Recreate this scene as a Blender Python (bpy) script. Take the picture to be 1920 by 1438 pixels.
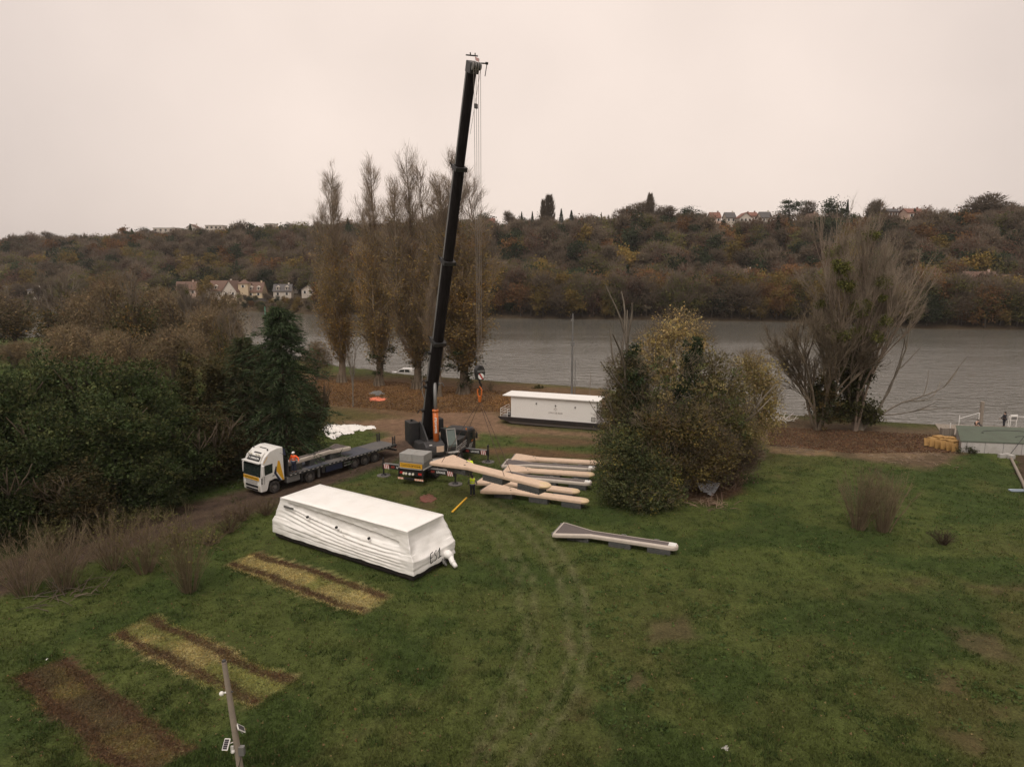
import bpy, bmesh, math, random
import numpy as np
from mathutils import Vector, Matrix, noise as mnoise
for _o in list(bpy.data.objects):
    bpy.data.objects.remove(_o)
S = bpy.context.scene
COL = S.collection
rng = np.random.default_rng(7)
R_ = random.Random(11)
PI = math.pi
# ------------------------------------------------------------------ camera
CAM_H = 18.6
FPX = 1280.0
TH = math.atan((719 - 505) / FPX)
cam_data = bpy.data.cameras.new("camera")
cam_data.sensor_fit = 'HORIZONTAL'
cam_data.sensor_width = 36.0
cam_data.lens = 24.0
cam_data.clip_start = 0.5
cam_data.clip_end = 9000
cam = bpy.data.objects.new("camera", cam_data)
COL.objects.link(cam)
cam.location = (0, 0, CAM_H)
cam.rotation_euler = (PI / 2 - TH, 0, 0)
S.camera = cam
# ------------------------------------------------------------------ world
SUN_EL, SUN_AZ = math.radians(62), math.radians(200)
w = bpy.data.worlds.new("World")
S.world = w
w.use_nodes = True
nt = w.node_tree
nt.nodes.clear()
sky = nt.nodes.new("ShaderNodeTexSky")
sky.sky_type = 'NISHITA'
sky.sun_disc = False
sky.sun_elevation = SUN_EL
sky.sun_rotation = SUN_AZ
sky.air_density = 1.2
sky.dust_density = 4.0
bg1 = nt.nodes.new("ShaderNodeBackground")
bg1.inputs[1].default_value = 0.06
nt.links.new(sky.outputs[0], bg1.inputs[0])
# the overcast layer: warm grey cloud deck, glow added ahead, dimming sideways to echo lens falloff
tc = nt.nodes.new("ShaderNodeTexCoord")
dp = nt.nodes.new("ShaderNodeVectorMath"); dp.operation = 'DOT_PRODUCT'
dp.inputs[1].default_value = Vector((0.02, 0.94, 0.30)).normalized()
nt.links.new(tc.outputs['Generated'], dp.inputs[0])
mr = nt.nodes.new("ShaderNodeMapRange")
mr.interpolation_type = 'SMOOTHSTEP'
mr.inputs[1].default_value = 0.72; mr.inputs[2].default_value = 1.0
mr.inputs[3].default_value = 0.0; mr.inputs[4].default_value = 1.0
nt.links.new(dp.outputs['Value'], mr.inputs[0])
nz = nt.nodes.new("ShaderNodeTexNoise"); nz.inputs['Scale'].default_value = 3.2
nz.inputs['Detail'].default_value = 5
nt.links.new(tc.outputs['Generated'], nz.inputs[0])
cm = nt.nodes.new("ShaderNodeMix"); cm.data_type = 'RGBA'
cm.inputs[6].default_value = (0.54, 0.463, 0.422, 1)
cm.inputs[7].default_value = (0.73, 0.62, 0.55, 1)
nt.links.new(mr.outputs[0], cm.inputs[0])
nm = nt.nodes.new("ShaderNodeMapRange")
nm.inputs[1].default_value = 0.3; nm.inputs[2].default_value = 0.7
nm.inputs[3].default_value = 0.94; nm.inputs[4].default_value = 1.05
nt.links.new(nz.outputs[0], nm.inputs[0])
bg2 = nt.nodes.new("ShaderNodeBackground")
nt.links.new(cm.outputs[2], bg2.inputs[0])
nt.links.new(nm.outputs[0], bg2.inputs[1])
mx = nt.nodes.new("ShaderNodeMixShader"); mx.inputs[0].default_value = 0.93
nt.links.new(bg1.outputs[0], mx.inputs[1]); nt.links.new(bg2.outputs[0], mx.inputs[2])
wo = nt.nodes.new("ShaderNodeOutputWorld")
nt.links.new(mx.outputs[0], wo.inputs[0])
# ------------------------------------------------------------------ sun behind cloud
sl = bpy.data.lights.new("sun", 'SUN')
sl.energy = 1.5
sl.angle = math.radians(35)
sl.color = (1.0, 0.93, 0.84)
sun = bpy.data.objects.new("sun", sl)
COL.objects.link(sun)
sd = Vector((math.sin(SUN_AZ) * math.cos(SUN_EL), math.cos(SUN_AZ) * math.cos(SUN_EL), math.sin(SUN_EL)))
sun.rotation_euler = sd.to_track_quat('Z', 'Y').to_euler()
S.view_settings.view_transform = 'Standard'
S.view_settings.look = 'None'
S.view_settings.exposure = 0.46
S.view_settings.gamma = 1.0
S.view_settings.use_curve_mapping = False
S.render.engine = 'CYCLES'
S.cycles.max_bounces = 5
S.cycles.transparent_max_bounces = 6
S.cycles.use_denoising = True
S.cycles.use_adaptive_sampling = True
S.cycles.adaptive_threshold = 0.02

# ------------------------------------------------------------------ helpers
cT, sT = math.cos(TH), math.sin(TH)
def gp(px, py, z=0.0):
    """world point at height z seen at photo pixel px,py"""
    u = px - 960.0; v = py - 719.0
    dy = FPX * cT - v * sT
    dz = -FPX * sT - v * cT
    t = (z - CAM_H) / dz
    return Vector((u * t, dy * t, z))
def proj(x, y, z):
    dz = z - CAM_H
    f = y * cT - dz * sT
    up = y * sT + dz * cT
    f = np.maximum(f, 1.0) if isinstance(f, np.ndarray) else max(f, 1.0)
    return 960 + FPX * x / f, 719 - FPX * up / f
def dpt(px, py, y):
    """world point at world depth y on the ray of photo pixel px,py"""
    u = px - 960.0; v = py - 719.0
    t = y / (FPX * cT - v * sT)
    return Vector((u * t, y, CAM_H + (-FPX * sT - v * cT) * t))

def tag(o, label=None, cat=None, group=None, kind=None):
    if label: o['label'] = label
    if cat: o['category'] = cat
    if group: o['group'] = group
    if kind: o['kind'] = kind
    return o
def empty(name, loc=(0, 0, 0), rz=0.0, label=None, cat=None, group=None):
    o = bpy.data.objects.new(name, None)
    COL.objects.link(o)
    o.location = loc
    o.rotation_euler = (0, 0, rz)
    o.empty_display_size = 0.2
    return tag(o, label, cat, group)
def copy_tree(o, parent=None):
    c = o.copy(); COL.objects.link(c)
    if parent is not None:
        c.parent = parent
    for ch in list(o.children):
        copy_tree(ch, c)
    return c

MATS = {}
def mat(name, col, rough=0.6, metal=0.0, var=0.06, scale=6.0, bump=0.0, spec=0.5, dirt=None, dscale=2.0, damt=0.5):
    """procedural paint / plastic / metal: base colour with fine tonal grain, optional dirt, optional relief"""
    if name in MATS: return MATS[name]
    m = bpy.data.materials.new(name); m.use_nodes = True
    n = m.node_tree.nodes; l = m.node_tree.links
    b = n['Principled BSDF']
    b.inputs['Roughness'].default_value = rough
    b.inputs['Metallic'].default_value = metal
    b.inputs['Specular IOR Level'].default_value = spec
    t = n.new('ShaderNodeTexCoord')
    nz = n.new('ShaderNodeTexNoise'); nz.inputs['Scale'].default_value = scale; nz.inputs['Detail'].default_value = 6
    l.new(t.outputs['Object'], nz.inputs[0])
    r = n.new('ShaderNodeMapRange')
    r.inputs[1].default_value = 0.3; r.inputs[2].default_value = 0.7
    r.inputs[3].default_value = 1 - var; r.inputs[4].default_value = 1 + var
    l.new(nz.outputs[0], r.inputs[0])
    v = n.new('ShaderNodeVectorMath'); v.operation = 'SCALE'
    v.inputs[0].default_value = col
    l.new(r.outputs[0], v.inputs['Scale'])
    out = v.outputs[0]
    if dirt:
        n2 = n.new('ShaderNodeTexNoise'); n2.inputs['Scale'].default_value = dscale; n2.inputs['Detail'].default_value = 8
        n2.inputs['Roughness'].default_value = 0.7
        l.new(t.outputs['Object'], n2.inputs[0])
        r2 = n.new('ShaderNodeMapRange'); r2.inputs[1].default_value = 0.48; r2.inputs[2].default_value = 0.75
        r2.inputs[4].default_value = damt
        l.new(n2.outputs[0], r2.inputs[0])
        mi = n.new('ShaderNodeMix'); mi.data_type = 'RGBA'
        l.new(r2.outputs[0], mi.inputs[0]); l.new(out, mi.inputs[6])
        mi.inputs[7].default_value = (*dirt, 1)
        out = mi.outputs[2]
    l.new(out, b.inputs['Base Color'])
    if bump:
        bp = n.new('ShaderNodeBump'); bp.inputs['Strength'].default_value = bump; bp.inputs['Distance'].default_value = 0.02
        n3 = n.new('ShaderNodeTexNoise'); n3.inputs['Scale'].default_value = scale * 4; n3.inputs['Detail'].default_value = 5
        l.new(t.outputs['Object'], n3.inputs[0]); l.new(n3.outputs[0], bp.inputs['Height'])
        l.new(bp.outputs[0], b.inputs['Normal'])
    MATS[name] = m
    return m
def veg_mat(name, rough=0.85, var=0.35, transl=0.0, scale=0.35, rnd=0.0):
    """foliage / twig / ground-cover material: colour held per leaf in attribute col, clumpy tone by noise"""
    if name in MATS: return MATS[name]
    m = bpy.data.materials.new(name); m.use_nodes = True
    n = m.node_tree.nodes; l = m.node_tree.links
    b = n['Principled BSDF']
    b.inputs['Roughness'].default_value = rough
    b.inputs['Specular IOR Level'].default_value = 0.15
    a = n.new('ShaderNodeAttribute'); a.attribute_name = 'col'
    t = n.new('ShaderNodeTexCoord')
    nz = n.new('ShaderNodeTexNoise'); nz.inputs['Scale'].default_value = scale; nz.inputs['Detail'].default_value = 4
    l.new(t.outputs['Object'], nz.inputs[0])
    r = n.new('ShaderNodeMapRange'); r.inputs[1].default_value = 0.3; r.inputs[2].default_value = 0.7
    r.inputs[3].default_value = 1 - var; r.inputs[4].default_value = 1 + var
    l.new(nz.outputs[0], r.inputs[0])
    v = n.new('ShaderNodeVectorMath'); v.operation = 'SCALE'
    l.new(a.outputs['Color'], v.inputs[0])
    sc = r.outputs[0]
    if rnd:
        oi = n.new('ShaderNodeObjectInfo')
        r2 = n.new('ShaderNodeMapRange'); r2.inputs[3].default_value = 1 - rnd; r2.inputs[4].default_value = 1 + rnd
        l.new(oi.outputs['Random'], r2.inputs[0])
        mu = n.new('ShaderNodeMath'); mu.operation = 'MULTIPLY'
        l.new(sc, mu.inputs[0]); l.new(r2.outputs[0], mu.inputs[1]); sc = mu.outputs[0]
    l.new(sc, v.inputs['Scale'])
    l.new(v.outputs[0], b.inputs['Base Color'])
    if transl:
        tr = n.new('ShaderNodeBsdfTranslucent'); l.new(v.outputs[0], tr.inputs[0])
        ms = n.new('ShaderNodeMixShader'); ms.inputs[0].default_value = transl
        l.new(b.outputs[0], ms.inputs[1]); l.new(tr.outputs[0], ms.inputs[2])
        l.new(ms.outputs[0], n['Material Output'].inputs[0])
    MATS[name] = m
    return m

class MB:
    """collects simple shapes into one mesh"""
    def __init__(self): self.v = []; self.f = []
    def add(self, vs, fs, M=None):
        o = len(self.v)
        for p in vs:
            p = Vector(p)
            self.v.append(tuple(M @ p if M is not None else p))
        for f in fs: self.f.append(tuple(i + o for i in f))
        return self
    def box(self, c, s, M=None, taper=(1, 1)):
        x, y, z = s[0] / 2, s[1] / 2, s[2] / 2
        tx, ty = taper
        vs = [(-x, -y, -z), (x, -y, -z), (x, y, -z), (-x, y, -z), (-x * tx, -y * ty, z), (x * tx, -y * ty, z), (x * tx, y * ty, z), (-x * tx, y * ty, z)]
        vs = [(a + c[0], b + c[1], d + c[2]) for a, b, d in vs]
        return self.add(vs, [(0, 3, 2, 1), (4, 5, 6, 7), (0, 1, 5, 4), (1, 2, 6, 5), (2, 3, 7, 6), (3, 0, 4, 7)], M)
    def bx(self, x0, x1, y0, y1, z0, z1, M=None):
        return self.box(((x0 + x1) / 2, (y0 + y1) / 2, (z0 + z1) / 2), (x1 - x0, y1 - y0, z1 - z0), M)
    def tube(self, pts, r, n=8, M=None, cap=True):
        pts = [Vector(p) for p in pts]
        if not hasattr(r, '__len__'): r = [r] * len(pts)
        vs, fs = [], []
        for i, p in enumerate(pts):
            d = (pts[min(i + 1, len(pts) - 1)] - pts[max(i - 1, 0)]).normalized()
            a = Vector((0, 0, 1)) if abs(d.z) < 0.9 else Vector((1, 0, 0))
            u = d.cross(a).normalized(); w_ = d.cross(u)
            for k in range(n):
                t = 2 * PI * k / n
                vs.append(p + (u * math.cos(t) + w_ * math.sin(t)) * r[i])
        for i in range(len(pts) - 1):
            for k in range(n):
                a = i * n + k; b = i * n + (k + 1) % n
                fs.append((a, a + n, b + n, b))
        if cap:
            fs.append(tuple(range(n))); fs.append(tuple(reversed(range((len(pts) - 1) * n, len(pts) * n))))
        return self.add(vs, fs, M)
    def prism(self, poly, a0, a1, axis='y', M=None):
        """poly in the plane across axis, extruded from a0 to a1"""
        n = len(poly)
        def P(p, t):
            if axis == 'y': return (p[0], t, p[1])
            if axis == 'x': return (t, p[0], p[1])
            return (p[0], p[1], t)
        vs = [P(p, a0) for p in poly] + [P(p, a1) for p in poly]
        fs = [tuple(range(n)), tuple(reversed(range(n, 2 * n)))]
        for i in range(n):
            j = (i + 1) % n
            fs.append((i, i + n, j + n, j))
        return self.add(vs, fs, M)
    def sphere(self, c, r, M=None, nu=8, nv=6, squash=(1, 1, 1)):
        vs, fs = [], []
        for i in range(nv + 1):
            ph = PI * i / nv
            for k in range(nu):
                t = 2 * PI * k / nu
                vs.append((c[0] + r * squash[0] * math.sin(ph) * math.cos(t), c[1] + r * squash[1] * math.sin(ph) * math.sin(t), c[2] + r * squash[2] * math.cos(ph)))
        for i in range(nv):
            for k in range(nu):
                a = i * nu + k; b = i * nu + (k + 1) % nu
                fs.append((a, a + nu, b + nu, b))
        return self.add(vs, fs, M)
    def build(self, name, m, parent=None, smooth=False, bevel=0.0, label=None, kind=None):
        me = bpy.data.meshes.new(name)
        me.from_pydata(self.v, [], self.f)
        bm = bmesh.new(); bm.from_mesh(me)
        bmesh.ops.recalc_face_normals(bm, faces=bm.faces)
        bm.to_mesh(me); bm.free()
        me.materials.append(m)
        o = bpy.data.objects.new(name, me); COL.objects.link(o)
        if parent is not None: o.parent = parent
        if smooth:
            me.polygons.foreach_set('use_smooth', [True] * len(me.polygons))
        if bevel:
            md = o.modifiers.new('bevel', 'BEVEL'); md.width = bevel; md.segments = 2; md.limit_method = 'ANGLE'
            md.harden_normals = False
        if label: o['label'] = label
        if kind: o['kind'] = kind
        return o

def text_part(name, body, size, m, parent, loc, rot, depth=0.004, bold=0.0, xs=1.0):
    cu = bpy.data.curves.new('t', 'FONT'); cu.body = body; cu.size = size
    cu.align_x = 'CENTER'; cu.align_y = 'CENTER'; cu.extrude = depth; cu.offset = bold
    cu.resolution_u = 2
    t = bpy.data.objects.new('t', cu); COL.objects.link(t)
    bpy.context.view_layer.update()
    me = bpy.data.meshes.new_from_object(t.evaluated_get(bpy.context.evaluated_depsgraph_get()))
    bpy.data.objects.remove(t)
    me.materials.clear(); me.materials.append(m)
    o = bpy.data.objects.new(name, me); COL.objects.link(o)
    o.parent = parent; o.location = loc; o.rotation_euler = rot; o.scale = (xs, 1, 1)
    return o

class TB:
    """numpy triangle/quad soup with a colour per face corner: leaves, twigs, branches, grass"""
    def __init__(self): self.V = []; self.F = []; self.C = []; self.n = 0
    def tris(self, P, C):
        """P (n,3,3) , C (n,3)"""
        n = len(P)
        if n == 0: return
        self.V.append(P.reshape(-1, 3)); self.F.append(np.arange(n * 3).reshape(-1, 3) + self.n)
        self.C.append(np.repeat(C, 3, axis=0)); self.n += n * 3
    def leaves(self, P, size, C, up=0.3, jit=0.35):
        """one ragged triangle pair-less leaf clump per point, random orientation"""
        n = len(P)
        if n == 0: return
        a = rng.normal(size=(n, 3)); a /= np.linalg.norm(a, axis=1)[:, None] + 1e-9
        b = rng.normal(size=(n, 3)); b[:, 2] *= (1 - up)
        b -= a * np.sum(a * b, axis=1)[:, None]; b /= np.linalg.norm(b, axis=1)[:, None] + 1e-9
        s = (size * rng.uniform(1 - jit, 1 + jit, n))[:, None]
        T = np.stack([P + a * s * 0.62, P - a * s * 0.35 + b * s * 0.5, P - a * s * 0.3 - b * s * 0.45], axis=1)
        self.tris(T, C)
    def twigs(self, P, D, L, wid, C):
        """thin tapering slivers from P along D"""
        n = len(P)
        if n == 0: return
        s = rng.normal(size=(n, 3)); s -= D * np.sum(s * D, axis=1)[:, None]
        s /= np.linalg.norm(s, axis=1)[:, None] + 1e-9
        L = np.broadcast_to(np.asarray(L, float), (n,))[:, None]
        T = np.stack([P - s * wid / 2, P + s * wid / 2, P + D * L], axis=1)
        self.tris(T, C)
    def tube(self, pts, rad, col, n=5):
        pts = np.asarray(pts, float); k = len(pts)
        if not hasattr(rad, '__len__'): rad = [rad] * k
        d = np.gradient(pts, axis=0); d /= np.linalg.norm(d, axis=1)[:, None] + 1e-9
        ref = np.array([0.31, 0.93, 0.17])
        u = np.cross(d, ref); u /= np.linalg.norm(u, axis=1)[:, None] + 1e-9
        w_ = np.cross(d, u)
        t = np.arange(n) * 2 * PI / n
        ring = pts[:, None, :] + (u[:, None, :] * np.cos(t)[None, :, None] + w_[:, None, :] * np.sin(t)[None, :, None]) * np.asarray(rad)[:, None, None]
        V = ring.reshape(-1, 3)
        i, j = np.meshgrid(np.arange(k - 1), np.arange(n), indexing='ij')
        a = (i * n + j).ravel(); b = (i * n + (j + 1) % n).ravel()
        F = np.concatenate([np.stack([a, b, b + n], 1), np.stack([a, b + n, a + n], 1)])
        self.V.append(V); self.F.append(F + self.n)
        self.C.append(np.tile(np.asarray(col, float), (len(V), 1))); self.n += len(V)
    def mesh(self, name):
        V = np.concatenate(self.V).astype(np.float32); F = np.concatenate(self.F).astype(np.int32)
        C = np.concatenate(self.C).astype(np.float32)
        me = bpy.data.meshes.new(name)
        me.vertices.add(len(V)); me.vertices.foreach_set('co', V.ravel())
        me.loops.add(len(F) * 3); me.loops.foreach_set('vertex_index', F.ravel())
        me.polygons.add(len(F)); me.polygons.foreach_set('loop_start', np.arange(len(F), dtype=np.int32) * 3)
        me.update()
        at = me.color_attributes.new('col', 'FLOAT_COLOR', 'POINT')
        C4 = np.concatenate([C, np.ones((len(C), 1), np.float32)], axis=1)
        at.data.foreach_set('color', C4.ravel())
        return me
    def build(self, name, m, parent=None, kind=None):
        me = self.mesh(name); me.materials.append(m)
        o = bpy.data.objects.new(name, me); COL.objects.link(o)
        if parent is not None: o.parent = parent
        if kind: o['kind'] = kind
        return o
def pal(cols, n, jit=0.18, w=None):
    c = np.array(cols, float)
    k = rng.choice(len(c), n, p=w)
    return c[k] * rng.uniform(1 - jit, 1 + jit, (n, 1)) * rng.uniform(0.95, 1.05, (n, 3))
def vnoise(x, y, seed=0, octs=3):
    """cheap value noise on arrays, 0..1"""
    out = np.zeros_like(x, float); amp = 1.0; tot = 0
    r = np.random.default_rng(seed)
    tab = r.random((256, 256))
    for o in range(octs):
        xi = np.floor(x).astype(int); yi = np.floor(y).astype(int)
        fx = x - xi; fy = y - yi
        fx = fx * fx * (3 - 2 * fx); fy = fy * fy * (3 - 2 * fy)
        g = lambda a, b: tab[a % 256, b % 256]
        v = g(xi, yi) * (1 - fx) * (1 - fy) + g(xi + 1, yi) * fx * (1 - fy) + g(xi, yi + 1) * (1 - fx) * fy + g(xi + 1, yi + 1) * fx * fy
        out += v * amp; tot += amp
        x = x * 2.03 + 17.1; y = y * 2.03 + 5.3; amp *= 0.5
    return out / tot
# ================================================================== terrain, river
def tab(xs, ys):
    xs = np.array(xs, float); ys = np.array(ys, float)
    return lambda u: np.interp(u, xs, ys)
WZ = -1.5
def shore(pts):
    us, ys = [], []
    for px, py in pts:
        p = gp(px, py, WZ); us.append(p.x / p.y); ys.append(p.y)
    return tab(us, ys)
yn_f = shore([(-300, 636), (0, 640), (300, 640), (440, 648), (560, 684), (620, 694), (700, 704), (760, 713), (850, 720), (930, 726), (1050, 734), (1130, 741), (1300, 772), (1440, 788), (1620, 802), (1760, 810), (1920, 815), (2200, 820)])
yf_f = shore([(-300, 577), (0, 580), (440, 583), (560, 589), (930, 597), (1200, 600), (1480, 604), (1720, 617), (1920, 619), (2200, 624)])
U = lambda px: (px - 960) / FPX / cT
crest_d = tab([U(-300), U(0), U(440), U(600), U(900), U(1200), U(1480), U(1720), U(1920), U(2200)],
              [540, 540, 520, 500, 425, 400, 395, 350, 345, 345])
_cp = [(-300, 452), (0, 452), (100, 448), (200, 447), (300, 436), (400, 430), (500, 428), (600, 424), (760, 420), (900, 414), (1000, 417), (1100, 411), (1200, 400), (1300, 405), (1400, 414), (1500, 410), (1600, 402), (1700, 402), (1800, 396), (1900, 396), (2200, 400)]
crest_px = tab([U(a) for a, b in _cp], [b for a, b in _cp])
def crest_z(u):
    d = crest_d(u)
    return CAM_H + (505 - crest_px(u)) * d / FPX * 1.0 - 7.0
def sstep(a, b, x):
    t = np.clip((x - a) / (b - a), 0, 1)
    return t * t * (3 - 2 * t)
def terrain(x, y):
    x = np.asarray(x, float); y = np.asarray(y, float)
    yy = np.maximum(y, 60)
    u = x / yy
    yn = yn_f(u); yf = yf_f(u); dc = crest_d(u); zc = crest_z(u)
    z = (vnoise(x * 0.25, y * 0.25, 3) - 0.5) * 0.16 * sstep(0, 25, yn - y)
    z = z + (-4.2) * sstep(-3.0, 7, y - yn)
    far = sstep(-7, 3.5, y - yf)
    z = z * (1 - far) + far * (-0.6)
    z = z + far * (3.4 * sstep(1, 11, y - yf))
    t = np.clip((y - (yf + 34)) / np.maximum(dc - yf - 34, 20), 0, 1)
    hill = (zc - 2.6) * (t * 0.55 + 0.45 * t * t * (3 - 2 * t))
    hill = hill + (vnoise(x * 0.03, y * 0.03, 5) - 0.5) * 9 * np.sin(np.clip(t, 0, 1) * PI)
    z = z + np.where(y > yf + 34, hill, 0)
    # plateau beyond the crest
    z = z + np.where(y > dc, -(y - dc) * 0.004, 0)
    return z
def gz(x, y): return float(terrain(np.array([x]), np.array([y]))[0])

def pip(px, py, poly):
    """signed soft distance of pixel arrays to polygon: >0 inside (pixels)"""
    poly = np.array(poly, float); n = len(poly)
    inside = np.zeros(px.shape, bool); dmin = np.full(px.shape, 1e9)
    for i in range(n):
        a = poly[i]; b = poly[(i + 1) % n]
        cond = ((a[1] > py) != (b[1] > py))
        with np.errstate(divide='ignore', invalid='ignore'):
            xi = (b[0] - a[0]) * (py - a[1]) / (b[1] - a[1] + 1e-12) + a[0]
        inside ^= cond & (px < xi)
        ab = b - a; t = np.clip(((px - a[0]) * ab[0] + (py - a[1]) * ab[1]) / (ab @ ab), 0, 1)
        dmin = np.minimum(dmin, np.hypot(px - a[0] - t * ab[0], py - a[1] - t * ab[1]))
    return np.where(inside, dmin, -dmin)
def pline(px, py, pts):
    """distance to polyline of (x, y, halfwidth): returns halfwidth - distance"""
    best = np.full(px.shape, -1e9)
    for (x0, y0, w0), (x1, y1, w1) in zip(pts[:-1], pts[1:]):
        ab = np.array([x1 - x0, y1 - y0]); t = np.clip(((px - x0) * ab[0] + (py - y0) * ab[1]) / (ab @ ab), 0, 1)
        d = np.hypot(px - x0 - t * ab[0], (py - y0 - t * ab[1]) )
        best = np.maximum(best, w0 + (w1 - w0) * t - d)
    return best
def world_poly(pts, z=0.0):
    return [tuple(gp(a, b, z)[:2]) for a, b in pts]
BED_A = world_poly([(425, 1062), (478, 1035), (735, 1115), (665, 1158)])
BED_B = world_poly([(203, 1190), (288, 1150), (560, 1275), (480, 1332)])
BED_C = world_poly([(15, 1275), (105, 1225), (372, 1402), (225, 1465)])
def bed_st(x, y, q):
    """s across 0..1, t along 0..1 in a bed quad a(near-left) b(far-left) c(far-right) d(near-right)"""
    a, b, c, d = [np.array(p) for p in q]
    L = ((c - b) + (d - a)) / 2; W = ((b - a) + (c - d)) / 2
    m = np.array([[L[0], W[0]], [L[1], W[1]]]); inv = np.linalg.inv(m)
    X = x - a[0]; Y = y - a[1]
    return inv[1, 0] * X + inv[1, 1] * Y, inv[0, 0] * X + inv[0, 1] * Y
GRASS = np.array([0.073, 0.091, 0.025])
def ground_col(x, y):
    px, py = proj(x, y, np.zeros_like(x))
    wx = (vnoise(x * 0.5, y * 0.5, 21, 4) - 0.5); wy = (vnoise(x * 0.5, y * 0.5, 22, 4) - 0.5)
    sc = FPX / np.maximum(y, 20)          # pixels per metre
    fine = vnoise(x * 1.7, y * 1.7, 23, 3)
    big = vnoise(x * 0.09, y * 0.09, 24, 3)
    mid = vnoise(x * 0.45, y * 0.45, 25, 4)
    C = np.ones(x.shape + (3,)) * GRASS
    C = C * (0.78 + 0.45 * mid)[..., None]
    def mixin(c, m):
        nonlocal C
        m = np.clip(m, 0, 1)[..., None]
        C = C * (1 - m) + np.array(c) * (0.75 + 0.5 * fine)[..., None] * m
    # worn yellowish-brown patches in the grass
    mixin((0.088, 0.078, 0.030), sstep(0.46, 0.8, big) * 0.55)
    mixin((0.044, 0.066, 0.017), sstep(0.52, 0.72, vnoise(x * 1.1 + 7, y * 1.1, 33, 3)) * 0.55)
    mixin((0.10, 0.066, 0.038), sstep(0.66, 0.8, mid) * sstep(0.5, 0.68, big) * 0.6)
    mixin((0.036, 0.060, 0.015), sstep(0.56, 0.7, vnoise(x * 0.2, y * 0.2, 31, 3)) * 0.7)
    Px = px + wx * sc * 2.2; Py = py + wy * sc * 0.55
    def area(poly, c, soft, amt=1.0):
        mixin(c, sstep(-soft, soft, pip(Px, Py, poly)) * amt)
    def line(pts, c, soft, amt=1.0):
        mixin(c, sstep(-soft, soft, pline(px + wx * sc * .45, py + wy * sc * .12, pts)) * amt)
    # wheel tracks across the meadow
    for o in (0, 34):
        line([(890 + o, 935, 2), (960 + o, 975, 3), (1020 + o, 1035, 4), (1064 + o, 1120, 5), (1072 + o, 1220, 5), (1030 + o, 1330, 5), (960 + o, 1440, 6)], (0.155, 0.148, 0.075), 5, 0.6)
    for o in (0, 26):
        line([(870 + o, 960, 2), (930 + o, 1010, 3), (975 + o, 1090, 4), (985 + o, 1190, 5), (950 + o, 1300, 5), (880 + o, 1440, 6)], (0.14, 0.135, 0.066), 5, 0.6)
        line([(1290 + o, 1040, 2), (1420 + o * .8, 985, 2), (1480 + o * .5, 930, 2), (1500, 870, 2)], (0.04, 0.05, 0.016), 4, 0.5)
    line([(860, 1040, 2), (920, 1060, 3), (960, 1100, 3)], (0.08, 0.05, 0.03), 5, 0.35)
    line([(560, 1440, 3), (760, 1330, 3), (900, 1240, 2)], (0.07, 0.06, 0.03), 6, 0.4)
    line([(860, 1440, 3), (1000, 1330, 3), (1040, 1270, 2)], (0.09, 0.055, 0.035), 5, 0.4)
    for p in ([(1205, 1165), (1300, 1150), (1308, 1195), (1230, 1205)], [(1170, 1275), (1215, 1262), (1228, 1290), (1185, 1302)],
              [(1790, 1180), (1850, 1190), (1900, 1240), (1840, 1235)], [(1050, 1210), (1085, 1205), (1080, 1225)]):
        area(p, (0.115, 0.075, 0.05), 9, 0.5)
    # brown bare strips in the grass in front of the shore houseboat
    area([(905, 840), (960, 838), (1130, 850), (1130, 862), (1000, 858), (915, 850)], (0.125, 0.07, 0.04), 5, 0.85)
    area([(975, 818), (1130, 824), (1130, 836), (1040, 834), (960, 828)], (0.13, 0.075, 0.045), 4, 0.8)
    # rust-coloured leaf fall under the poplars
    area([(560, 700), (700, 706), (800, 706), (930, 716), (1140, 730), (1140, 765), (1000, 800), (900, 775), (800, 795), (700, 775), (590, 762), (540, 740)], (0.135, 0.085, 0.047), 9, 1.0)
    area([(560, 760), (700, 775), (790, 790), (700, 800), (580, 810)], (0.10, 0.075, 0.032), 9, 0.8)
    area([(600, 715), (700, 715), (760, 722), (900, 735), (880, 750), (740, 745), (620, 735)], (0.18, 0.098, 0.043), 6, 0.7)
    area([(940, 742), (1000, 750), (950, 765), (900, 760)], (0.28, 0.14, 0.045), 6, 0.7)
    # bare earth yard and track
    area([(640, 792), (760, 782), (850, 770), (920, 772), (950, 798), (1140, 812), (1140, 822), (1000, 815), (900, 812), (880, 830), (780, 850), (690, 840), (730, 812)], (0.20, 0.125, 0.08), 7, 0.95)
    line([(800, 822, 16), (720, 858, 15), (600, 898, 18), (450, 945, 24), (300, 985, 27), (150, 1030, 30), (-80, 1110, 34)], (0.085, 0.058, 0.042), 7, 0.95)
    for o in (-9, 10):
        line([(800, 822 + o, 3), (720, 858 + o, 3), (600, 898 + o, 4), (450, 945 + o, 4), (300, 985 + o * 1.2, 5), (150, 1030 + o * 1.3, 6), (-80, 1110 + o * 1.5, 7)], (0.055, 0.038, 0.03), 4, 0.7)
    for k in range(3):
        line([(700, 800 + k * 9, 2), (800, 790 + k * 10, 2), (900, 795 + k * 8, 2)], (0.12, 0.075, 0.05), 3, 0.5)
    # leaf-strewn bank under the mistletoe tree with trampled sandy streaks
    area([(1430, 780), (1500, 782), (1640, 796), (1800, 806), (1810, 850), (1740, 880), (1640, 862), (1500, 850), (1420, 835)], (0.125, 0.082, 0.055), 8, 0.85)
    area([(1440, 838), (1560, 846), (1565, 856), (1450, 848)], (0.21, 0.145, 0.08), 4, 0.9)
    area([(1600, 842), (1700, 838), (1760, 850), (1700, 862), (1620, 856)], (0.20, 0.14, 0.085), 4, 0.75)
    area([(1290, 900), (1380, 880), (1400, 920), (1330, 950), (1280, 935)], (0.09, 0.05, 0.032), 6, 0.9)
    # earth edge, right-hand side
    area([(1895, 850), (1960, 850), (2000, 960), (1930, 930)], (0.07, 0.045, 0.032), 4, 0.9)
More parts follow.
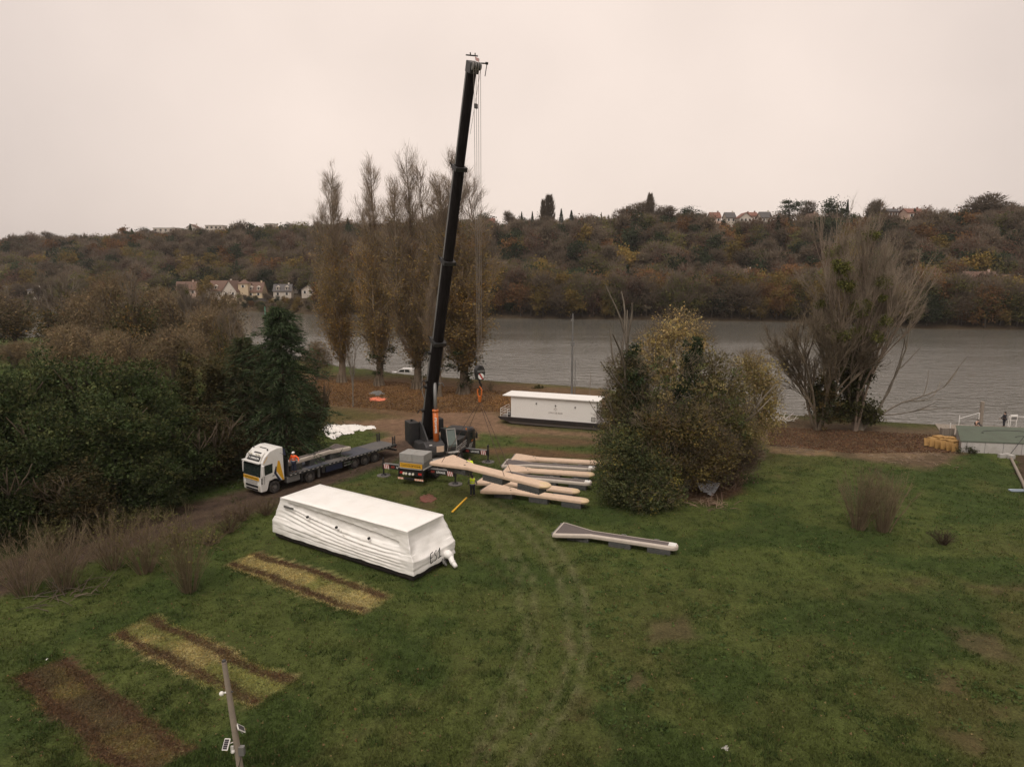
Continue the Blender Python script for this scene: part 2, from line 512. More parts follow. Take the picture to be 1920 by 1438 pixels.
    # beds left by the stored cabins
    for q, dk in ((BED_A, 0), (BED_B, 0), (BED_C, 1)):
        s, t = bed_st(x + wx * 0.95, y + wy * 0.95, q)
        m = sstep(-0.03, 0.03, s) * sstep(1.03, 0.97, s) * sstep(-0.015, 0.015, t) * sstep(1.015, 0.985, t)
        c0 = (0.32, 0.275, 0.125) if not dk else (0.10, 0.078, 0.044)
        mixin(c0, m)
        mixin((0.17, 0.19, 0.06) if not dk else (0.15, 0.125, 0.05), m * sstep(0.40, 0.6, mid) * 0.85)
        rim = np.maximum(sstep(0.33, 0.24, s) * sstep(0.04, 0.09, s), sstep(0.70, 0.77, s) * sstep(0.98, 0.93, s))
        rim = rim if not dk else np.maximum(rim, sstep(0.5, 0.66, fine) * 0.6)
        mixin((0.085, 0.052, 0.032), m * rim * (0.6 + 0.6 * fine))
    # far bank and hill: wood floor
    yf = yf_f(x / np.maximum(y, 60))
    mixin((0.060, 0.044, 0.027), sstep(-8, -3, y - yf))
    yn = yn_f(x / np.maximum(y, 60))
    mixin((0.075, 0.055, 0.036), sstep(-3.5, -1.0, y - yn) * sstep(40, 10, y - yn) * sstep(50, 60, y))
    return C
def axis(segs):
    out = []
    for a, b, s in segs: out += list(np.arange(a, b, s))
    return np.array(out + [segs[-1][1]])
gx = axis([(-4000, -900, 240), (-900, -400, 30), (-400, -90, 6), (-90, -50, 0.9), (-50, 50, 0.42), (50, 90, 0.9), (90, 400, 6), (400, 900, 30), (900, 4000, 240)])
gy = axis([(-200, 0, 25), (0, 18, 3), (18, 70, 0.38), (70, 122, 0.7), (122, 200, 3), (200, 600, 5), (600, 1000, 40), (1000, 7000, 400)])
X, Y = np.meshgrid(gx, gy)
Z = terrain(X, Y)
def grid_mesh(name, X, Y, Z, C, m):
    ny, nx = X.shape
    V = np.stack([X, Y, Z], -1).reshape(-1, 3).astype(np.float32)
    i, j = np.meshgrid(np.arange(ny - 1), np.arange(nx - 1), indexing='ij')
    a = (i * nx + j).ravel()
    F = np.stack([a, a + 1, a + nx + 1, a + nx], 1).astype(np.int32)
    me = bpy.data.meshes.new(name)
    me.vertices.add(len(V)); me.vertices.foreach_set('co', V.ravel())
    me.loops.add(len(F) * 4); me.loops.foreach_set('vertex_index', F.ravel())
    me.polygons.add(len(F)); me.polygons.foreach_set('loop_start', np.arange(len(F), dtype=np.int32) * 4)
    me.update()
    me.polygons.foreach_set('use_smooth', np.ones(len(F), bool))
    if C is not None:
        at = me.color_attributes.new('col', 'FLOAT_COLOR', 'POINT')
        at.data.foreach_set('color', np.concatenate([C.reshape(-1, 3), np.ones((len(V), 1))], 1).astype(np.float32).ravel())
    me.materials.append(m)
    o = bpy.data.objects.new(name, me); COL.objects.link(o)
    return o
def ground_mat():
    m = bpy.data.materials.new('meadow_ground'); m.use_nodes = True
    n = m.node_tree.nodes; l = m.node_tree.links
    b = n['Principled BSDF']; b.inputs['Roughness'].default_value = 0.95; b.inputs['Specular IOR Level'].default_value = 0.1
    a = n.new('ShaderNodeAttribute'); a.attribute_name = 'col'
    t = n.new('ShaderNodeTexCoord')
    def noise(s, d, r=0.6):
        k = n.new('ShaderNodeTexNoise'); k.inputs['Scale'].default_value = s; k.inputs['Detail'].default_value = d
        k.inputs['Roughness'].default_value = r
        l.new(t.outputs['Object'], k.inputs[0]); return k
    def rng_(src, lo, hi, a0=0.3, a1=0.7):
        k = n.new('ShaderNodeMapRange'); k.inputs[1].default_value = a0; k.inputs[2].default_value = a1
        k.inputs[3].default_value = lo; k.inputs[4].default_value = hi; l.new(src, k.inputs[0]); return k.outputs[0]
    n1 = noise(1.3, 8, 0.75); n2 = noise(9.0, 5, 0.8); n3 = noise(0.35, 6, 0.6)
    mu = n.new('ShaderNodeMath'); mu.operation = 'MULTIPLY'
    l.new(rng_(n1.outputs[0], 0.62, 1.4), mu.inputs[0]); l.new(rng_(n2.outputs[0], 0.45, 1.55), mu.inputs[1])
    v = n.new('ShaderNodeVectorMath'); v.operation = 'SCALE'
    l.new(a.outputs['Color'], v.inputs[0]); l.new(mu.outputs[0], v.inputs['Scale'])
    # brownish thatch showing through
    mi = n.new('ShaderNodeMix'); mi.data_type = 'RGBA'
    n4 = noise(3.1, 7, 0.75)
    l.new(rng_(n4.outputs[0], 0.0, 0.40, 0.56, 0.74), mi.inputs[0])
    l.new(v.outputs[0], mi.inputs[6])
    hs = n.new('ShaderNodeVectorMath'); hs.operation = 'MULTIPLY'; hs.inputs[1].default_value = (1.55, 0.95, 1.25)
    l.new(v.outputs[0], hs.inputs[0]); l.new(hs.outputs[0], mi.inputs[7])
    l.new(mi.outputs[2], b.inputs['Base Color'])
    bp = n.new('ShaderNodeBump'); bp.inputs['Strength'].default_value = 0.9; bp.inputs['Distance'].default_value = 0.12
    ad = n.new('ShaderNodeMath'); ad.operation = 'ADD'
    l.new(n1.outputs[0], ad.inputs[0]); l.new(n2.outputs[0], ad.inputs[1])
    l.new(ad.outputs[0], bp.inputs['Height']); l.new(bp.outputs[0], b.inputs['Normal'])
    return m
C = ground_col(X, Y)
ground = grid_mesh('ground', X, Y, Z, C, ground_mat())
ground['kind'] = 'structure'
del C

def water_mat():
    m = bpy.data.materials.new('river_water'); m.use_nodes = True
    n = m.node_tree.nodes; l = m.node_tree.links
    b = n['Principled BSDF']
    b.inputs['Base Color'].default_value = (0.135, 0.128, 0.110, 1)
    b.inputs['Roughness'].default_value = 0.10
    b.inputs['IOR'].default_value = 1.5
    t = n.new('ShaderNodeTexCoord')
    def nz(scl, s, d, rot=0.0):
        mp = n.new('ShaderNodeMapping'); mp.inputs['Scale'].default_value = scl; mp.inputs['Rotation'].default_value = (0, 0, rot)
        l.new(t.outputs['Object'], mp.inputs[0])
        k = n.new('ShaderNodeTexNoise'); k.inputs['Scale'].default_value = s; k.inputs['Detail'].default_value = d
        k.inputs['Roughness'].default_value = 0.55; k.inputs['Distortion'].default_value = 0.4
        l.new(mp.outputs[0], k.inputs[0]); return k
    a = nz((0.55, 1.3, 1), 0.55, 3, 0.25); c = nz((0.8, 1.6, 1), 1.9, 2, -0.1); g = nz((0.010, 0.06, 1), 1.0, 4, 0.05)
    ad = n.new('ShaderNodeMath'); ad.operation = 'MULTIPLY_ADD'; ad.inputs[1].default_value = 0.3
    l.new(c.outputs[0], ad.inputs[0]); l.new(a.outputs[0], ad.inputs[2])
    gr = n.new('ShaderNodeMapRange'); gr.inputs[1].default_value = 0.40; gr.inputs[2].default_value = 0.62
    gr.inputs[3].default_value = 0.35; gr.inputs[4].default_value = 1.0
    l.new(g.outputs[0], gr.inputs[0])
    bp = n.new('ShaderNodeBump'); bp.inputs['Distance'].default_value = 0.5
    sx_ = n.new('ShaderNodeSeparateXYZ'); l.new(t.outputs['Object'], sx_.inputs[0])
    lee = n.new('ShaderNodeMapRange'); lee.inputs[1].default_value = 150; lee.inputs[2].default_value = 225; lee.inputs[3].default_value = 1.0; lee.inputs[4].default_value = 0.22
    l.new(sx_.outputs[1], lee.inputs[0])
    mm = n.new('ShaderNodeMath'); mm.operation = 'MULTIPLY'; l.new(gr.outputs[0], mm.inputs[0]); l.new(lee.outputs[0], mm.inputs[1])
    l.new(mm.outputs[0], bp.inputs['Strength'])
    l.new(ad.outputs[0], bp.inputs['Height']); l.new(bp.outputs[0], b.inputs['Normal'])
    return m
wm = MB(); wm.add([(-900, 60, WZ), (900, 60, WZ), (900, 620, WZ), (-900, 620, WZ)], [(0, 1, 2, 3)])
river = wm.build('river', water_mat()); river['kind'] = 'structure'

# ------------------------------------------------------------------ grass and straw, real blades
M_grass = veg_mat('grass_blades', 0.9, 0.15, 0.25, 0.6)
def tufts(name, xs, ys, cols, h, spread, nb, kind='stuff', label=None, cat=None, lean=0.5):
    n = len(xs); zs = terrain(xs, ys)
    P = np.stack([xs, ys, zs], 1)
    tb = TB()
    for k in range(nb):
        off = np.zeros((n, 3)); off[:, :2] = rng.normal(size=(n, 2)) * spread
        B = P + off
        D = np.zeros((n, 3)); D[:, :2] = rng.normal(size=(n, 2)) * lean; D[:, 2] = 1
        D /= np.linalg.norm(D, axis=1)[:, None]
        L = h * rng.uniform(0.5, 1.3, n)
        cc = cols * rng.uniform(0.7, 1.35, (n, 1))
        B[:, 2] -= 0.01
        tb.twigs(B, D, L, rng.uniform(0.03, 0.07, (n, 1)), cc)
    o = tb.build(name, M_grass, kind=kind)
    tag(o, label, cat)
    return o
def scatter_view(n, y0, y1, pwr=1.6):
    """random ground points inside the seen wedge, denser near the camera"""
    t = rng.random(n) ** pwr
    ys = y0 + (y1 - y0) * t
    xs = (rng.random(n) * 2 - 1) * ys * 0.82
    return xs, ys
xs, ys = scatter_view(95000, 23, 86)
gc = ground_col(xs, ys)
green = (gc[:, 1] > gc[:, 0] * 0.92) & (gc[:, 0] < 0.12)
clump = vnoise(xs * 0.8, ys * 0.8, 41, 3)
keep = green & (rng.random(len(xs)) < 0.25 + 1.1 * sstep(0.35, 0.7, clump))
keep &= ~((xs < -30) & (ys > 60))
tufts('grass', xs[keep], ys[keep], gc[keep] * (0.95 + 0.5 * clump[keep])[:, None], 0.15, 0.07, 3, label='short green grass covering the meadow', cat='grass')
xs, ys = scatter_view(52000, 23, 80)
cl2 = vnoise(xs * 1.1 + 7, ys * 1.1, 33, 3); keep = (cl2 > 0.60) & (ground_col(xs, ys)[:, 0] < 0.075) & ~((xs < -30) & (ys > 60))
xs, ys = xs[keep], ys[keep]
tufts('grass', xs, ys, pal([(0.044, 0.070, 0.019), (0.055, 0.078, 0.022), (0.075, 0.085, 0.028)], len(xs), .2), 0.2, 0.06, 3, label='darker rank tufts standing above the short meadow grass', cat='grass', lean=.6)
xs, ys = scatter_view(5000, 23, 90, 1.2)
tb = TB(); tb.leaves(np.stack([xs, ys, terrain(xs, ys) + .04], 1), .10, pal([(0.16, 0.095, 0.045), (0.2, 0.15, 0.07), (0.11, 0.075, 0.04)], len(xs), .2), up=.9)
tag(tb.build('fallen_leaves', M_grass, kind='stuff'), 'single fallen leaves scattered over the meadow grass', 'leaves')
# broad-leaved weeds in low rosettes
wx_, wy_ = scatter_view(1500, 25, 50, 1.0)
wn = vnoise(wx_ * 0.25, wy_ * 0.25, 51, 3)
k = (wn > 0.55) & (wx_ > 4)
wx_, wy_ = wx_[k], wy_[k]
tb = TB()
for _ in range(10):
    n_ = len(wx_); P = np.stack([wx_ + rng.normal(size=n_) * 0.14, wy_ + rng.normal(size=n_) * 0.14, np.full(n_, 0.07) + terrain(wx_, wy_)], 1)
    tb.leaves(P, 0.13, pal([(0.06, 0.10, 0.03), (0.085, 0.12, 0.035)], n_), up=0.8)
tag(tb.build('weeds', M_grass, kind='stuff'), 'pale green weed rosettes in the grass on the right of the meadow', 'weeds')
def bed_tufts(q, label, cols, w, n=6500):
    s = rng.random(n) * 1.04 - 0.02; t = rng.random(n) * 1.03 - 0.015
    a, b, c, d = [np.array(p) for p in q]
    P = (a[None] * (1 - s)[:, None] + b[None] * s[:, None]) * (1 - t)[:, None] + (d[None] * (1 - s)[:, None] + c[None] * s[:, None]) * t[:, None]
    gc = ground_col(P[:, 0], P[:, 1]) * 1.1
    tufts('dry_grass', P[:, 0], P[:, 1], gc * pal([(1, 1, 1), (1.2, 1.1, 0.9)], n, 0.2), 0.12, 0.08, 3, label=label, cat='dry grass', lean=1.6)
bed_tufts(BED_A, 'flattened yellow straw bed with brown edges beside the wrapped cabin', None, None)
bed_tufts(BED_B, 'long yellow straw bed with brown edges behind the solar camera post', None, None)
bed_tufts(BED_C, 'dead brown grass bed nearest the bottom left corner', None, None)
# ================================================================== vegetation
M_leaf = veg_mat('foliage', 0.8, 0.30, 0.28, 0.35, 0.12)
M_bark = veg_mat('bark', 0.95, 0.25, 0.0, 1.2, 0.1)
M_wood = veg_mat('wood_far', 0.9, 0.30, 0.42, 0.05, 0.16)
def unit(n):
    a = rng.normal(size=(n, 3)); return a / (np.linalg.norm(a, axis=1)[:, None] + 1e-9)
def crown(tb, blobs, n, size, cols, w=None, per=24, spread=0.26, jit=0.25, shell=0.45, up=0.3, core=True, zmin=0.05):
    blobs = np.array(blobs, float)
    ar = (blobs[:, 3] * blobs[:, 4] + blobs[:, 4] * blobs[:, 5] + blobs[:, 3] * blobs[:, 5])
    nc = max(3, n // per)
    kb = rng.choice(len(blobs), nc, p=ar / ar.sum())
    d = unit(nc); r = rng.random(nc) ** shell
    r *= 0.78 + 0.42 * rng.random(nc)
    cc = blobs[kb, :3] + d * r[:, None] * blobs[kb, 3:6]
    ccol = pal(cols, nc, jit, w)
    k = rng.integers(0, nc, n)
    rad = blobs[kb[k], 3:6].mean(axis=1)
    P = cc[k] + rng.normal(size=(n, 3)) * (rad * spread)[:, None] * np.array([1, 1, 0.75])
    ok = P[:, 2] > zmin
    lj = .12 if size > .4 else .27
    C_ = ccol[k] * rng.uniform(1 - lj, 1 + lj, (n, 1))
    tb.leaves(P[ok], size, C_[ok], up=up)
    if core:
        m = max(8, n // 14); kb2 = rng.choice(len(blobs), m, p=ar / ar.sum())
        P = blobs[kb2, :3] + unit(m) * (rng.random(m) ** 0.6 * 0.62)[:, None] * blobs[kb2, 3:6]
        ok = P[:, 2] > zmin
        tb.leaves(P[ok], size * (1.7 if size > .4 else 2.4), pal(cols, m, jit, w)[ok], up=0.2)
def grow(tb, p, d, L, r, depth, col, tips, split=3, ang=0.5, curve=0.25, shrink=0.68, seg=4, upw=0.15, n=5, along=True):
    p = np.array(p, float); d = np.array(d, float); d /= np.linalg.norm(d)
    pts = [p]; dd = d.copy()
    for i in range(seg):
        dd = dd + rng.normal(size=3) * curve * 0.35 + np.array([0, 0, upw * 0.35]); dd /= np.linalg.norm(dd)
        pts.append(pts[-1] + dd * L / seg)
    rad = np.linspace(r, r * 0.55, seg + 1)
    tb.tube(pts, rad, col, n if depth > 1 else 3)
    if depth <= 0:
        tips.append((pts, L)); return
    if depth <= 1: tips.append((pts, L))
    m = split + int(rng.integers(0, 2))
    for k in range(m):
        i = seg if k == 0 else int(rng.integers(max(1, seg // 2), seg + 1)) if along else seg
        a = rng.normal(size=3); a -= dd * (a @ dd); a /= np.linalg.norm(a)
        t = ang * rng.uniform(0.45, 1.25) * (0.5 if k == 0 else 1)
        nd = dd * math.cos(t) + a * math.sin(t)
        grow(tb, pts[i], nd, L * shrink * rng.uniform(0.8, 1.2), r * (0.62 if k else 0.72), depth - 1, col, tips, split, ang, curve, shrink, seg, upw, n, along)
def twig_tips(tb, tips, per, L, wid, cols, spread=0.6, upw=0.2, jit=0.15):
    Ps, Ds = [], []
    for pts, _l in tips:
        pts = np.array(pts); m = per
        s = rng.random(m) ** 0.7 * (len(pts) - 1.001); i = s.astype(int); f = (s - i)[:, None]
        P = pts[i] * (1 - f) + pts[i + 1] * f
        d = pts[i + 1] - pts[i]; d = d / (np.linalg.norm(d, axis=1)[:, None] + 1e-9)
        D = d + rng.normal(size=(m, 3)) * spread + np.array([0, 0, upw]); D /= np.linalg.norm(D, axis=1)[:, None]
        Ps.append(P); Ds.append(D)
    P = np.concatenate(Ps); D = np.concatenate(Ds)
    tb.twigs(P, D, L * rng.uniform(0.5, 1.3, len(P)), wid, pal(cols, len(P), jit))
    return P, D
def tree(name, loc, rz=0, label=None, cat='tree', group=None, sc=1.0):
    o = empty(name, loc, rz, label, cat, group); o.scale = (sc, sc, sc); return o
def place(px, y, dz=0.0):
    """ground point at world depth y below photo column px"""
    z = 0.0
    for _ in range(4):
        f = y * cT - (z - CAM_H) * sT
        x = (px - 960) * f / FPX
        z = gz(x, y)
    return Vector((x, y, z + dz))

# ------------------------------------------------ hillside wood
BROWN = [(0.125, 0.095, 0.062), (0.15, 0.118, 0.080), (0.105, 0.080, 0.053)]
OLIVE = [(0.125, 0.120, 0.042), (0.10, 0.105, 0.038), (0.155, 0.135, 0.046)]
OCHRE = [(0.20, 0.145, 0.042), (0.17, 0.125, 0.042), (0.22, 0.15, 0.045)]
RUST = [(0.175, 0.095, 0.042), (0.145, 0.085, 0.045), (0.195, 0.105, 0.04)]
DGREEN = [(0.040, 0.054, 0.027), (0.05, 0.064, 0.030), (0.034, 0.045, 0.024)]
REDBR = [(0.125, 0.072, 0.048), (0.105, 0.066, 0.046)]
def hill_template(kind, n, size, trunk=True):
    tb = TB()
    if kind == 'fir':
        z = rng.random(n) ** 1.25 * 9.6 + 0.5; rr = (10.6 - z) * 0.24 * rng.uniform(0.35, 1.05, n)
        t = rng.random(n) * 2 * PI
        P = np.stack([np.cos(t) * rr, np.sin(t) * rr, z], 1)
        tb.leaves(P, size * 0.9, pal(DGREEN, n, 0.25), up=0.2)
    elif kind == 'spire':
        z = rng.random(n) * 12 + 1; rr = 1.5 * np.sqrt(np.clip(np.sin((z / 13.4) * PI), 0.02, 1)) * rng.uniform(0.2, 1.0, n)
        t = rng.random(n) * 2 * PI
        P = np.stack([np.cos(t) * rr, np.sin(t) * rr, z], 1)
        D = np.stack([np.cos(t) * 0.25, np.sin(t) * 0.25, np.ones(n)], 1); D /= np.linalg.norm(D, axis=1)[:, None]
        tb.twigs(P, D, 1.5 * rng.uniform(0.5, 1.2, n), 0.16, pal(BROWN, n, 0.2))
    else:
        cols = dict(brown=BROWN, olive=OLIVE, ochre=OCHRE, rust=RUST, green=DGREEN, red=REDBR)[kind]
        b = [(0, 0, 5.2, 3.3, 3.3, 3.9)]
        for _ in range(4):
            a = rng.random() * 2 * PI; q = rng.uniform(1.2, 2.6)
            b.append((math.cos(a) * q, math.sin(a) * q, rng.uniform(3.2, 7.6), rng.uniform(1.5, 2.4), rng.uniform(1.5, 2.4), rng.uniform(1.6, 2.6)))
        other = []
        crown(tb, b, n, size, list(cols) + other, per=16, spread=0.24, shell=0.35, core=True, jit=.12)
        if kind in ('brown', 'red', 'olive'):
            # fine upright twig fringe of a leafless crown
            m = n // 2
            k = rng.integers(0, len(b), m); bb = np.array(b)[k]
            d = unit(m); d[:, 2] = np.abs(d[:, 2])
            P = bb[:, :3] + d * bb[:, 3:6] * rng.uniform(0.6, 0.98, (m, 1))
            D = d + np.array([0, 0, 0.8]); D /= np.linalg.norm(D, axis=1)[:, None]
            tb.twigs(P, D, 1.5 * rng.uniform(0.5, 1.2, m), 0.13, pal([(0.17, 0.135, 0.10)], m, 0.2))
    if trunk:
        tb.tube([(0, 0, -1), (0.1, 0, 2.5), (0, 0.1, 5)], [0.25, 0.2, 0.08], (0.12, 0.10, 0.08), 4)
    return tb
KINDS = ['brown', 'olive', 'ochre', 'rust', 'green', 'red', 'fir', 'spire']
HT = {}
for kd in KINDS:
    for v in range(3 if kd in ('brown', 'olive') else 2):
        me = hill_template(kd, 2100, 0.41).mesh('hill_tree'); me.materials.append(M_wood)
        HT.setdefault(kd, []).append(me)
LOW = {kd: [hill_template(kd, 800, 0.58, False) for _ in range(2)] for kd in KINDS}
LOWA = {kd: [(np.concatenate(t.V), np.concatenate(t.F), np.concatenate(t.C)) for t in v] for kd, v in LOW.items()}
LBL = dict(brown='bare brown twiggy tree in the wood on the far hillside', olive='olive brown half bare tree in the wood on the far hillside',
           ochre='yellow ochre autumn tree in the wood on the far hillside', rust='rusty orange autumn tree in the wood on the far hillside',
           green='dark evergreen bushy tree in the wood on the far hillside', red='reddish brown bare tree in the wood on the far hillside',
           fir='dark conical fir in the wood on the far hillside', spire='narrow upright bare poplar in the wood on the far hillside')
def pick_kind(x, y, t):
    a = float(vnoise(np.array([x * 0.022]), np.array([y * 0.03]), 61, 2)[0]); r = R_.random()
    if t < 0.12: wts = dict(brown=2.2, olive=4, ochre=2.6, rust=1.0, green=.9, red=1.0)
    elif t < 0.5: wts = dict(brown=3.5, olive=3, ochre=1.0, rust=0.8, green=1.3, red=1.2, fir=0.3)
    else: wts = dict(brown=4.5, olive=1.8, ochre=0.35, rust=0.7, green=1.6, red=1.6, fir=0.35)
    if a > 0.56: wts['rust'] = wts.get('rust', 0) * 2.2; wts['ochre'] *= 1.8
    if a < 0.42: wts['green'] = wts.get('green', 0) * 2.2
    tot = sum(wts.values()); r *= tot
    for k, v in wts.items():
        r -= v
        if r <= 0: return k
    return 'brown'
spots = []
yrow = 0
for u in np.arange(U(-160), U(2080), 0.0155):
    yf = float(yf_f(u)); dc = float(crest_d(u)); left = u < U(600)
    y = yf + R_.uniform(1.5, 3.5)
    while y < dc + 16:
        uu = u + R_.uniform(-0.0065, 0.0065)
        x = uu * y
        t = (y - yf) / (dc - yf)
        px, _ = proj(np.array([x]), np.array([y]), np.array([10.0]))
        px = float(px[0]); ok = True; s = R_.choice((R_.uniform(0.8, 1.1), R_.uniform(1.05, 1.5), R_.uniform(1.3, 1.75)))
        if px < 602 and y - yf < 46:
            if 405 < px < 602 and y - yf > 12: ok = False
            elif px <= 405 and 8 < y - yf < 40: ok = R_.random() < 0.35; s *= 0.7
            if y - yf <= 12: s = R_.uniform(0.33, 0.52)
        elif y - yf < 14:
            s = R_.uniform(0.95, 1.7)
        if 1320 < px < 1450 and y > dc - 22 : s *= 0.72
        if 270 < px < 600 and y > dc - 34 : s *= 0.8
        if 895 < px < 960 and y > dc - 14: s *= 0.7
        if y > dc - 12: s *= 0.66
        if ok: spots.append((x, y, s, t, px))
        y += R_.uniform(4.5, 8.5) * (0.8 if t < 0.2 else 1.0) * (.5 if px < 602 and y - yf < 12 else 1)
def prominence(q):
    x, y, s, t, px = q
    p = s * 200 / y
    if not (-20 < px < 1945): return -1
    if t < 0.10: p += 1.5
    if t > 0.90: p += 0.9
    return p + R_.random() * 0.5
order = sorted(range(len(spots)), key=lambda i: -prominence(spots[i]))
indiv = set(order[:265])
V_, F_, C_, nn = [], [], [], 0
for i, (x, y, s, t, px) in enumerate(spots):
    kd = pick_kind(x, y, t)
    if s < 0.55 and kd in ('fir', 'spire'): kd = 'olive'
    z = gz(x, y) - 0.3 - (1.8 * s if t > .8 else 0)
    a = R_.random() * 6.283; hs = s * R_.uniform(0.85, 1.15)
    if i in indiv:
        me = R_.choice(HT[kd])
        o = bpy.data.objects.new('hillside_tree', me); COL.objects.link(o)
        o.location = (x, y, z); o.rotation_euler = (0, 0, a); o.scale = (s, s, hs)
        tag(o, LBL[kd], 'tree', {'brown': 'bare brown trees', 'olive': 'olive brown trees', 'ochre': 'yellow ochre trees', 'rust': 'rusty orange trees', 'green': 'dark evergreens', 'red': 'reddish brown trees', 'fir': 'dark firs', 'spire': 'narrow bare poplars'}[kd] + ' in the wood across the river')
    else:
        v, f, c = R_.choice(LOWA[kd])
        ca, sa = math.cos(a), math.sin(a)
        vv = np.stack([(v[:, 0] * ca - v[:, 1] * sa) * s + x, (v[:, 0] * sa + v[:, 1] * ca) * s + y, v[:, 2] * hs + z], 1)
        V_.append(vv); F_.append(f + nn); C_.append(c * R_.uniform(0.8, 1.2)); nn += len(vv)
wood = TB(); wood.V = V_; wood.F = F_; wood.C = C_
tag(wood.build('woodland', M_wood, kind='stuff'), 'brown autumn wood covering the far hillside between the single trees', 'woodland')
print('hill spots', len(spots))

# single trees that stand out on the skyline
def one_mesh(name, me, loc, s, label, cat='tree', group=None, rz=None):
    o = bpy.data.objects.new(name, me); COL.objects.link(o)
    o.location = loc; o.scale = s if hasattr(s, '__len__') else (s, s, s); o.rotation_euler = (0, 0, R_.random() * 6 if rz is None else rz)
    return tag(o, label, cat, group)
def sky_tree(kd, px, y, top, wid, label, name=None, nat=None):
    """a template tree on the crest at column px whose top shows at photo row top and is wid pixels wide"""
    p = place(px, y); zt = dpt(px, top, y).z
    nath = {'fir': 10.6, 'spire': 14.2}.get(kd, 9.6); natw = {'fir': 4.6, 'spire': 3.2}.get(kd, 8.4)
    hz = (zt - p.z) / nath; wx = wid * y / FPX / natw
    return one_mesh(name or {'fir': 'fir_tree', 'spire': 'poplar_tree'}.get(kd, 'broadleaf_tree'), R_.choice(HT[kd]), (p.x, p.y, p.z - 0.2), (wx, wx, hz), label)
cd = lambda px: float(crest_d(U(px)))
sky_tree('spire', 1029, cd(1029), 363, 24, 'tall narrow bare poplar on the skyline beside the small firs')
sky_tree('spire', 1018, cd(1029) + 2, 372, 12, 'lower narrow spire leaning on the tall skyline poplar')
sky_tree('spire', 1218, cd(1218), 360, 17, 'narrow poplar spire on the highest brown knoll of the ridge')
sky_tree('fir', 1052, cd(1050), 389, 16, 'dark pointed fir on the skyline right of the tall poplar')
sky_tree('fir', 1071, cd(1070), 392, 18, 'second dark fir on the skyline right of the tall poplar')
sky_tree('fir', 1127, cd(1127), 396, 7, 'slim dark cypress alone on the skyline')
sky_tree('fir', 978, cd(978), 395, 12, 'small dark fir on the skyline left of the round bare tree')
sky_tree('fir', 998, cd(998), 394, 12, 'small dark fir just left of the tall skyline poplar')
sky_tree('green', 908, cd(908), 398, 46, 'dark spreading evergreen above the red roofed house on the skyline')
sky_tree('brown', 955, cd(955), 397, 30, 'round bare grey tree on the skyline right of the red roof')
sky_tree('brown', 1195, cd(1195), 378, 60, 'wide bare crown at the top of the brown knoll')
sky_tree('brown', 1245, cd(1245), 384, 50, 'bare crown just right of the spire on the knoll')
sky_tree('green', 1290, cd(1290), 386, 46, 'dark domed tree on the skyline left of the ridge houses')
sky_tree('green', 1562, cd(1562), 369, 58, 'big rounded dark pine standing highest on the right ridge')
sky_tree('fir', 1586, cd(1586), 371, 14, 'pointed fir tucked behind the big rounded pine')
sky_tree('brown', 1512, cd(1512), 380, 36, 'grey bare tree between the cedar and the rounded pine')
sky_tree('brown', 1640, cd(1640), 374, 46, 'twiggy bare tree on the ridge behind the mistletoe tree')
sky_tree('brown', 1835, cd(1835), 365, 88, 'broad bare brown crown highest at the right end of the ridge')
sky_tree('brown', 1880, cd(1880), 380, 50, 'thin bare tree at the far right of the skyline')
sky_tree('fir', 1712, cd(1712), 388, 18, 'small dark conifer beside the orange roofs on the right ridge')
sky_tree('green', 820, cd(820), 397, 40, 'dark spreading pine on the skyline behind the crane boom')
sky_tree('fir', 358, cd(358), 418, 13, 'pointed fir on the left skyline among the white flats')
sky_tree('fir', 234, cd(234), 432, 14, 'dark conifer on the left skyline beside the long flat roof')
sky_tree('fir', 249, cd(249), 427, 15, 'taller dark conifer left of the long pale building')
sky_tree('green', 272, cd(272), 425, 32, 'flat topped cedar on the left skyline')
sky_tree('green', 545, cd(545), 419, 26, 'dark pine on the left skyline near the poplars')
sky_tree('green', 570, cd(570), 417, 28, 'dark spreading pine next to the left poplar top')
sky_tree('green', 142, cd(142), 438, 22, 'dark pine on the skyline at the left')
sky_tree('brown', 98, cd(98), 435, 30, 'bare round tree on the skyline at the far left')
sky_tree('green', 58, cd(58), 444, 32, 'dark low tree at the left end of the skyline')
# cedar with flat shelves
tb = TB(); p = place(1478, cd(1478)); zt = dpt(1478, 378, cd(1478)).z - p.z
for (dx, dzf, rx) in ((-3, .62, 5), (4, .72, 6), (6.5, .93, 5.5), (-2, .98, 3.0), (0, .5, 6), (-1.5, .8, 4.5), (3, .86, 4.5)):
    crown(tb, [(dx, 0, zt * dzf, rx, 3.5, 0.8)], 420, 0.55, DGREEN, per=10, core=False)
tb.tube([(0, 0, 0), (0, 0, zt * .6), (-1, 0, zt)], [0.6, 0.4, 0.1], (0.08, 0.06, 0.05))
me = tb.mesh('cedar_tree'); me.materials.append(M_wood)
one_mesh('cedar_tree', me, p, 1.0, 'dark cedar with flat shelving boughs on the right skyline', rz=0)

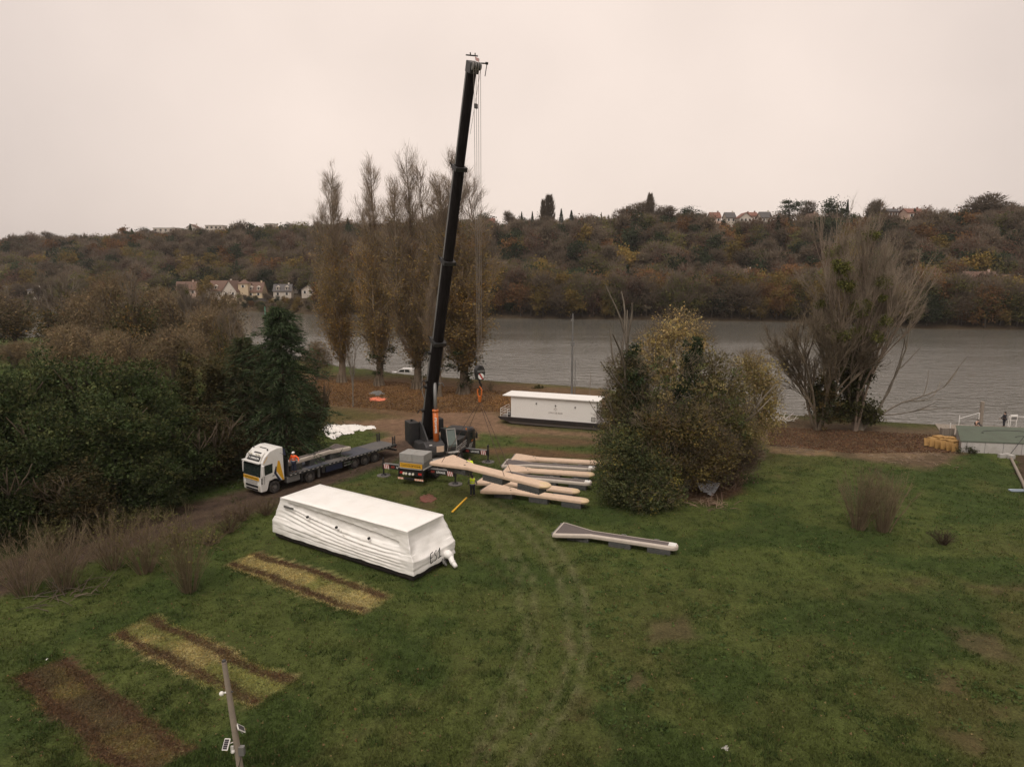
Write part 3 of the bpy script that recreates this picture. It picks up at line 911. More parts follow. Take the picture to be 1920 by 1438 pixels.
# ------------------------------------------------ trees on the near bank, left (behind the evergreen hedge)
def bank_tree(kind, seed_n=5200):
    tr, cr = TB(), TB(); tips = []
    col = (0.15, 0.125, 0.095)
    if kind == 'willow':   # rounded, dense fine brown twigs
        for k in range(5):
            a = k * 1.26 + R_.random(); grow(tr, (0, 0, 0), (math.cos(a) * 0.4, math.sin(a) * 0.4, 1), 4.2, 0.26, 2, col, tips, 3, 0.6, 0.3, 0.7, 3, 0.2)
        b = [(0, 0, 6.2, 5.4, 5.4, 4.8), (-3, 0.5, 5, 2.8, 2.8, 3.2), (3.2, -.5, 5.2, 2.6, 2.6, 3.4), (0.5, 1, 8.6, 3, 3, 2.6)]
        crown(cr, b, 5200, 0.26, [(0.175, 0.128, 0.07), (0.145, 0.108, 0.062), (0.20, 0.145, 0.075)], per=12, spread=0.16, shell=0.4, core=True)
        m = 3800; kk = rng.integers(0, 4, m); bb = np.array(b)[kk]; d = unit(m)
        P = bb[:, :3] + d * bb[:, 3:6] * rng.uniform(.7, 1.0, (m, 1)); D = d + np.array([0, 0, 0.5]); D /= np.linalg.norm(D, axis=1)[:, None]
        cr.twigs(P, D, 1.0 * rng.uniform(.5, 1.2, m), 0.05, pal([(0.21, 0.16, 0.10)], m, .2))
    elif kind == 'bare':   # tall open crown with mistletoe
        for k in range(3):
            a = k * 2.1 + R_.random(); grow(tr, (0, 0, 0), (math.cos(a) * 0.16, math.sin(a) * 0.16, 1), 6.5, 0.34, 3, (0.21, 0.18, 0.145), tips, 3, 0.5, 0.2, 0.66, 4, 0.25)
        twig_tips(cr, tips, 46, 1.3, 0.045, [(0.19, 0.155, 0.115), (0.16, 0.13, 0.10)], 0.55)
        for k in range(5):
            pts, _ = tips[R_.randrange(len(tips))]; q = pts[2]
            crown(cr, [(q[0], q[1], q[2], .8, .8, .8)], 130, 0.2, [(0.10, 0.105, 0.03)], per=8, core=True)
    else:                  # ivy-clad leafy brown-green
        grow(tr, (0, 0, 0), (0, 0, 1), 5, 0.3, 3, col, tips, 3, 0.5, 0.25, 0.7, 4, 0.2)
        b = [(0, 0, 6.5, 3.6, 3.6, 5.2), (-2, 1, 4.5, 2.2, 2.2, 3), (2, -.6, 5, 2.2, 2.2, 3), (0, 0, 3, 1.6, 1.6, 3)]
        crown(cr, b, 5200, 0.27, [(0.115, 0.085, 0.04), (0.075, 0.075, 0.03), (0.19, 0.12, 0.035), (0.05, 0.06, 0.022)], w=[.4, .25, .15, .2], per=14, spread=0.2, shell=.4)
        twig_tips(cr, tips, 18, 1.2, 0.05, [(0.17, 0.135, 0.10)], 0.5)
    a = tr.mesh('trunk'); a.materials.append(M_bark); b = cr.mesh('crown'); b.materials.append(M_leaf)
    return a, b
BT = {k: [bank_tree(k) for _ in range(2)] for k in ('willow', 'bare', 'ivy')}
BH = {'willow': 11.0, 'bare': 19.0, 'ivy': 11.5}
def put_bank(kind, px, base, top, wide, label, v=0):
    p = gp(px, base, 0); y = p.y
    zt = dpt(px, top, y).z
    o = tree('bank_tree', (p.x, p.y, gz(p.x, p.y) - 0.1), R_.random() * 6, label)
    hz = zt / BH[kind]; nw = {'willow': 11.5, 'bare': 13.0, 'ivy': 8.0}[kind]
    wx = wide * y / FPX / nw
    o.scale = (wx, wx, hz)
    for nm, me, in zip(('trunk', 'crown'), BT[kind][v]):
        c = bpy.data.objects.new(nm, me); COL.objects.link(c); c.parent = o
    return o
put_bank('bare', 112, 662, 486, 120, 'tall bare mistletoe tree at the left above the green field', 0)
put_bank('ivy', 118, 668, 570, 110, 'rusty brown ivy clad tree under the tall bare tree at the left', 1)
put_bank('ivy', 30, 650, 560, 110, 'dark brown tree at the left edge beyond the field', 0)
put_bank('willow', -30, 655, 540, 150, 'brown rounded tree cut by the left edge beyond the field', 1)
put_bank('willow', 178, 668, 548, 120, 'brown rounded tree right of the tall bare mistletoe tree', 0)
put_bank('willow', 235, 672, 516, 130, 'large rounded ochre brown tree at the left on the near bank', 1)
put_bank('ivy', 258, 684, 545, 90, 'ivy covered stem in front of the large ochre brown tree', 0)
put_bank('willow', 312, 668, 540, 150, 'wide grey brown tree with a flat crown left of the riverside houses', 0)
put_bank('bare', 368, 676, 508, 90, 'leaning bare tree with mistletoe in front of the riverside houses', 1)
put_bank('ivy', 372, 684, 590, 70, 'ivy tangle at the foot of the leaning mistletoe tree', 1)
put_bank('willow', 408, 668, 548, 120, 'brown rounded tree hiding the left end of the river reach', 0)
put_bank('bare', 440, 690, 560, 70, 'thin bare tree at the left end of the river reach', 0)
put_bank('willow', 405, 692, 575, 120, 'low brown tree at the edge of the river gap', 1)
put_bank('willow', 150, 705, 610, 140, 'low brown scrub tree behind the dark evergreens at the left', 0)
put_bank('willow', 325, 720, 615, 150, 'mauve brown scrub tree behind the ivy column', 1)
put_bank('willow', 230, 725, 620, 120, 'brown scrub tree in the middle of the left bank', 0)
put_bank('ivy', 425, 760, 598, 46, 'small golden tree at the edge of the river behind the firs', 1)
put_bank('ivy', 455, 800, 640, 90, 'olive brown tree behind the two firs', 0)
put_bank('willow', 595, 712, 640, 60, 'tawny shrub at the water edge behind the big fir', 0)
put_bank('willow', 30, 690, 640, 90, 'low brown scrub by the pole in the field', 1)

# ------------------------------------------------ the row of tall poplars by the water
def poplar(H, lean, leafy, ivy, seed, lead):
    tr, cr, iv = TB(), TB(), TB()
    col = (0.165, 0.13, 0.095)
    hl = [1.0] + [R_.uniform(0.80, 0.96) for _ in range(lead - 1)]
    tk = [(0, 0, -0.3), (0, 0, 0.3), (0.1, 0, 1.8), (0.15, 0.05, 4)]
    tr.tube(tk, [0.62, 0.52, 0.42, 0.36], col, 10)
    for k in range(9):   # buttress roots
        a = k * 0.7; tr.tube([(math.cos(a) * .38, math.sin(a) * .38, 1.5), (math.cos(a) * .62, math.sin(a) * .62, -0.1)], [0.08, 0.15], col, 5)
    LP, LD, LH = [], [], []
    for li in range(lead):
        a = li * 2 * PI / max(lead, 1) + R_.random(); off = 0 if li == 0 else R_.uniform(1.5, 2.9)
        h = H * hl[li]; z = np.linspace(3.5, h, 14); t = (z - 3.5) / (h - 3.5)
        r = off * np.clip(t * 2.6, 0, 1) ** 0.8 * (1 - .35 * t * t)
        pts = np.stack([0.15 + np.cos(a) * r + np.cumsum(rng.normal(size=14)) * 0.035 + lean * t * t, 0.05 + np.sin(a) * r + np.cumsum(rng.normal(size=14)) * 0.035, z], 1)
        tr.tube(pts, np.linspace(0.20 if li else 0.30, 0.015, 14), col, 6)
        nb = 95 if li == 0 else 66
        for k in range(nb):
            s = (k + R_.random()) / nb * 12.3; i = int(s); f = s - i
            P = pts[i] * (1 - f) + pts[i + 1] * f; tt = s / 13
            aa = R_.random() * 2 * PI
            env = 3.2 * (1 - tt) ** 0.5 * (0.55 + 0.45 * min(1, tt * 5))
            L = R_.uniform(3.2, 6.5) * (1 - 0.55 * tt)
            out = min(env * 1.25, 3.4) * R_.uniform(0.35, 1.0)
            q = [P]
            for g in range(1, 5):
                w_ = g / 4
                q.append(P + np.array([math.cos(aa) * out * (w_ ** 0.6) * 0.8, math.sin(aa) * out * (w_ ** 0.6) * 0.8, L * w_]))
            q = np.array(q); q[1:] += rng.normal(size=(4, 3)) * 0.06
            tr.tube(q, [0.05 * (1.2 - tt), 0.035, 0.026, 0.018, 0.008], col, 3)
            m = 62
            s2 = rng.random(m) * 3.999; i2 = s2.astype(int); f2 = (s2 - i2)[:, None]
            PP = q[i2] * (1 - f2) + q[i2 + 1] * f2 + rng.normal(size=(m, 3)) * np.array([.2, .2, .1])
            DD = (q[i2 + 1] - q[i2]); DD /= np.linalg.norm(DD, axis=1)[:, None]
            DD = DD + rng.normal(size=(m, 3)) * 0.22; DD /= np.linalg.norm(DD, axis=1)[:, None]
            LP.append(PP); LD.append(DD)
    P = np.concatenate(LP); D = np.concatenate(LD); n = len(P)
    cr.twigs(P, D, 1.25 * rng.uniform(0.5, 1.3, n), 0.026, pal([(0.29, 0.23, 0.17), (0.24, 0.19, 0.14), (0.34, 0.27, 0.20)], n, 0.15))
    # remaining leaves, thick in the lower two thirds
    hfrac = P[:, 2] / H
    pr = leafy * np.clip((0.74 - hfrac) / 0.3, 0, 1)
    for rep in range(3):
        k = rng.random(n) < pr * .8
        Q = P[k] + rng.normal(size=(k.sum(), 3)) * 0.32
        big = vnoise(Q[:, 0] * 0.5 + 9, Q[:, 2] * 0.35, seed, 2)
        c = pal([(0.28, 0.20, 0.075), (0.23, 0.17, 0.075), (0.32, 0.215, 0.065)], len(Q), 0.2) * (0.75 + 0.5 * big)[:, None]
        g = big > 0.62; c[g] = pal([(0.28, 0.175, 0.045), (0.25, 0.15, 0.045)], int(g.sum()), 0.2)
        cr.leaves(Q, 0.17, c)
    # lower skirt of drooping shoots
    m = 1500
    a = rng.random(m) * 2 * PI; z = rng.uniform(3.5, 11, m); r = rng.uniform(0.8, 3.6, m) * np.clip((z - 2) / 6, 0.2, 1)
    Q = np.stack([np.cos(a) * r, np.sin(a) * r, z], 1)
    cr.leaves(Q, 0.17, pal([(0.19, 0.135, 0.06), (0.15, 0.115, 0.055), (0.23, 0.16, 0.06)], m, .2))
    if ivy:
        for z0 in np.arange(1.5, ivy, 0.8):
            crown(iv, [(0.15 + rng.normal() * .3, 0.05 + rng.normal() * .3, z0, 0.62, 0.62, 1.0)], 90, 0.16, [(0.032, 0.044, 0.018), (0.05, 0.055, 0.022)], per=9, core=True)
        for k in range(4):
            a = R_.random() * 6; crown(iv, [(math.cos(a) * 1.4, math.sin(a) * 1.4, R_.uniform(4, 7), .8, .8, 0.7)], 120, 0.18, [(0.04, 0.055, 0.02)], per=9)
    return tr, cr, iv
def put_poplar(px, base, top, label, sx, args):
    p = gp(px, base, 0)
    H = dpt(px, top, p.y).z
    tr, cr, iv = poplar(H, *args)
    o = tree('poplar_tree', (p.x, p.y, gz(p.x, p.y) - 0.05), 0, label)
    o.scale = (sx * 1.4, sx * 1.4, 1)
    tr.build('trunk', M_bark, o); cr.build('crown', M_leaf, o)
    if args[2]: iv.build('ivy', M_leaf, o)
put_poplar(641, 716, 322, 'first tall poplar from the left with two bare spires', 0.98, (-0.5, 0.85, 0, 71, 3))
put_poplar(711, 723, 303, 'second tall poplar from the left with ivy up its trunk', 1.0, (-0.3, 0.7, 12, 72, 3))
put_poplar(782, 728, 291, 'third tall poplar, the broadest top, just left of the boom', 1.05, (-0.7, 0.45, 7, 73, 5))
put_poplar(868, 738, 286, 'tall poplar behind the crane boom with golden ivy hung flank', 1.18, (-0.9, 0.9, 16, 74, 5))
put_poplar(824, 744, 498, 'slim young bare poplar between the boom and the golden poplar', 0.45, (0.1, 0.15, 0, 75, 2))
# small bare sapling beside the white sheet
def sapling(px, base, top, label, spread=0.25, n=10, name='sapling'):
    p = gp(px, base, 0); H = dpt(px, top, p.y).z
    tr, tips = TB(), []
    grow(tr, (0, 0, 0), (0, 0, 1), H * 0.45, 0.11, 2, (0.20, 0.175, 0.145), tips, 3, spread, 0.1, 0.75, 4, 0.3, 4)
    cr = TB(); twig_tips(cr, tips, n, H * 0.1, 0.035, [(0.2, 0.165, 0.13)], 0.35)
    o = tree(name, (p.x, p.y, gz(p.x, p.y)), 0, label)
    tr.build('trunk', M_bark, o); cr.build('crown', M_leaf, o)
sapling(662, 762, 655, 'thin bare sapling in front of the leaf litter left of the boom')

# ------------------------------------------------ dark evergreen belt along the track
def hedge_tree(v):
    tr, cr, tips = TB(), TB(), []
    grow(tr, (0, 0, -.2), (0, 0, 1), 4.5, 0.28, 3, (0.11, 0.085, 0.06), tips, 3, 0.55, 0.25, 0.7, 4, 0.25)
    b = [(0, 0, 4.6, 3.3, 3.3, 4.6), (0, 0, 9.2, 2.3, 2.3, 2.9)]
    for k in range(8):
        a = R_.random() * 6.283; q = R_.uniform(1.5, 2.9); b.append((math.cos(a) * q, math.sin(a) * q, R_.uniform(1.4, 8.5), R_.uniform(1.1, 1.9), R_.uniform(1.1, 1.9), R_.uniform(1.1, 2.0)))
    G = [(0.056, 0.078, 0.028), (0.058, 0.080, 0.028), (0.036, 0.052, 0.02), (0.080, 0.088, 0.032)]
    if v == 2: G = [(0.072, 0.062, 0.028), (0.05, 0.058, 0.024), (0.098, 0.076, 0.034)]
    crown(cr, b, 15000, 0.23, G, per=30, spread=0.17, shell=0.32, up=0.1, core=True)
    m = 2600; kk = rng.integers(0, len(b), m); bb = np.array(b)[kk]; d = unit(m)
    P = bb[:, :3] + d * bb[:, 3:6] * rng.uniform(.85, 1.08, (m, 1)); D = d * 0.7 + np.array([0, 0, 0.6]) + rng.normal(size=(m, 3)) * .3; D /= np.linalg.norm(D, axis=1)[:, None]
    ok = P[:, 2] > 0.4
    cr.twigs(P[ok], D[ok], 0.65 * rng.uniform(.5, 1.2, int(ok.sum())), 0.07, pal(G, int(ok.sum()), .25))
    a = tr.mesh('trunk'); a.materials.append(M_bark); c = cr.mesh('crown'); c.materials.append(M_leaf)
    return a, c
HG = [hedge_tree(v) for v in (0, 1, 2)]
def put_hedge(px, base, top, wide, v, label):
    p = gp(px, base, 0); zt = dpt(px, top, p.y).z
    o = tree('evergreen_tree', (p.x, p.y, gz(p.x, p.y) - .1), R_.random() * 6, label)
    wx = wide * p.y / FPX / 8.4; o.scale = (wx, wx, zt / 12.2)
    for nm, me in zip(('trunk', 'crown'), HG[v]):
        c = bpy.data.objects.new(nm, me); COL.objects.link(c); c.parent = o
for a in [
    (-70, 985, 680, 210, 0, 'dark green tree cut off by the left edge'), (30, 960, 672, 200, 1, 'dark green tree at the left end of the evergreen belt'),
    (105, 985, 752, 170, 0, 'lower dark green tree in front at the left of the belt'), (120, 930, 655, 190, 1, 'dark green tree behind the bare grey tree'),
    (195, 935, 662, 180, 0, 'dark green tree just right of the bare grey tree'), (225, 960, 735, 190, 1, 'broad dark tree in the front of the evergreen belt'),
    (-20, 1030, 800, 190, 1, 'lowest dark tree by the bare bushes at the left edge'),
    (280, 915, 668, 170, 0, 'tall dark tree in the middle of the evergreen belt'), (335, 925, 745, 150, 1, 'rounded dark tree above the track bend'),
    (352, 885, 700, 130, 0, 'dark tree behind the ivy column'), (400, 905, 760, 140, 2, 'olive brown shrub tree left of the lorry cab'),
    (425, 870, 668, 120, 2, 'brownish tree left of the smaller fir'), (305, 958, 845, 120, 0, 'low green shrub tree at the track bend'), (585, 845, 705, 80, 2, 'olive shrub at the foot of the big fir'),
    (150, 1000, 860, 160, 2, 'brownish green undergrowth beside the track at the left'), (60, 880, 690, 220, 1, 'dark tree at the back of the belt at the left'),
    (480, 880, 780, 120, 2, 'olive brown undergrowth behind the lorry cab')]:
    put_hedge(*a)
def conifer(px, base, top, wide, label, n=620, col=((0.048, 0.072, 0.034), (0.062, 0.086, 0.04), (0.036, 0.054, 0.026))):
    p = gp(px, base, 0); H = dpt(px, top, p.y).z; W = wide * p.y / FPX / 2
    tr, cr = TB(), TB()
    tr.tube([(0, 0, -0.2), (0, 0, H * .5), (0.05, 0, H)], [0.28, 0.17, 0.02], (0.11, 0.08, 0.055), 7)
    Ps, Ds, Ls = [], [], []
    for k in range(n):
        t = (k + R_.random()) / n; z = 0.8 + (H - 1.0) * t
        a = R_.random() * 6.283; R0 = W * (1 - t) ** 0.42 * R_.uniform(0.45, 1.12) * (0.82 + 0.3 * math.sin(a * 3 + z * 1.3)) + 0.2
        m = 26; s = rng.random(m) ** 0.75
        droop = -0.32 * R0 * s * s + 0.12 * R0 * s
        P = np.stack([np.cos(a) * R0 * s, np.sin(a) * R0 * s, z + droop], 1) + rng.normal(size=(m, 3)) * 0.10
        D = np.stack([np.full(m, math.cos(a)), np.full(m, math.sin(a)), np.full(m, -0.25)], 1) + rng.normal(size=(m, 3)) * 0.5
        D /= np.linalg.norm(D, axis=1)[:, None]
        Ps.append(P); Ds.append(D)
        if k % 3 == 0: tr.tube([(0, 0, z), (math.cos(a) * R0 * .8, math.sin(a) * R0 * .8, z - 0.15 * R0)], [0.04, 0.012], (0.11, 0.08, 0.055), 3)
    P = np.concatenate(Ps); D = np.concatenate(Ds); m = len(P)
    cr.twigs(P, D, 0.55 * rng.uniform(.5, 1.3, m), 0.10, pal(col, m, 0.28))
    o = tree('fir_tree', (p.x, p.y, gz(p.x, p.y)), 0, label)
    tr.build('trunk', M_bark, o); cr.build('crown', M_leaf, o)
conifer(540, 878, 574, 250, 'tall dark fir standing behind the lorry trailer', 760)
conifer(470, 880, 630, 165, 'shorter fir left of the tall fir behind the lorry cab', 560, ((0.052, 0.068, 0.032), (0.065, 0.076, 0.036), (0.085, 0.074, 0.036)))
# ivy column and bare grey tree in the belt
def ivy_post(px, base, top, wide, label, cols, name='ivy_column'):
    p = gp(px, base, 0); H = dpt(px, top, p.y).z; W = wide * p.y / FPX / 2
    cr, tr = TB(), TB()
    tr.tube([(0, 0, -.2), (0.1, 0, H * .5), (0, 0.1, H * .95)], [0.25, 0.2, 0.1], (0.1, 0.08, 0.06), 6)
    b = [(rng.normal() * .2 * W, rng.normal() * .2 * W, z, W * R_.uniform(.75, 1.1), W * R_.uniform(.75, 1.1), 1.1) for z in np.arange(0.8, H - .8, 0.9)]
    crown(cr, b, 5200, 0.2, cols, per=20, spread=0.2, shell=.35)
    o = tree(name, (p.x, p.y, gz(p.x, p.y)), 0, label, 'ivy clad stem')
    tr.build('trunk', M_bark, o); cr.build('crown', M_leaf, o)
ivy_post(368, 900, 642, 38, 'ivy smothered dead trunk rising above the dark belt', [(0.085, 0.075, 0.03), (0.05, 0.052, 0.022), (0.12, 0.10, 0.045)])
ivy_post(408, 885, 672, 44, 'second ivy smothered stem left of the smaller fir', [(0.085, 0.07, 0.03), (0.055, 0.05, 0.022), (0.11, 0.09, 0.04)])
def bare_tree(px, base, top, label, spread, depth, r0, L0, cols, stems=1, per=40, tw=0.035, tl=0.8, wood_=(0.2, 0.17, 0.135), upw=0.2, name='bare_tree', shrink=0.68, sx=1.0, mistle=0, vase=0.25):
    p = gp(px, base, 0); H = dpt(px, top, p.y).z
    tr, cr, tips = TB(), TB(), []
    for k in range(stems):
        a = k * 2 * PI / stems + R_.random()
        grow(tr, (math.cos(a) * .12 * (stems > 1), math.sin(a) * .12 * (stems > 1), -.2), (math.cos(a) * vase * (stems > 1), math.sin(a) * vase * (stems > 1), 1), L0, r0, depth, wood_, tips, 3, spread, 0.18, shrink, 4, upw)
    twig_tips(cr, tips, per, tl, tw, cols, 0.5, upw)
    zmax = float(np.percentile([q[0][-1][2] for q in tips], 98)) + tl * .6; k = H / zmax
    ml = None
    o = tree(name, (p.x, p.y, gz(p.x, p.y) - .05), 0, label); o.scale = (k * sx, k * sx, k)
    tr.build('trunk', M_bark, o); cr.build('crown', M_leaf, o)
    if mistle:
        for _ in range(mistle):
            pts, _l = tips[R_.randrange(len(tips))]; q = pts[R_.randrange(0, 3)]; s = R_.uniform(.45, .95)
            mb = TB(); crown(mb, [(0, 0, 0, s, s, s * .9)], int(750 * s), 0.17, [(0.135, 0.135, 0.038), (0.10, 0.105, 0.03)], per=7, spread=.25, zmin=-9, shell=.6)
            b_ = mb.build('mistletoe', M_leaf, o); b_.location = q
    return o, tips
bare_tree(146, 905, 690, 'grey leafless tree in front of the dark evergreens', 0.55, 4, 0.2, 3.2, [(0.15, 0.125, 0.10)], 1, 26, 0.03, 0.6)
bare_tree(82, 900, 742, 'small brown leafless tree left of the grey leafless tree', 0.5, 4, 0.14, 2.4, [(0.115, 0.085, 0.06)], 1, 26, 0.03, 0.6)

# ------------------------------------------------ bare bushes in the meadow
def bush(px, base, top, wide, label, stems=56, cols=((0.215, 0.165, 0.105), (0.18, 0.138, 0.088)), leaves=0, lcol=((0.16, 0.15, 0.05),), name='bare_bush', fan=1.0):
    p = gp(px, base, 0); H = dpt(px, top, p.y).z; W = wide * p.y / FPX / 2
    st, cr = TB(), TB(); Ps, Ds = [], []
    for k in range(stems):
        a = R_.random() * 6.283; q = R_.random() ** 0.6; h = H * R_.uniform(0.55, 1.0) * (1 - 0.25 * q)
        b0 = np.array([math.cos(a) * 0.4 * q * W * .5, math.sin(a) * .4 * q * W * .5, -.05])
        tip = np.array([math.cos(a) * W * q * fan, math.sin(a) * W * q * fan, h])
        t = np.linspace(0, 1, 5)[:, None]; pts = b0 * (1 - t) + tip * t
        pts[:, 2] = h * (np.linspace(0, 1, 5) ** 0.8); pts[1:4] += rng.normal(size=(3, 3)) * 0.05
        c = np.array(cols[k % len(cols)]) * R_.uniform(.8, 1.2)
        st.tube(pts, [0.022, 0.017, 0.013, 0.008, 0.004], c, 3)
        m = 26; s = 0.7 + rng.random(m) * 3.29; i = s.astype(int); f = (s - i)[:, None]
        P = pts[i] * (1 - f) + pts[i + 1] * f; D = pts[i + 1] - pts[i]; D = D / np.linalg.norm(D, axis=1)[:, None] + rng.normal(size=(m, 3)) * .42
        D /= np.linalg.norm(D, axis=1)[:, None]; Ps.append(P); Ds.append(D)
    P = np.concatenate(Ps); D = np.concatenate(Ds); m = len(P)
    cr.twigs(P, D, H * 0.15 * rng.uniform(.4, 1.3, m), 0.016, pal(cols, m, .2))
    if leaves:
        k = rng.choice(m, leaves); ok = P[k][:, 2] > H * .45
        cr.leaves(P[k][ok] + rng.normal(size=(int(ok.sum()), 3)) * .12, 0.12, pal(lcol, int(ok.sum()), .2))
    o = tree(name, (p.x, p.y, gz(p.x, p.y)), 0, label, 'bush')
    st.build('stem', M_bark, o, kind='stuff'); cr.build('twig', M_leaf, o, kind='stuff')
bush(1608, 992, 850, 120, 'left clump of the leafless bush standing alone in the right meadow', 75)
bush(1656, 996, 856, 120, 'right clump of the leafless bush standing alone in the right meadow', 75)
bush(48, 1112, 966, 190, 'leafless bush nearest the left edge', 60, ((0.19, 0.148, 0.095), (0.22, 0.17, 0.11)))
bush(118, 1105, 958, 180, 'leafless bush second from the left edge', 60, ((0.19, 0.148, 0.095), (0.22, 0.17, 0.11)))
bush(212, 1065, 938, 150, 'leafless bush with yellow leaves beside the track', 60, leaves=500)
bush(272, 1072, 940, 140, 'brown leafless bush in the middle of the left group', 60, leaves=260)
bush(355, 1108, 938, 140, 'thin leafless shrub nearest the top straw bed', 60, ((0.17, 0.135, 0.08), (0.15, 0.12, 0.07)), leaves=420)
bush(1768, 1022, 992, 60, 'low dark tuft of dead stems on the right meadow', 60, ((0.07, 0.05, 0.035), (0.09, 0.065, 0.045)), name='dead_tuft')
for i, (px, base, top, wd, lf) in enumerate([(395, 1020, 985, 70, 200), (430, 998, 955, 70, 60), (330, 1028, 985, 60, 150), (455, 975, 935, 70, 40), (500, 965, 930, 60, 30)]):
    bush(px, base, top, wd, ['bramble clump with yellow leaves left of the wrapped cabin', 'brown reed clump between the lorry and the straw bed', 'low bramble clump at the bend of the track', 'dead reed clump beside the front wheel of the lorry', 'dead reed clump in front of the lorry'][i], 70,
         ((0.135, 0.10, 0.06), (0.11, 0.08, 0.05)), leaves=lf, name='bramble_clump', fan=1.3)
for i, (px, base, top, wd) in enumerate([(242, 985, 948, 90), (175, 1000, 950, 80), (100, 1035, 965, 90), (300, 975, 948, 60)]):
    bush(px, base, top, wd, ['yellow leaved shrub on the near side of the track', 'pale yellow shrub under the dark belt', 'arching yellow bramble at the foot of the belt at the left', 'small yellow shrub by the track at the foot of the belt'][i], 40,
         ((0.12, 0.10, 0.05),), leaves=900, lcol=((0.15, 0.15, 0.055), (0.11, 0.11, 0.04)), name='yellow_shrub', fan=1.2)

# ------------------------------------------------ the overgrown thicket in the middle right
def thick(name, px, base, label, blobs, n, size, cols, w=None, stems=None, cat='bush', tips=0, per=26, spread=.18):
    """blobs in photo pixels: (px, py, half width, half height, dy metres) at the depth of the base"""
    p = gp(px, base, 0); B = []
    for (bx, by, hw, hh, dy) in blobs:
        c = dpt(bx, by, p.y + dy); k = (p.y + dy) / FPX
        B.append((c.x - p.x, c.y - p.y, c.z, hw * k, max(hw, hh) * k * .8, hh * k))
    cr, tr = TB(), TB()
    crown(cr, B, n, size, cols, w, per=per, spread=spread, shell=.35, up=.15)
    if tips:
        m = tips; kk = rng.integers(0, len(B), m); bb = np.array(B)[kk]; d = unit(m); d[:, 2] = np.abs(d[:, 2]) * 1.0
        P = bb[:, :3] + d * bb[:, 3:6] * rng.uniform(.7, 1.05, (m, 1)); D = d + np.array([0, 0, .5]) + rng.normal(size=(m, 3)) * .4; D /= np.linalg.norm(D, axis=1)[:, None]
        ok = P[:, 2] > .2
        cr.twigs(P[ok], D[ok], .9 * rng.uniform(.4, 1.2, int(ok.sum())), .035, pal([(0.19, 0.155, 0.11), (0.15, 0.12, 0.085)], int(ok.sum()), .2))
    o = tree(name, (p.x, p.y, gz(p.x, p.y) - .05), 0, label, cat)
    tips_ = []
    for (dx, dy, ang, L, r) in (stems or []):
        grow(tr, (dx * .12, dy * .12, -.1), (math.sin(ang), 0.1, math.cos(ang)), L, r, 2, (0.17, 0.145, 0.115), tips_, 2, .5, .25, .7, 4, .1)
    if stems: tr.build('trunk', M_bark, o)
    cr.build('crown', M_leaf, o)
    return o
IVY = [(0.032, 0.050, 0.022), (0.046, 0.064, 0.026)]
thick('willow_tree', 1275, 885, 'yellow leaved tree at the back top of the thicket', [(1268, 622, 50, 42, 0), (1225, 645, 38, 36, 0), (1305, 645, 35, 42, 0), (1250, 700, 60, 50, 0), (1215, 700, 40, 50, 0)], 9000, 0.15,
      [(0.38, 0.29, 0.13), (0.33, 0.25, 0.11), (0.42, 0.32, 0.12), (0.24, 0.19, 0.09)], stems=[(0, 0, 0.05, 5.5, .25), (-1, 0, -.2, 5, .2), (.8, 0, .2, 5, .2)], cat='tree', tips=2200)
thick('willow_tree', 1418, 862, 'tawny yellow willow at the right shoulder of the thicket', [(1420, 715, 38, 55, 0), (1400, 690, 28, 34, 0), (1440, 760, 26, 55, 0), (1415, 800, 40, 50, 0)], 7500, 0.16,
      [(0.28, 0.22, 0.085), (0.22, 0.18, 0.07), (0.32, 0.24, 0.11)], stems=[(0, 0, 0.1, 4.5, .18), (-.5, 0, -.1, 4, .16)], cat='tree', tips=1600)
thick('ivy_tree', 1192, 905, 'ivy covered trunk at the left of the thicket', [(1188, 665, 17, 26, 0), (1192, 710, 22, 40, 0), (1190, 770, 26, 50, 0), (1200, 830, 35, 50, 0)], 6000, 0.15, IVY + [(0.055, 0.058, 0.025)], stems=[(0, 0, 0, 8, .28), (.5, 0, .5, 4, .1), (-.6, 0, -.5, 4, .1)], cat='tree')
thick('ivy_tree', 1290, 915, 'dark ivy covered trunk with two horns in the middle of the thicket', [(1309, 648, 15, 20, 0), (1286, 642, 8, 10, 0), (1298, 680, 22, 28, 0), (1285, 735, 26, 45, 0), (1270, 800, 32, 60, 0), (1265, 860, 38, 50, 0)], 8000, 0.15, IVY, stems=[(0, 0, -.1, 7, .3), (0, 0, .35, 4, .12)], cat='tree')
thick('thicket_tree', 1355, 905, 'olive brown spreading tree on the right of the thicket', [(1318, 745, 40, 55, 0), (1340, 700, 36, 50, 0), (1375, 745, 42, 60, 0), (1345, 790, 60, 70, 0), (1385, 820, 36, 50, 0), (1320, 840, 50, 70, 0), (1375, 872, 36, 36, 0)], 13000, 0.165,
      [(0.13, 0.11, 0.04), (0.10, 0.095, 0.034), (0.18, 0.145, 0.048), (0.10, 0.08, 0.04)], stems=[(0, 0, .25, 5, .2), (-.5, 0, -.2, 5, .22), (.4, 0, .5, 4, .15)], cat='tree', tips=1500)
thick('thicket_tree', 1175, 900, 'brown twiggy tree at the left shoulder of the thicket', [(1170, 745, 45, 50, 0), (1150, 790, 30, 45, 0), (1225, 760, 45, 50, 0), (1175, 700, 38, 38, 0)], 8000, 0.15,
      [(0.125, 0.108, 0.045), (0.165, 0.135, 0.055), (0.09, 0.088, 0.035)], stems=[(0, 0, -.3, 5, .2), (.4, 0, .3, 5, .18), (0, 0, .1, 6, .2)], cat='tree', tips=2600)
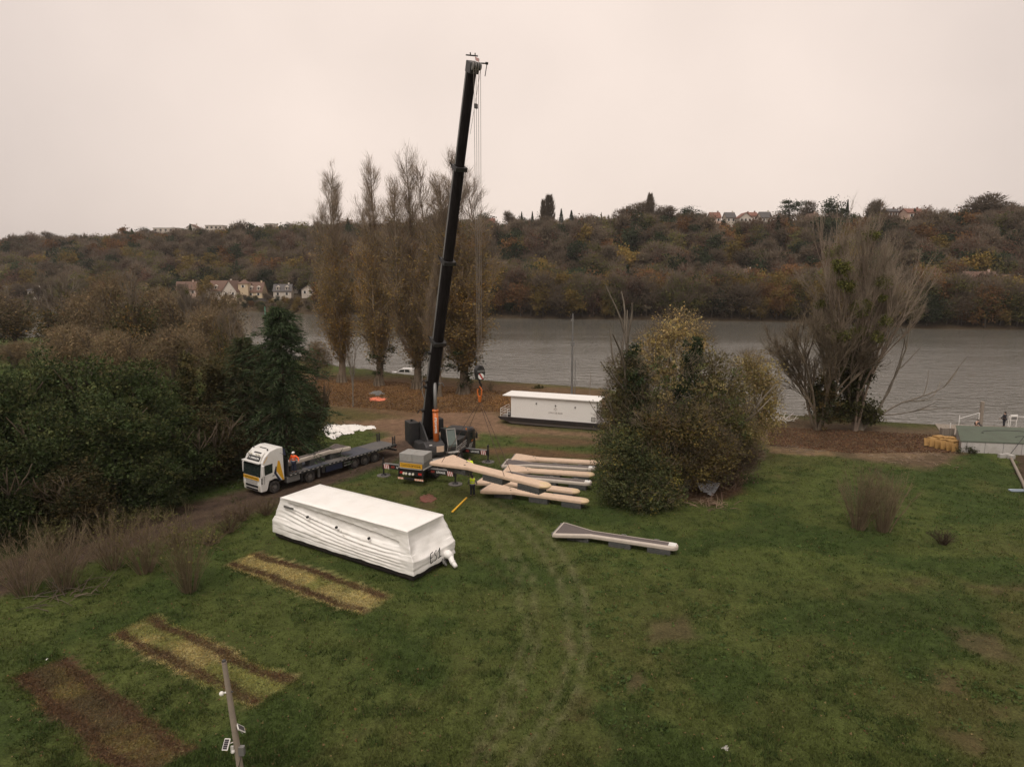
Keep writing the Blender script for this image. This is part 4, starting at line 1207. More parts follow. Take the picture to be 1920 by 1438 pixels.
thick('thicket_shrub', 1290, 935, 'rust and ochre leaved shrub in the heart of the thicket', [(1290, 800, 50, 50, 0), (1320, 870, 55, 50, 0), (1260, 870, 50, 50, 0), (1230, 800, 45, 45, 0), (1350, 850, 40, 50, 0)], 9000, 0.15,
      [(0.13, 0.10, 0.038), (0.095, 0.085, 0.034), (0.17, 0.125, 0.04), (0.095, 0.068, 0.036)], tips=2000)
thick('bramble_mound', 1200, 945, 'dark green bramble mound at the front left foot of the thicket', [(1165, 850, 48, 60, 1), (1210, 880, 60, 55, 0), (1185, 915, 62, 38, -1), (1240, 925, 50, 32, -1), (1150, 900, 36, 48, 0), (1220, 940, 45, 16, -2)], 15000, 0.15,
      [(0.058, 0.072, 0.030), (0.075, 0.084, 0.034), (0.10, 0.096, 0.038), (0.18, 0.155, 0.042)], w=[.4, .32, .2, .08], tips=600)
thick('bramble_mound', 1165, 905, 'green bramble mound hiding the ends of the stored pontoons', [(1150, 850, 34, 55, 0), (1160, 820, 32, 40, 1), (1180, 800, 30, 30, 1)], 6000, 0.15,
      [(0.062, 0.074, 0.03), (0.09, 0.09, 0.036), (0.14, 0.125, 0.04)], tips=400)
thick('climber', 1270, 922, 'tan and olive climbing growth hanging over the whole thicket', [(1250, 700, 62, 60, 0), (1330, 730, 60, 60, 0), (1230, 790, 75, 70, 0), (1310, 800, 75, 70, 0), (1375, 790, 40, 50, 0)], 4800, 0.15,
      [(0.17, 0.145, 0.062), (0.11, 0.115, 0.04), (0.075, 0.09, 0.034), (0.23, 0.185, 0.085)], cat='climber', tips=1400, per=60, spread=.12)
thick('dead_brush', 1370, 905, 'brown dead brush at the right foot of the thicket', [(1370, 880, 48, 26, 0), (1340, 900, 30, 18, -1), (1400, 860, 30, 30, 0)], 2600, 0.14, [(0.10, 0.065, 0.045), (0.13, 0.09, 0.06)], tips=3000, cat='brush')
# dead grey branches sticking out of the thicket
def dead_branches(px, base, specs, label, name='dead_tree'):
    p = gp(px, base, 0); tr, tips = TB(), []
    for (x0, y0, x1, y1, r) in specs:
        a = dpt(x0, y0, p.y); b = dpt(x1, y1, p.y)
        A = np.array(a - Vector(p)); B = np.array(b - Vector(p)); L = np.linalg.norm(B - A)
        grow(tr, A, B - A, L * .30, r * .5, 1, (0.20, 0.17, 0.135), tips, 2, .35, .15, .62, 4, .05, 4)
    cr = TB(); twig_tips(cr, tips, 6, .5, .02, [(0.22, 0.19, 0.15)], .5)
    o = tree(name, p, 0, label)
    tr.build('trunk', M_bark, o); cr.build('twig', M_leaf, o, kind='stuff')
dead_branches(1160, 900, [(1166, 660, 1158, 612, .04), (1208, 650, 1202, 600, .05), (1150, 690, 1128, 640, .04), (1165, 770, 1120, 725, .04)], 'dead grey snags standing out of the top left of the thicket')
dead_branches(1300, 930, [(1275, 740, 1300, 755, .04), (1235, 690, 1200, 715, .05), (1290, 650, 1258, 618, .05), (1345, 690, 1380, 710, .05), (1270, 790, 1285, 850, .05), (1220, 745, 1240, 700, .05)], 'grey dead boughs across the front of the thicket')

# ------------------------------------------------ mistletoe tree and its leaning neighbour at the shore
bare_tree(1603, 808, 392, 'tall vase shaped bare tree hung with mistletoe at the shore', 0.30, 4, 0.20, 7.6, [(0.30, 0.25, 0.19), (0.25, 0.21, 0.155)], 7, 10, 0.024, 1.3, (0.255, 0.2, 0.155), .16, name='mistletoe_tree', shrink=.70, mistle=26, vase=.17, sx=.85)
thick('ivy_tree', 1612, 806, 'ivy and mistletoe tangle round the foot of the tall shore tree', [(1605, 700, 24, 40, 0), (1598, 750, 22, 45, 0), (1625, 775, 28, 26, 0), (1590, 690, 20, 30, 0), (1610, 640, 18, 24, 0), (1608, 670, 28, 22, 0)], 9000, 0.26, [(0.06, 0.062, 0.024), (0.10, 0.10, 0.032), (0.055, 0.05, 0.024)], stems=[(0, 0, 0, 6, .5), (1, 0, .5, 6, .2), (1.2, 0, .9, 6, .14)], cat='ivy')
bare_tree(1532, 806, 560, 'leaning many stemmed bare tree left of the mistletoe tree', 0.42, 4, 0.17, 4.6, [(0.18, 0.145, 0.10), (0.15, 0.12, 0.085)], 6, 9, 0.04, 1.0, (0.18, 0.145, 0.105), .10, name='bare_tree', mistle=3, vase=.3)
thick('ivy_tree', 1540, 806, 'ivy clad stems under the leaning shore tree', [(1555, 730, 12, 40, 0), (1535, 745, 14, 45, 0), (1548, 780, 20, 24, 0), (1575, 770, 16, 24, 0)], 4500, 0.24, [(0.05, 0.054, 0.022), (0.12, 0.09, 0.035)], cat='ivy')
thick('reed_tuft', 1010, 728, 'small green brown bush on the river edge behind the shore houseboat', [(1012, 727, 14, 7, 0), (1000, 732, 10, 4, 0)], 500, 0.22, [(0.08, 0.075, 0.03), (0.12, 0.09, 0.045)])
for i, (a, b, l) in enumerate([(880, 730, 'pale reed tuft on the river edge right of the golden poplar'), (920, 733, 'dry reed tuft on the river edge above the hook block'), (610, 712, 'green reed tuft at the foot of the first poplar')]):
    bush(a, b, b - 22, 22, l, 24, ((0.16, 0.13, 0.08),), name='reed_tuft')
# ================================================================== materials for made things
m_black = mat('black_paint', (0.015, 0.015, 0.016), 0.5, dirt=(0.09, 0.075, 0.06), damt=0.35)
m_boom = mat('boom_paint', (0.009, 0.007, 0.007), 0.8, spec=.15, dirt=(0.035, 0.026, 0.022), dscale=0.8, damt=0.3)
m_dgrey = mat('dark_grey_paint', (0.036, 0.036, 0.038), 0.5, dirt=(0.13, 0.11, 0.09), damt=0.4)
m_mgrey = mat('mid_grey_steel', (0.20, 0.20, 0.195), 0.5, 0.3, dirt=(0.16, 0.12, 0.09), damt=0.4)
m_lgrey = mat('light_grey_paint', (0.40, 0.385, 0.36), 0.65, dirt=(0.22, 0.19, 0.15), damt=0.5, dscale=1.4)
m_conc = mat('ballast_grey', (0.30, 0.295, 0.28), 0.7, dirt=(0.2, 0.17, 0.13), damt=0.5)
m_chrome = mat('rod_steel', (0.22, 0.22, 0.215), 0.45, 0.3)
m_orange = mat('orange_paint', (0.52, 0.13, 0.02), 0.4, dirt=(0.28, 0.12, 0.05), damt=0.3)
m_white = mat('white_paint', (0.78, 0.77, 0.74), 0.35, dirt=(0.48, 0.43, 0.37), damt=0.35, dscale=1.5)
m_yellow = mat('yellow_sign', (0.75, 0.40, 0.02), 0.5)
m_red = mat('red_plastic', (0.42, 0.03, 0.025), 0.4)
m_amber = mat('amber_plastic', (0.75, 0.22, 0.02), 0.3)
m_navy = mat('navy_paint', (0.022, 0.028, 0.06), 0.4)
m_tyre = mat('tyre_rubber', (0.028, 0.026, 0.025), 0.9, dirt=(0.13, 0.10, 0.075), damt=0.7, dscale=5)
m_rim = mat('wheel_steel', (0.20, 0.19, 0.18), 0.5, 0.4, dirt=(0.15, 0.11, 0.08), damt=0.6, dscale=6)
m_glass = mat('dark_glass', (0.02, 0.028, 0.026), 0.06, spec=0.8)
m_cabglass = mat('cab_glass', (0.10, 0.135, 0.12), 0.08, spec=0.9)
m_lens = mat('lamp_lens', (0.75, 0.72, 0.6), 0.2)
m_deck = mat('trailer_deck', (0.105, 0.10, 0.098), 0.8, dirt=(0.19, 0.16, 0.13), damt=0.7, dscale=0.9)
m_deckb = mat('trailer_deck_blue', (0.06, 0.065, 0.085), 0.7, dirt=(0.15, 0.13, 0.11), damt=0.5, dscale=1.2)
m_wrap = mat('shrink_wrap', (0.86, 0.845, 0.815), 0.42, var=0.03, scale=1.2, dirt=(0.66, 0.62, 0.56), damt=0.45, dscale=0.7)
m_cab = mat('cabin_white', (0.79, 0.77, 0.74), 0.5, var=0.03, dirt=(0.62, 0.58, 0.52), damt=0.25, dscale=0.6)
m_hull = mat('hull_black', (0.02, 0.017, 0.017), 0.5, dirt=(0.07, 0.04, 0.03), damt=0.5)
m_alu = mat('hull_grey', (0.14, 0.125, 0.115), 0.45, 0.3, dirt=(0.2, 0.16, 0.12), damt=0.5)
m_pfoam = mat('pontoon_beige', (0.62, 0.46, 0.34), 0.75, var=0.08, scale=3, dirt=(0.50, 0.36, 0.26), damt=0.5, dscale=1.2)
m_pfend = mat('pontoon_beige_end', (0.62, 0.47, 0.28), 0.7)
m_prail = mat('pontoon_rim', (0.50, 0.44, 0.38), 0.6, dirt=(0.35, 0.3, 0.26), damt=0.4)
m_pdeck = mat('pontoon_deck', (0.115, 0.095, 0.09), 0.9, var=0.18, scale=20, dirt=(0.16, 0.13, 0.12), damt=0.4)
m_float = mat('float_block', (0.075, 0.078, 0.076), 0.8, var=0.2, dirt=(0.15, 0.13, 0.11), damt=0.6, dscale=3)
m_hivis = mat('hivis_yellow', (0.74, 0.90, 0.03), 0.7)
m_hiora = mat('hivis_orange', (0.85, 0.105, 0.012), 0.7)
m_refl = mat('reflective_band', (0.62, 0.60, 0.56), 0.4)
m_skin = mat('skin', (0.52, 0.32, 0.23), 0.6)
m_dcloth = mat('dark_cloth', (0.022, 0.022, 0.03), 0.9)
m_ncloth = mat('navy_cloth', (0.035, 0.042, 0.075), 0.9)
m_hair = mat('dark_hair', (0.035, 0.024, 0.018), 0.8)
m_boot = mat('boot_leather', (0.03, 0.024, 0.02), 0.7)
m_wood = mat('weathered_wood', (0.25, 0.21, 0.17), 0.85, dirt=(0.15, 0.12, 0.10), damt=0.6, dscale=3)
m_postm = mat('post_wood', (0.27, 0.225, 0.18), 0.85, dirt=(0.19, 0.16, 0.13), damt=0.6, dscale=2.5, bump=0.4)
m_pine = mat('pallet_pine', (0.42, 0.25, 0.085), 0.8, dirt=(0.35, 0.2, 0.09), damt=0.5)
m_ink = mat('black_marker', (0.012, 0.012, 0.012), 0.7)
m_print = mat('grey_print', (0.33, 0.30, 0.27), 0.7)
m_wtext = mat('white_lettering', (0.72, 0.72, 0.70), 0.6)
m_rtext = mat('red_lettering', (0.42, 0.05, 0.03), 0.6)
m_rope = mat('steel_rope', (0.20, 0.175, 0.155), 0.7)

def stripes(name, M, w, h, parent, ca, cb, n=5, t=0.02, slant=0.5):
    """warning plate: board with raised slanted stripes, in the local x-z plane of M"""
    b = MB(); b.bx(-w / 2, w / 2, -t, 0, -h / 2, h / 2, M); p = b.build(name, ca, parent)
    s = MB(); st = w / n
    for k in range(n):
        x0 = -w / 2 + k * st
        poly = [(x0, -h / 2), (x0 + st / 2, -h / 2), (min(x0 + st / 2 + slant * st, w / 2), h / 2), (min(x0 + slant * st, w / 2), h / 2)]
        s.add([(a, 0.004, c) for a, c in poly] + [(a, 0.001, c) for a, c in poly], [(0, 1, 2, 3), (7, 6, 5, 4), (0, 4, 5, 1), (1, 5, 6, 2), (2, 6, 7, 3), (3, 7, 4, 0)], M)
    s.build('stripe', cb, p, kind='stuff')
    return p
def wheel_meshes(r, wd):
    a = MB(); n = 20
    prof = [(r * 0.56, wd / 2 - .02), (r * .66, wd / 2), (r * .93, wd / 2 - .01), (r, wd / 2 - .05), (r, -wd / 2 + .05), (r * .93, -wd / 2 + .01), (r * .66, -wd / 2), (r * .56, -wd / 2 + .02)]
    vs, fs = [], []
    for k in range(n):
        t = 2 * PI * k / n
        for q, y in prof: vs.append((q * math.cos(t), y, q * math.sin(t)))
    m = len(prof)
    for k in range(n):
        for j in range(m):
            fs.append((k * m + j, k * m + (j + 1) % m, ((k + 1) % n) * m + (j + 1) % m, ((k + 1) % n) * m + j))
    a.add(vs, fs)
    tyre = a.build('tyre', m_tyre); 
    c = MB(); c.tube([(0, -wd / 2 + .06, 0), (0, wd / 2 - .10, 0)], r * .57, 16)
    c.tube([(0, wd / 2 - .12, 0), (0, wd / 2 - .02, 0)], [r * .30, r * .22], 12)
    c.tube([(0, -wd / 2 + .12, 0), (0, -wd / 2 + .02, 0)], [r * .30, r * .22], 12)
    for k in range(8):
        t = k * PI / 4
        for s in (1, -1): c.tube([(math.cos(t) * r * .4, s * (wd / 2 - .11), math.sin(t) * r * .4), (math.cos(t) * r * .4, s * (wd / 2 - .06), math.sin(t) * r * .4)], .03, 5)
    rim = c.build('rim', m_rim)
    a, b = tyre.data, rim.data
    bpy.data.objects.remove(tyre); bpy.data.objects.remove(rim)
    return a, b
WT = wheel_meshes(0.52, 0.30); WC = wheel_meshes(0.64, 0.42)
def wheel(parent, x, y, z, W):
    e = bpy.data.objects.new('wheel', W[0]); COL.objects.link(e); e.parent = parent; e.location = (x, y, z); e.rotation_euler = (0, R_.random() * 6, 0)
    r = bpy.data.objects.new('rim', W[1]); COL.objects.link(r); r.parent = e
    return e
def rotz(a): return Matrix.Rotation(a, 4, 'Z')
def T(x, y, z): return Matrix.Translation((x, y, z))

# ================================================================== people
def skin_mesh(name, V, E, R, m, parent, sub=1, root=0):
    me = bpy.data.meshes.new(name); me.from_pydata([tuple(v) for v in V], E, [])
    me.materials.append(m)
    o = bpy.data.objects.new(name, me); COL.objects.link(o)
    if parent is not None: o.parent = parent
    s = o.modifiers.new('skin', 'SKIN'); s.use_smooth_shade = True
    if not me.skin_vertices: 
        me.attributes  # layer is created with the modifier
    lay = me.skin_vertices[0].data
    for i, r in enumerate(R):
        lay[i].radius = (r, r) if not hasattr(r, '__len__') else r
        lay[i].use_root = (i == root)
    su = o.modifiers.new('subdivision', 'SUBSURF'); su.levels = sub; su.render_levels = sub
    return o
def person(loc, rz, label, pose='stand', top=None, top_len='vest', legs=None, helmet=None, hair=m_hair, arms=((.12, -.05), (.12, -.05)), h=1.84, bands=True, sleeves=None, seat=False):
    """z up, faces +y before rotation; arms: per side (outward swing, forward swing) with hands"""
    o = empty('person', loc, rz, label, 'person'); k = h / 1.76
    J = {}
    J['pel'] = (0, 0, .96); J['wai'] = (0, .0, 1.10); J['che'] = (0, .01, 1.30); J['sho'] = (0, 0, 1.44); J['nec'] = (0, .01, 1.53); J['hea'] = (0, .03, 1.62); J['top'] = (0, .02, 1.72)
    J['nose'] = (0, .125, 1.625); J['jaw'] = (0, .075, 1.57)
    V, E, R = [], [], []
    def av(p, r, par=None):
        V.append(Vector(p) * k); R.append(r * k if not hasattr(r, '__len__') else (r[0] * k, r[1] * k)); i = len(V) - 1
        if par is not None: E.append((par, i))
        return i
    pel = av(J['pel'], (.15, .11)); wai = av(J['wai'], (.135, .10), pel); che = av(J['che'], (.16, .115), wai); sho = av(J['sho'], (.12, .09), che)
    nec = av(J['nec'], .055, sho); hea = av(J['hea'], (.08, .098), nec); tp = av(J['top'], (.062, .07), hea)
    nose = av(J['nose'], .014, hea); jaw = av(J['jaw'], .035, nec)
    for s in (-1, 1): av((s * .088, .01, 1.62), .018, hea)
    hipz = []; LG = []
    for s in (-1, 1):
        hp = av((s * .095, 0, .90), .095, pel)
        st = .02 * s
        kn = av((s * .11, .03 + st, .50), .062, hp); an = av((s * .12, -.01 + st * 2, .09), .042, kn)
        to = av((s * .135, .14 + st * 2, .035), .035, an); he = av((s * .12, -.055 + st * 2, .04), .038, an)
        LG.append((hp, kn, an, to, he))
    AR = []
    for i, s in enumerate((-1, 1)):
        ow, fw = arms[i]
        sh = av((s * .19, 0, 1.42), .062, sho)
        el = Vector((s * (.19 + .10 + ow * .28), fw * .35 - .02, 1.42 - .27 * math.cos(min(1.2, abs(ow) + abs(fw) * .6))))
        wr = el + Vector((s * (-.02 + ow * .2), .06 + fw * .55, -.24 * math.cos(min(1.35, abs(ow) * .6 + abs(fw) * 1.2))))
        e1 = av(el, .046, sh); w1 = av(wr, .030, e1)
        d = (wr - el).normalized(); pm = av(wr + d * .07, (.036, .020), w1)
        side = Vector((0, 1, 0)) if abs(d.y) < .7 else Vector((1, 0, 0))
        side = (side - d * side.dot(d)).normalized()
        for q, L in zip((-1.5, -.5, .5, 1.5), (.075, .088, .082, .065)):
            a = av(wr + d * .11 + side * q * .019, .0095, pm); av(wr + d * (.11 + L * .6) + side * q * .020 + Vector((-s * .008, 0, 0)), .0085, a)
        th = av(wr + d * .045 + side * .045, .0105, pm); av(wr + d * .085 + side * .06, .009, th)
        AR.append((sh, e1, w1))
    skin_mesh('body', V, E, R, m_skin, o, 1)
    def sub(ids, edges, rad, nm, m, lv=1):
        mp = {a: i for i, a in enumerate(ids)}
        return skin_mesh(nm, [V[a] for a in ids], [(mp[a], mp[b]) for a, b in edges], rad, m, o, lv)
    # trousers
    ids = [pel] + [x for L in LG for x in L[:3]]
    ed = [(pel, LG[0][0]), (LG[0][0], LG[0][1]), (LG[0][1], LG[0][2]), (pel, LG[1][0]), (LG[1][0], LG[1][1]), (LG[1][1], LG[1][2])]
    sub(ids, ed, [(.19 * k, .15 * k)] + [.135 * k, .10 * k, .082 * k] * 2, 'trousers', legs or m_dcloth)
    for L in LG:
        sub([L[2], L[3], L[4]], [(L[2], L[3]), (L[2], L[4])], [.06 * k, .048 * k, .05 * k], 'boot', m_boot)
    # jacket or vest
    ids = [pel, wai, che, sho]; ed = [(pel, wai), (wai, che), (che, sho)]; rad = [(.215 * k, .165 * k), (.205 * k, .16 * k), (.225 * k, .17 * k), (.17 * k, .13 * k)]
    for a in AR:
        ids += [a[0]]; ed.append((sho, a[0])); rad.append(.078 * k)
        if top_len == 'jacket': ids += [a[1], a[2]]; ed += [(a[0], a[1]), (a[1], a[2])]; rad += [.062 * k, .048 * k]
    sub(ids, ed, rad, 'vest' if top_len == 'vest' else 'jacket', top)
    if top_len == 'vest':
        for a in AR:
            sub([a[0], a[1], a[2]], [(a[0], a[1]), (a[1], a[2])], [.064 * k, .056 * k, .044 * k], 'sleeve', sleeves or m_dcloth)
    if bands:
        for z, rx, ry in ((1.02, .190, .150), (1.20, .192, .150)):
            b = MB(); vs = []; n = 16
            for zz in (-.028, .028):
                for i in range(n):
                    t = 2 * PI * i / n; vs.append((math.cos(t) * rx * k, math.sin(t) * ry * k + .005, (z + zz) * k))
            b.add(vs, [(i, (i + 1) % n, n + (i + 1) % n, n + i) for i in range(n)])
            b.build('reflective_band', m_refl, o)
    if helmet:
        b = MB(); vs = []; n = 14
        for j in range(5):
            t = j / 4 * PI / 2
            for i in range(n):
                a = 2 * PI * i / n; vs.append((math.cos(a) * .125 * math.cos(t) * k, (math.sin(a) * .15 * math.cos(t) + .02) * k, (1.67 + .12 * math.sin(t)) * k))
        b.add(vs, [(j * n + i, j * n + (i + 1) % n, (j + 1) * n + (i + 1) % n, (j + 1) * n + i) for j in range(4) for i in range(n)])
        b.box((0, .17 * k, 1.675 * k), (.16 * k, .09 * k, .015 * k)); b.build('helmet', helmet, o, smooth=True)
    else:
        b = MB(); b.sphere((0, -.005 * k, 1.675 * k), .108 * k, None, 12, 8, (.95, 1.05, .92)); 
        b.box((0, -.06 * k, 1.60 * k), (.15 * k, .09 * k, .12 * k)); b.build('hair', hair, o, smooth=True)
    return o
person(gp(886, 930), math.radians(-5), 'worker in yellow vest with dark trousers seen from behind near the yellow bar', top=m_hivis, arms=((.15, .1), (.15, .1)), sleeves=m_mgrey)
person(gp(881, 894), math.radians(160), 'worker in yellow jacket half hidden behind the hanging pontoon', top=m_hivis, top_len='jacket', arms=((.3, .5), (.3, .5)))
person(gp(1882, 800), math.radians(25), 'man in dark clothes standing behind the green roof by the river', top=m_dcloth, top_len='jacket', arms=((.1, .25), (.1, .3)), bands=False)
# seated figure behind the green roof: the same builder folded at the hips
def seated(loc, rz, label):
    o = empty('person', loc, rz, label, 'person')
    V = [(0, 0, .50), (0, .02, .68), (0, .06, .88), (0, .10, 1.0), (0, .15, 1.08), (0, .20, 1.17), (0, .20, 1.26), (0, .29, 1.16)]
    E = [(0, 1), (1, 2), (2, 3), (3, 4), (4, 5), (5, 6), (5, 7)]; R = [.16, .14, .16, .11, .05, .09, .07, .014]
    for s in (-1, 1):
        n = len(V); V += [(s * .1, .05, .48), (s * .14, .45, .52), (s * .14, .48, .09), (s * .15, .62, .04)]; E += [(0, n), (n, n + 1), (n + 1, n + 2), (n + 2, n + 3)]; R += [.10, .065, .045, .04]
        n = len(V); V += [(s * .19, .10, .98), (s * .27, .22, .74), (s * .15, .45, .62), (s * .14, .53, .60)]; E += [(3, n), (n, n + 1), (n + 1, n + 2), (n + 2, n + 3)]; R += [.06, .045, .03, .03]
        for q in range(4): E.append((n + 3, len(V))); V.append((s * .14 + (q - 1.5) * .02, .60, .585)); R.append(.009)
        E.append((n + 3, len(V))); V.append((s * .14 - s * .05, .56, .60)); R.append(.01)
    skin_mesh('body', V, E, R, m_skin, o)
    skin_mesh('jacket', V[:4] + [V[12], V[13], V[14]] + [V[21], V[22], V[23]], [(0, 1), (1, 2), (2, 3), (3, 4), (4, 5), (5, 6), (3, 7), (7, 8), (8, 9)], [.18, .165, .185, .13, .075, .06, .045, .075, .06, .045], m_dcloth, o)
    skin_mesh('trousers', [V[0], V[8], V[9], V[10], V[17], V[18], V[19]], [(0, 1), (1, 2), (2, 3), (0, 4), (4, 5), (5, 6)], [.17, .115, .08, .06, .115, .08, .06], m_dcloth, o)
    b = MB(); b.sphere((0, .185, 1.225), .105, None, 12, 8); b.build('hair', m_hair, o, smooth=True)
    return o
sp = gp(1829, 806); seated(sp, math.radians(-160), 'person in black sitting hunched behind the green roof beside the mooring post')
st = MB(); st.bx(-.25, .25, -.22, .2, 0, .36); stl = st.build('crate', m_wood); stl.location = sp; stl.rotation_euler = (0, 0, math.radians(-160)); tag(stl, 'low wooden crate the hunched person in black sits on', 'crate')

# ================================================================== wrapped houseboat ES1
ES_O = Vector((-10.21, 43.57, 0)); ES_R = math.radians(-33.0)
es = empty('wrapped_houseboat', ES_O, ES_R, 'white shrink wrapped cabin boat marked ES1 standing on the grass', 'houseboat')
def wrap_mesh():
    # perimeter param s around a rounded rectangle, height param t; profile: foot z.32 -> rim z1.25 -> waist -> roof edge
    L0, W0 = 6.50, 2.03     # half size at the foot
    L1, W1 = 6.46, 2.02     # at the rim
    L2, W2 = 5.80, 1.76     # roof edge
    ZR = 3.05
    # denser columns on the long camera side
    side = np.linspace(0, 1, 150)
    pts = []
    def ring(a, b, t_list):
        return [(a[0] + (b[0] - a[0]) * q, a[1] + (b[1] - a[1]) * q) for q in t_list]
    cs = [(-1, -1), (1, -1), (1, 1), (-1, 1)]
    par = []
    for i in range(4):
        n = 150 if i in (0, 2) else 54
        par += ring(cs[i], cs[(i + 1) % 4], np.linspace(0, 1, n, endpoint=False))
    par = np.array(par); n = len(par)
    zs = np.concatenate([np.linspace(0.50, 1.25, 22), np.linspace(1.30, ZR, 46)])
    V = []
    U1 = par[:, 0]; V1 = par[:, 1]
    for z in zs:
        if z <= 1.25: t = 0; l, w_ = L0 + (L1 - L0) * (z / 1.25), W0 + (W1 - W0) * (z / 1.25)
        else:
            t = (z - 1.25) / (ZR - 1.25); q = (1 - (1 - t) ** 2.6)    # concave drape
            l, w_ = L1 + (L2 - .10 - L1) * q, W1 + (W2 - .14 - W1) * q
            k = max(0.0, (t - .72) / .28); l += .10 * k ** 2; w_ += .14 * k ** 2
        x = U1 * l; y = V1 * w_
        if z > 1.25:
            # corners are pulled tight: ridge lines run straight from the rim corner to the roof corner
            cx = np.abs(U1 * V1) ** 10
            x = x + np.sign(U1) * cx * 0.28 * math.sin(t * PI) ; y = y + np.sign(V1) * cx * 0.20 * math.sin(t * PI)
        off = np.zeros(n)
        longf = (np.abs(V1) > .999) & (V1 < 0)
        u = (U1 + 1) / 2
        if z > 0.4:
            # swags: folds sag in catenaries from the upper left to the right end of the camera side
            for k_, (za, zb, sag, amp, wdt) in enumerate([(2.70, 1.75, .60, .10, .075), (2.50, 1.56, .68, .11, .075), (2.22, 1.36, .64, .10, .07), (1.90, 1.14, .50, .075, .06), (1.40, .92, .28, .05, .05), (1.0, .66, .12, .04, .04)]):
                zc = za + (zb - za) * u - sag * 4 * u * (1 - u) * .55
                env = np.clip(np.sin(np.clip(u * 1.03, 0, 1) * PI) * 1.9, 0, 1)
                off += np.where(longf, amp * .62 * (.1 + 1.7 * vnoise(u * 3.1 + k_ * 9.7, u * 0 + k_, 88 + k_, 2)) * np.exp(-((z - zc) / wdt) ** 2) * env, 0)
                off -= np.where(longf, amp * .6 * np.exp(-((z - zc + wdt * 2.0) / (wdt * 1.1)) ** 2) * env, 0)
        # the opening where the cabin side shows: pull film back flush
            zt = 2.80 - .60 * u ** 1.4; zb_ = 2.62 - .62 * u - .35 * np.sin(u * PI)
            hole = longf & (z < zt) & (z > zb_) & (u > .06) & (u < .93)
            off = np.where(hole, -0.13 + 0.0 * off, off)
        off += (vnoise(U1 * 9 + 3, np.full(n, z * 3.0), 91, 3) - .5) * .09 * (1 if z < ZR - .1 else .2)
        off += np.where(V1 > .999, 0.05 * np.sin(z * 9 + U1 * 4), 0) * .4
        off += np.where(np.abs(U1) > .999, (vnoise(V1 * 2.5, np.full(n, z * 1.6), 93, 2) - .5) * .16 * math.sin(min(1, max(0, (z - .3) / 2.7)) * PI), 0)
        dx = np.where(np.abs(U1) > .999, np.sign(U1), 0.0); dy = np.where(np.abs(V1) > .999, np.sign(V1), 0.0)
        m_ = np.hypot(dx, dy) + 1e-9
        x = x + dx / m_ * off; y = y + dy / m_ * off
        zz = np.full(n, z)
        if z < .51: zz = z + (vnoise(U1 * 6, V1 * 6, 95, 2) - .5) * .10
        if z > 1.2 and z < 1.6: zz = zz + (np.abs(U1 * V1) ** 6) * .12
        V.append(np.stack([x, y, zz], 1))
    V = np.concatenate(V); m = len(zs); F = []
    for j in range(m - 1):
        for i in range(n):
            F.append((j * n + i, j * n + (i + 1) % n, (j + 1) * n + (i + 1) % n, (j + 1) * n + i))
    vs = [tuple(p) for p in V]
    # roof: inner rings rising slightly to a crease
    base = (m - 1) * n; ringp = base
    for r_, dz in ((.985, .035), (.8, .05), (.5, .075), (.2, .09)):
        nb = len(vs)
        for i in range(n):
            x, y, z = V[base + i]; vs.append((x * (1 - (1 - r_) * .35) if r_ < .98 else x * r_, y * r_, ZR + dz + (float(vnoise(np.array([x * .6]), np.array([y * .9 * r_]), 97, 2)[0]) - .5) * .03))
        for i in range(n): F.append((ringp + i, ringp + (i + 1) % n, nb + (i + 1) % n, nb + i))
        ringp = nb
    F.append(tuple(ringp + i for i in range(n)))
    b = MB(); b.v = vs; b.f = F
    return b
wb = wrap_mesh(); wo_ = wb.build('wrap', m_wrap, es, smooth=True)
b = MB(); b.bx(-6.2, 6.2, -1.8, 1.8, 0.06, 0.42); b.bx(-6.3, 6.3, -1.93, 1.93, .22, .6)
b.build('hull', m_hull, es)
b = MB()
for x in (-5, -2.5, 0, 2.5, 5): b.bx(x - .1, x + .1, -1.7, 1.7, -.03, .07)
b.build('bearer', m_wood, es, kind='stuff')
def disc_part(nm, x, y, z, r, m, par, ax='y', t=.05):
    b = MB()
    b.tube([(x, y, z), ((x, y - t, z) if ax == 'y' else (x + t, y, z))], r, 12); return b.build(nm, m, par)
for i, (x, z) in enumerate(((-2.9, 2.27), (-.15, 2.13), (2.75, 2.03))):
    disc_part('vent', x, -1.84, z, .085, m_black, es, t=.12)
b = MB(); b.bx(-5.35, -4.35, -1.86, -1.83, 2.44, 2.60); b.build('side_window', m_mgrey, es)
def decal(nm, body, size, m, par, loc, face, **kw):
    """lettering on a vertical face: face = yaw of the outward normal"""
    return text_part(nm, body, size, m, par, loc, (PI / 2, 0, face + PI / 2), **kw)
# hand written mark
def strokes(nm, segs, m, par, M, r=.03):
    b = MB()
    for s in segs: b.tube([M @ Vector((x, 0, z)) for x, z in s], r, 5)
    return b.build(nm, m, par)
EM = T(6.60, .05, .80) @ rotz(PI / 2)
strokes('hand_written_mark', [[(0, 0), (-.02, .5), (.0, .62)], [(0, .62), (.22, .68)], [(-.01, .32), (.16, .36)], [(0, 0), (.24, .06)],
        [(.62, .62), (.5, .66), (.38, .56), (.42, .42), (.56, .3), (.58, .14), (.46, .04), (.32, .06)],
        [(.74, .5), (.88, .72), (.88, .1)], [(.74, .08), (1.02, .14)]], m_ink, es, EM @ T(-.62, 0, 0), .026)
strokes('cabin_print', [[(0, 0), (.12, .22), (.2, .05)], [(.28, -.02), (.36, .18)], [(.42, -.1), (.6, -.14)]], m_print, es, T(-.05, -1.885, 1.83), .012)
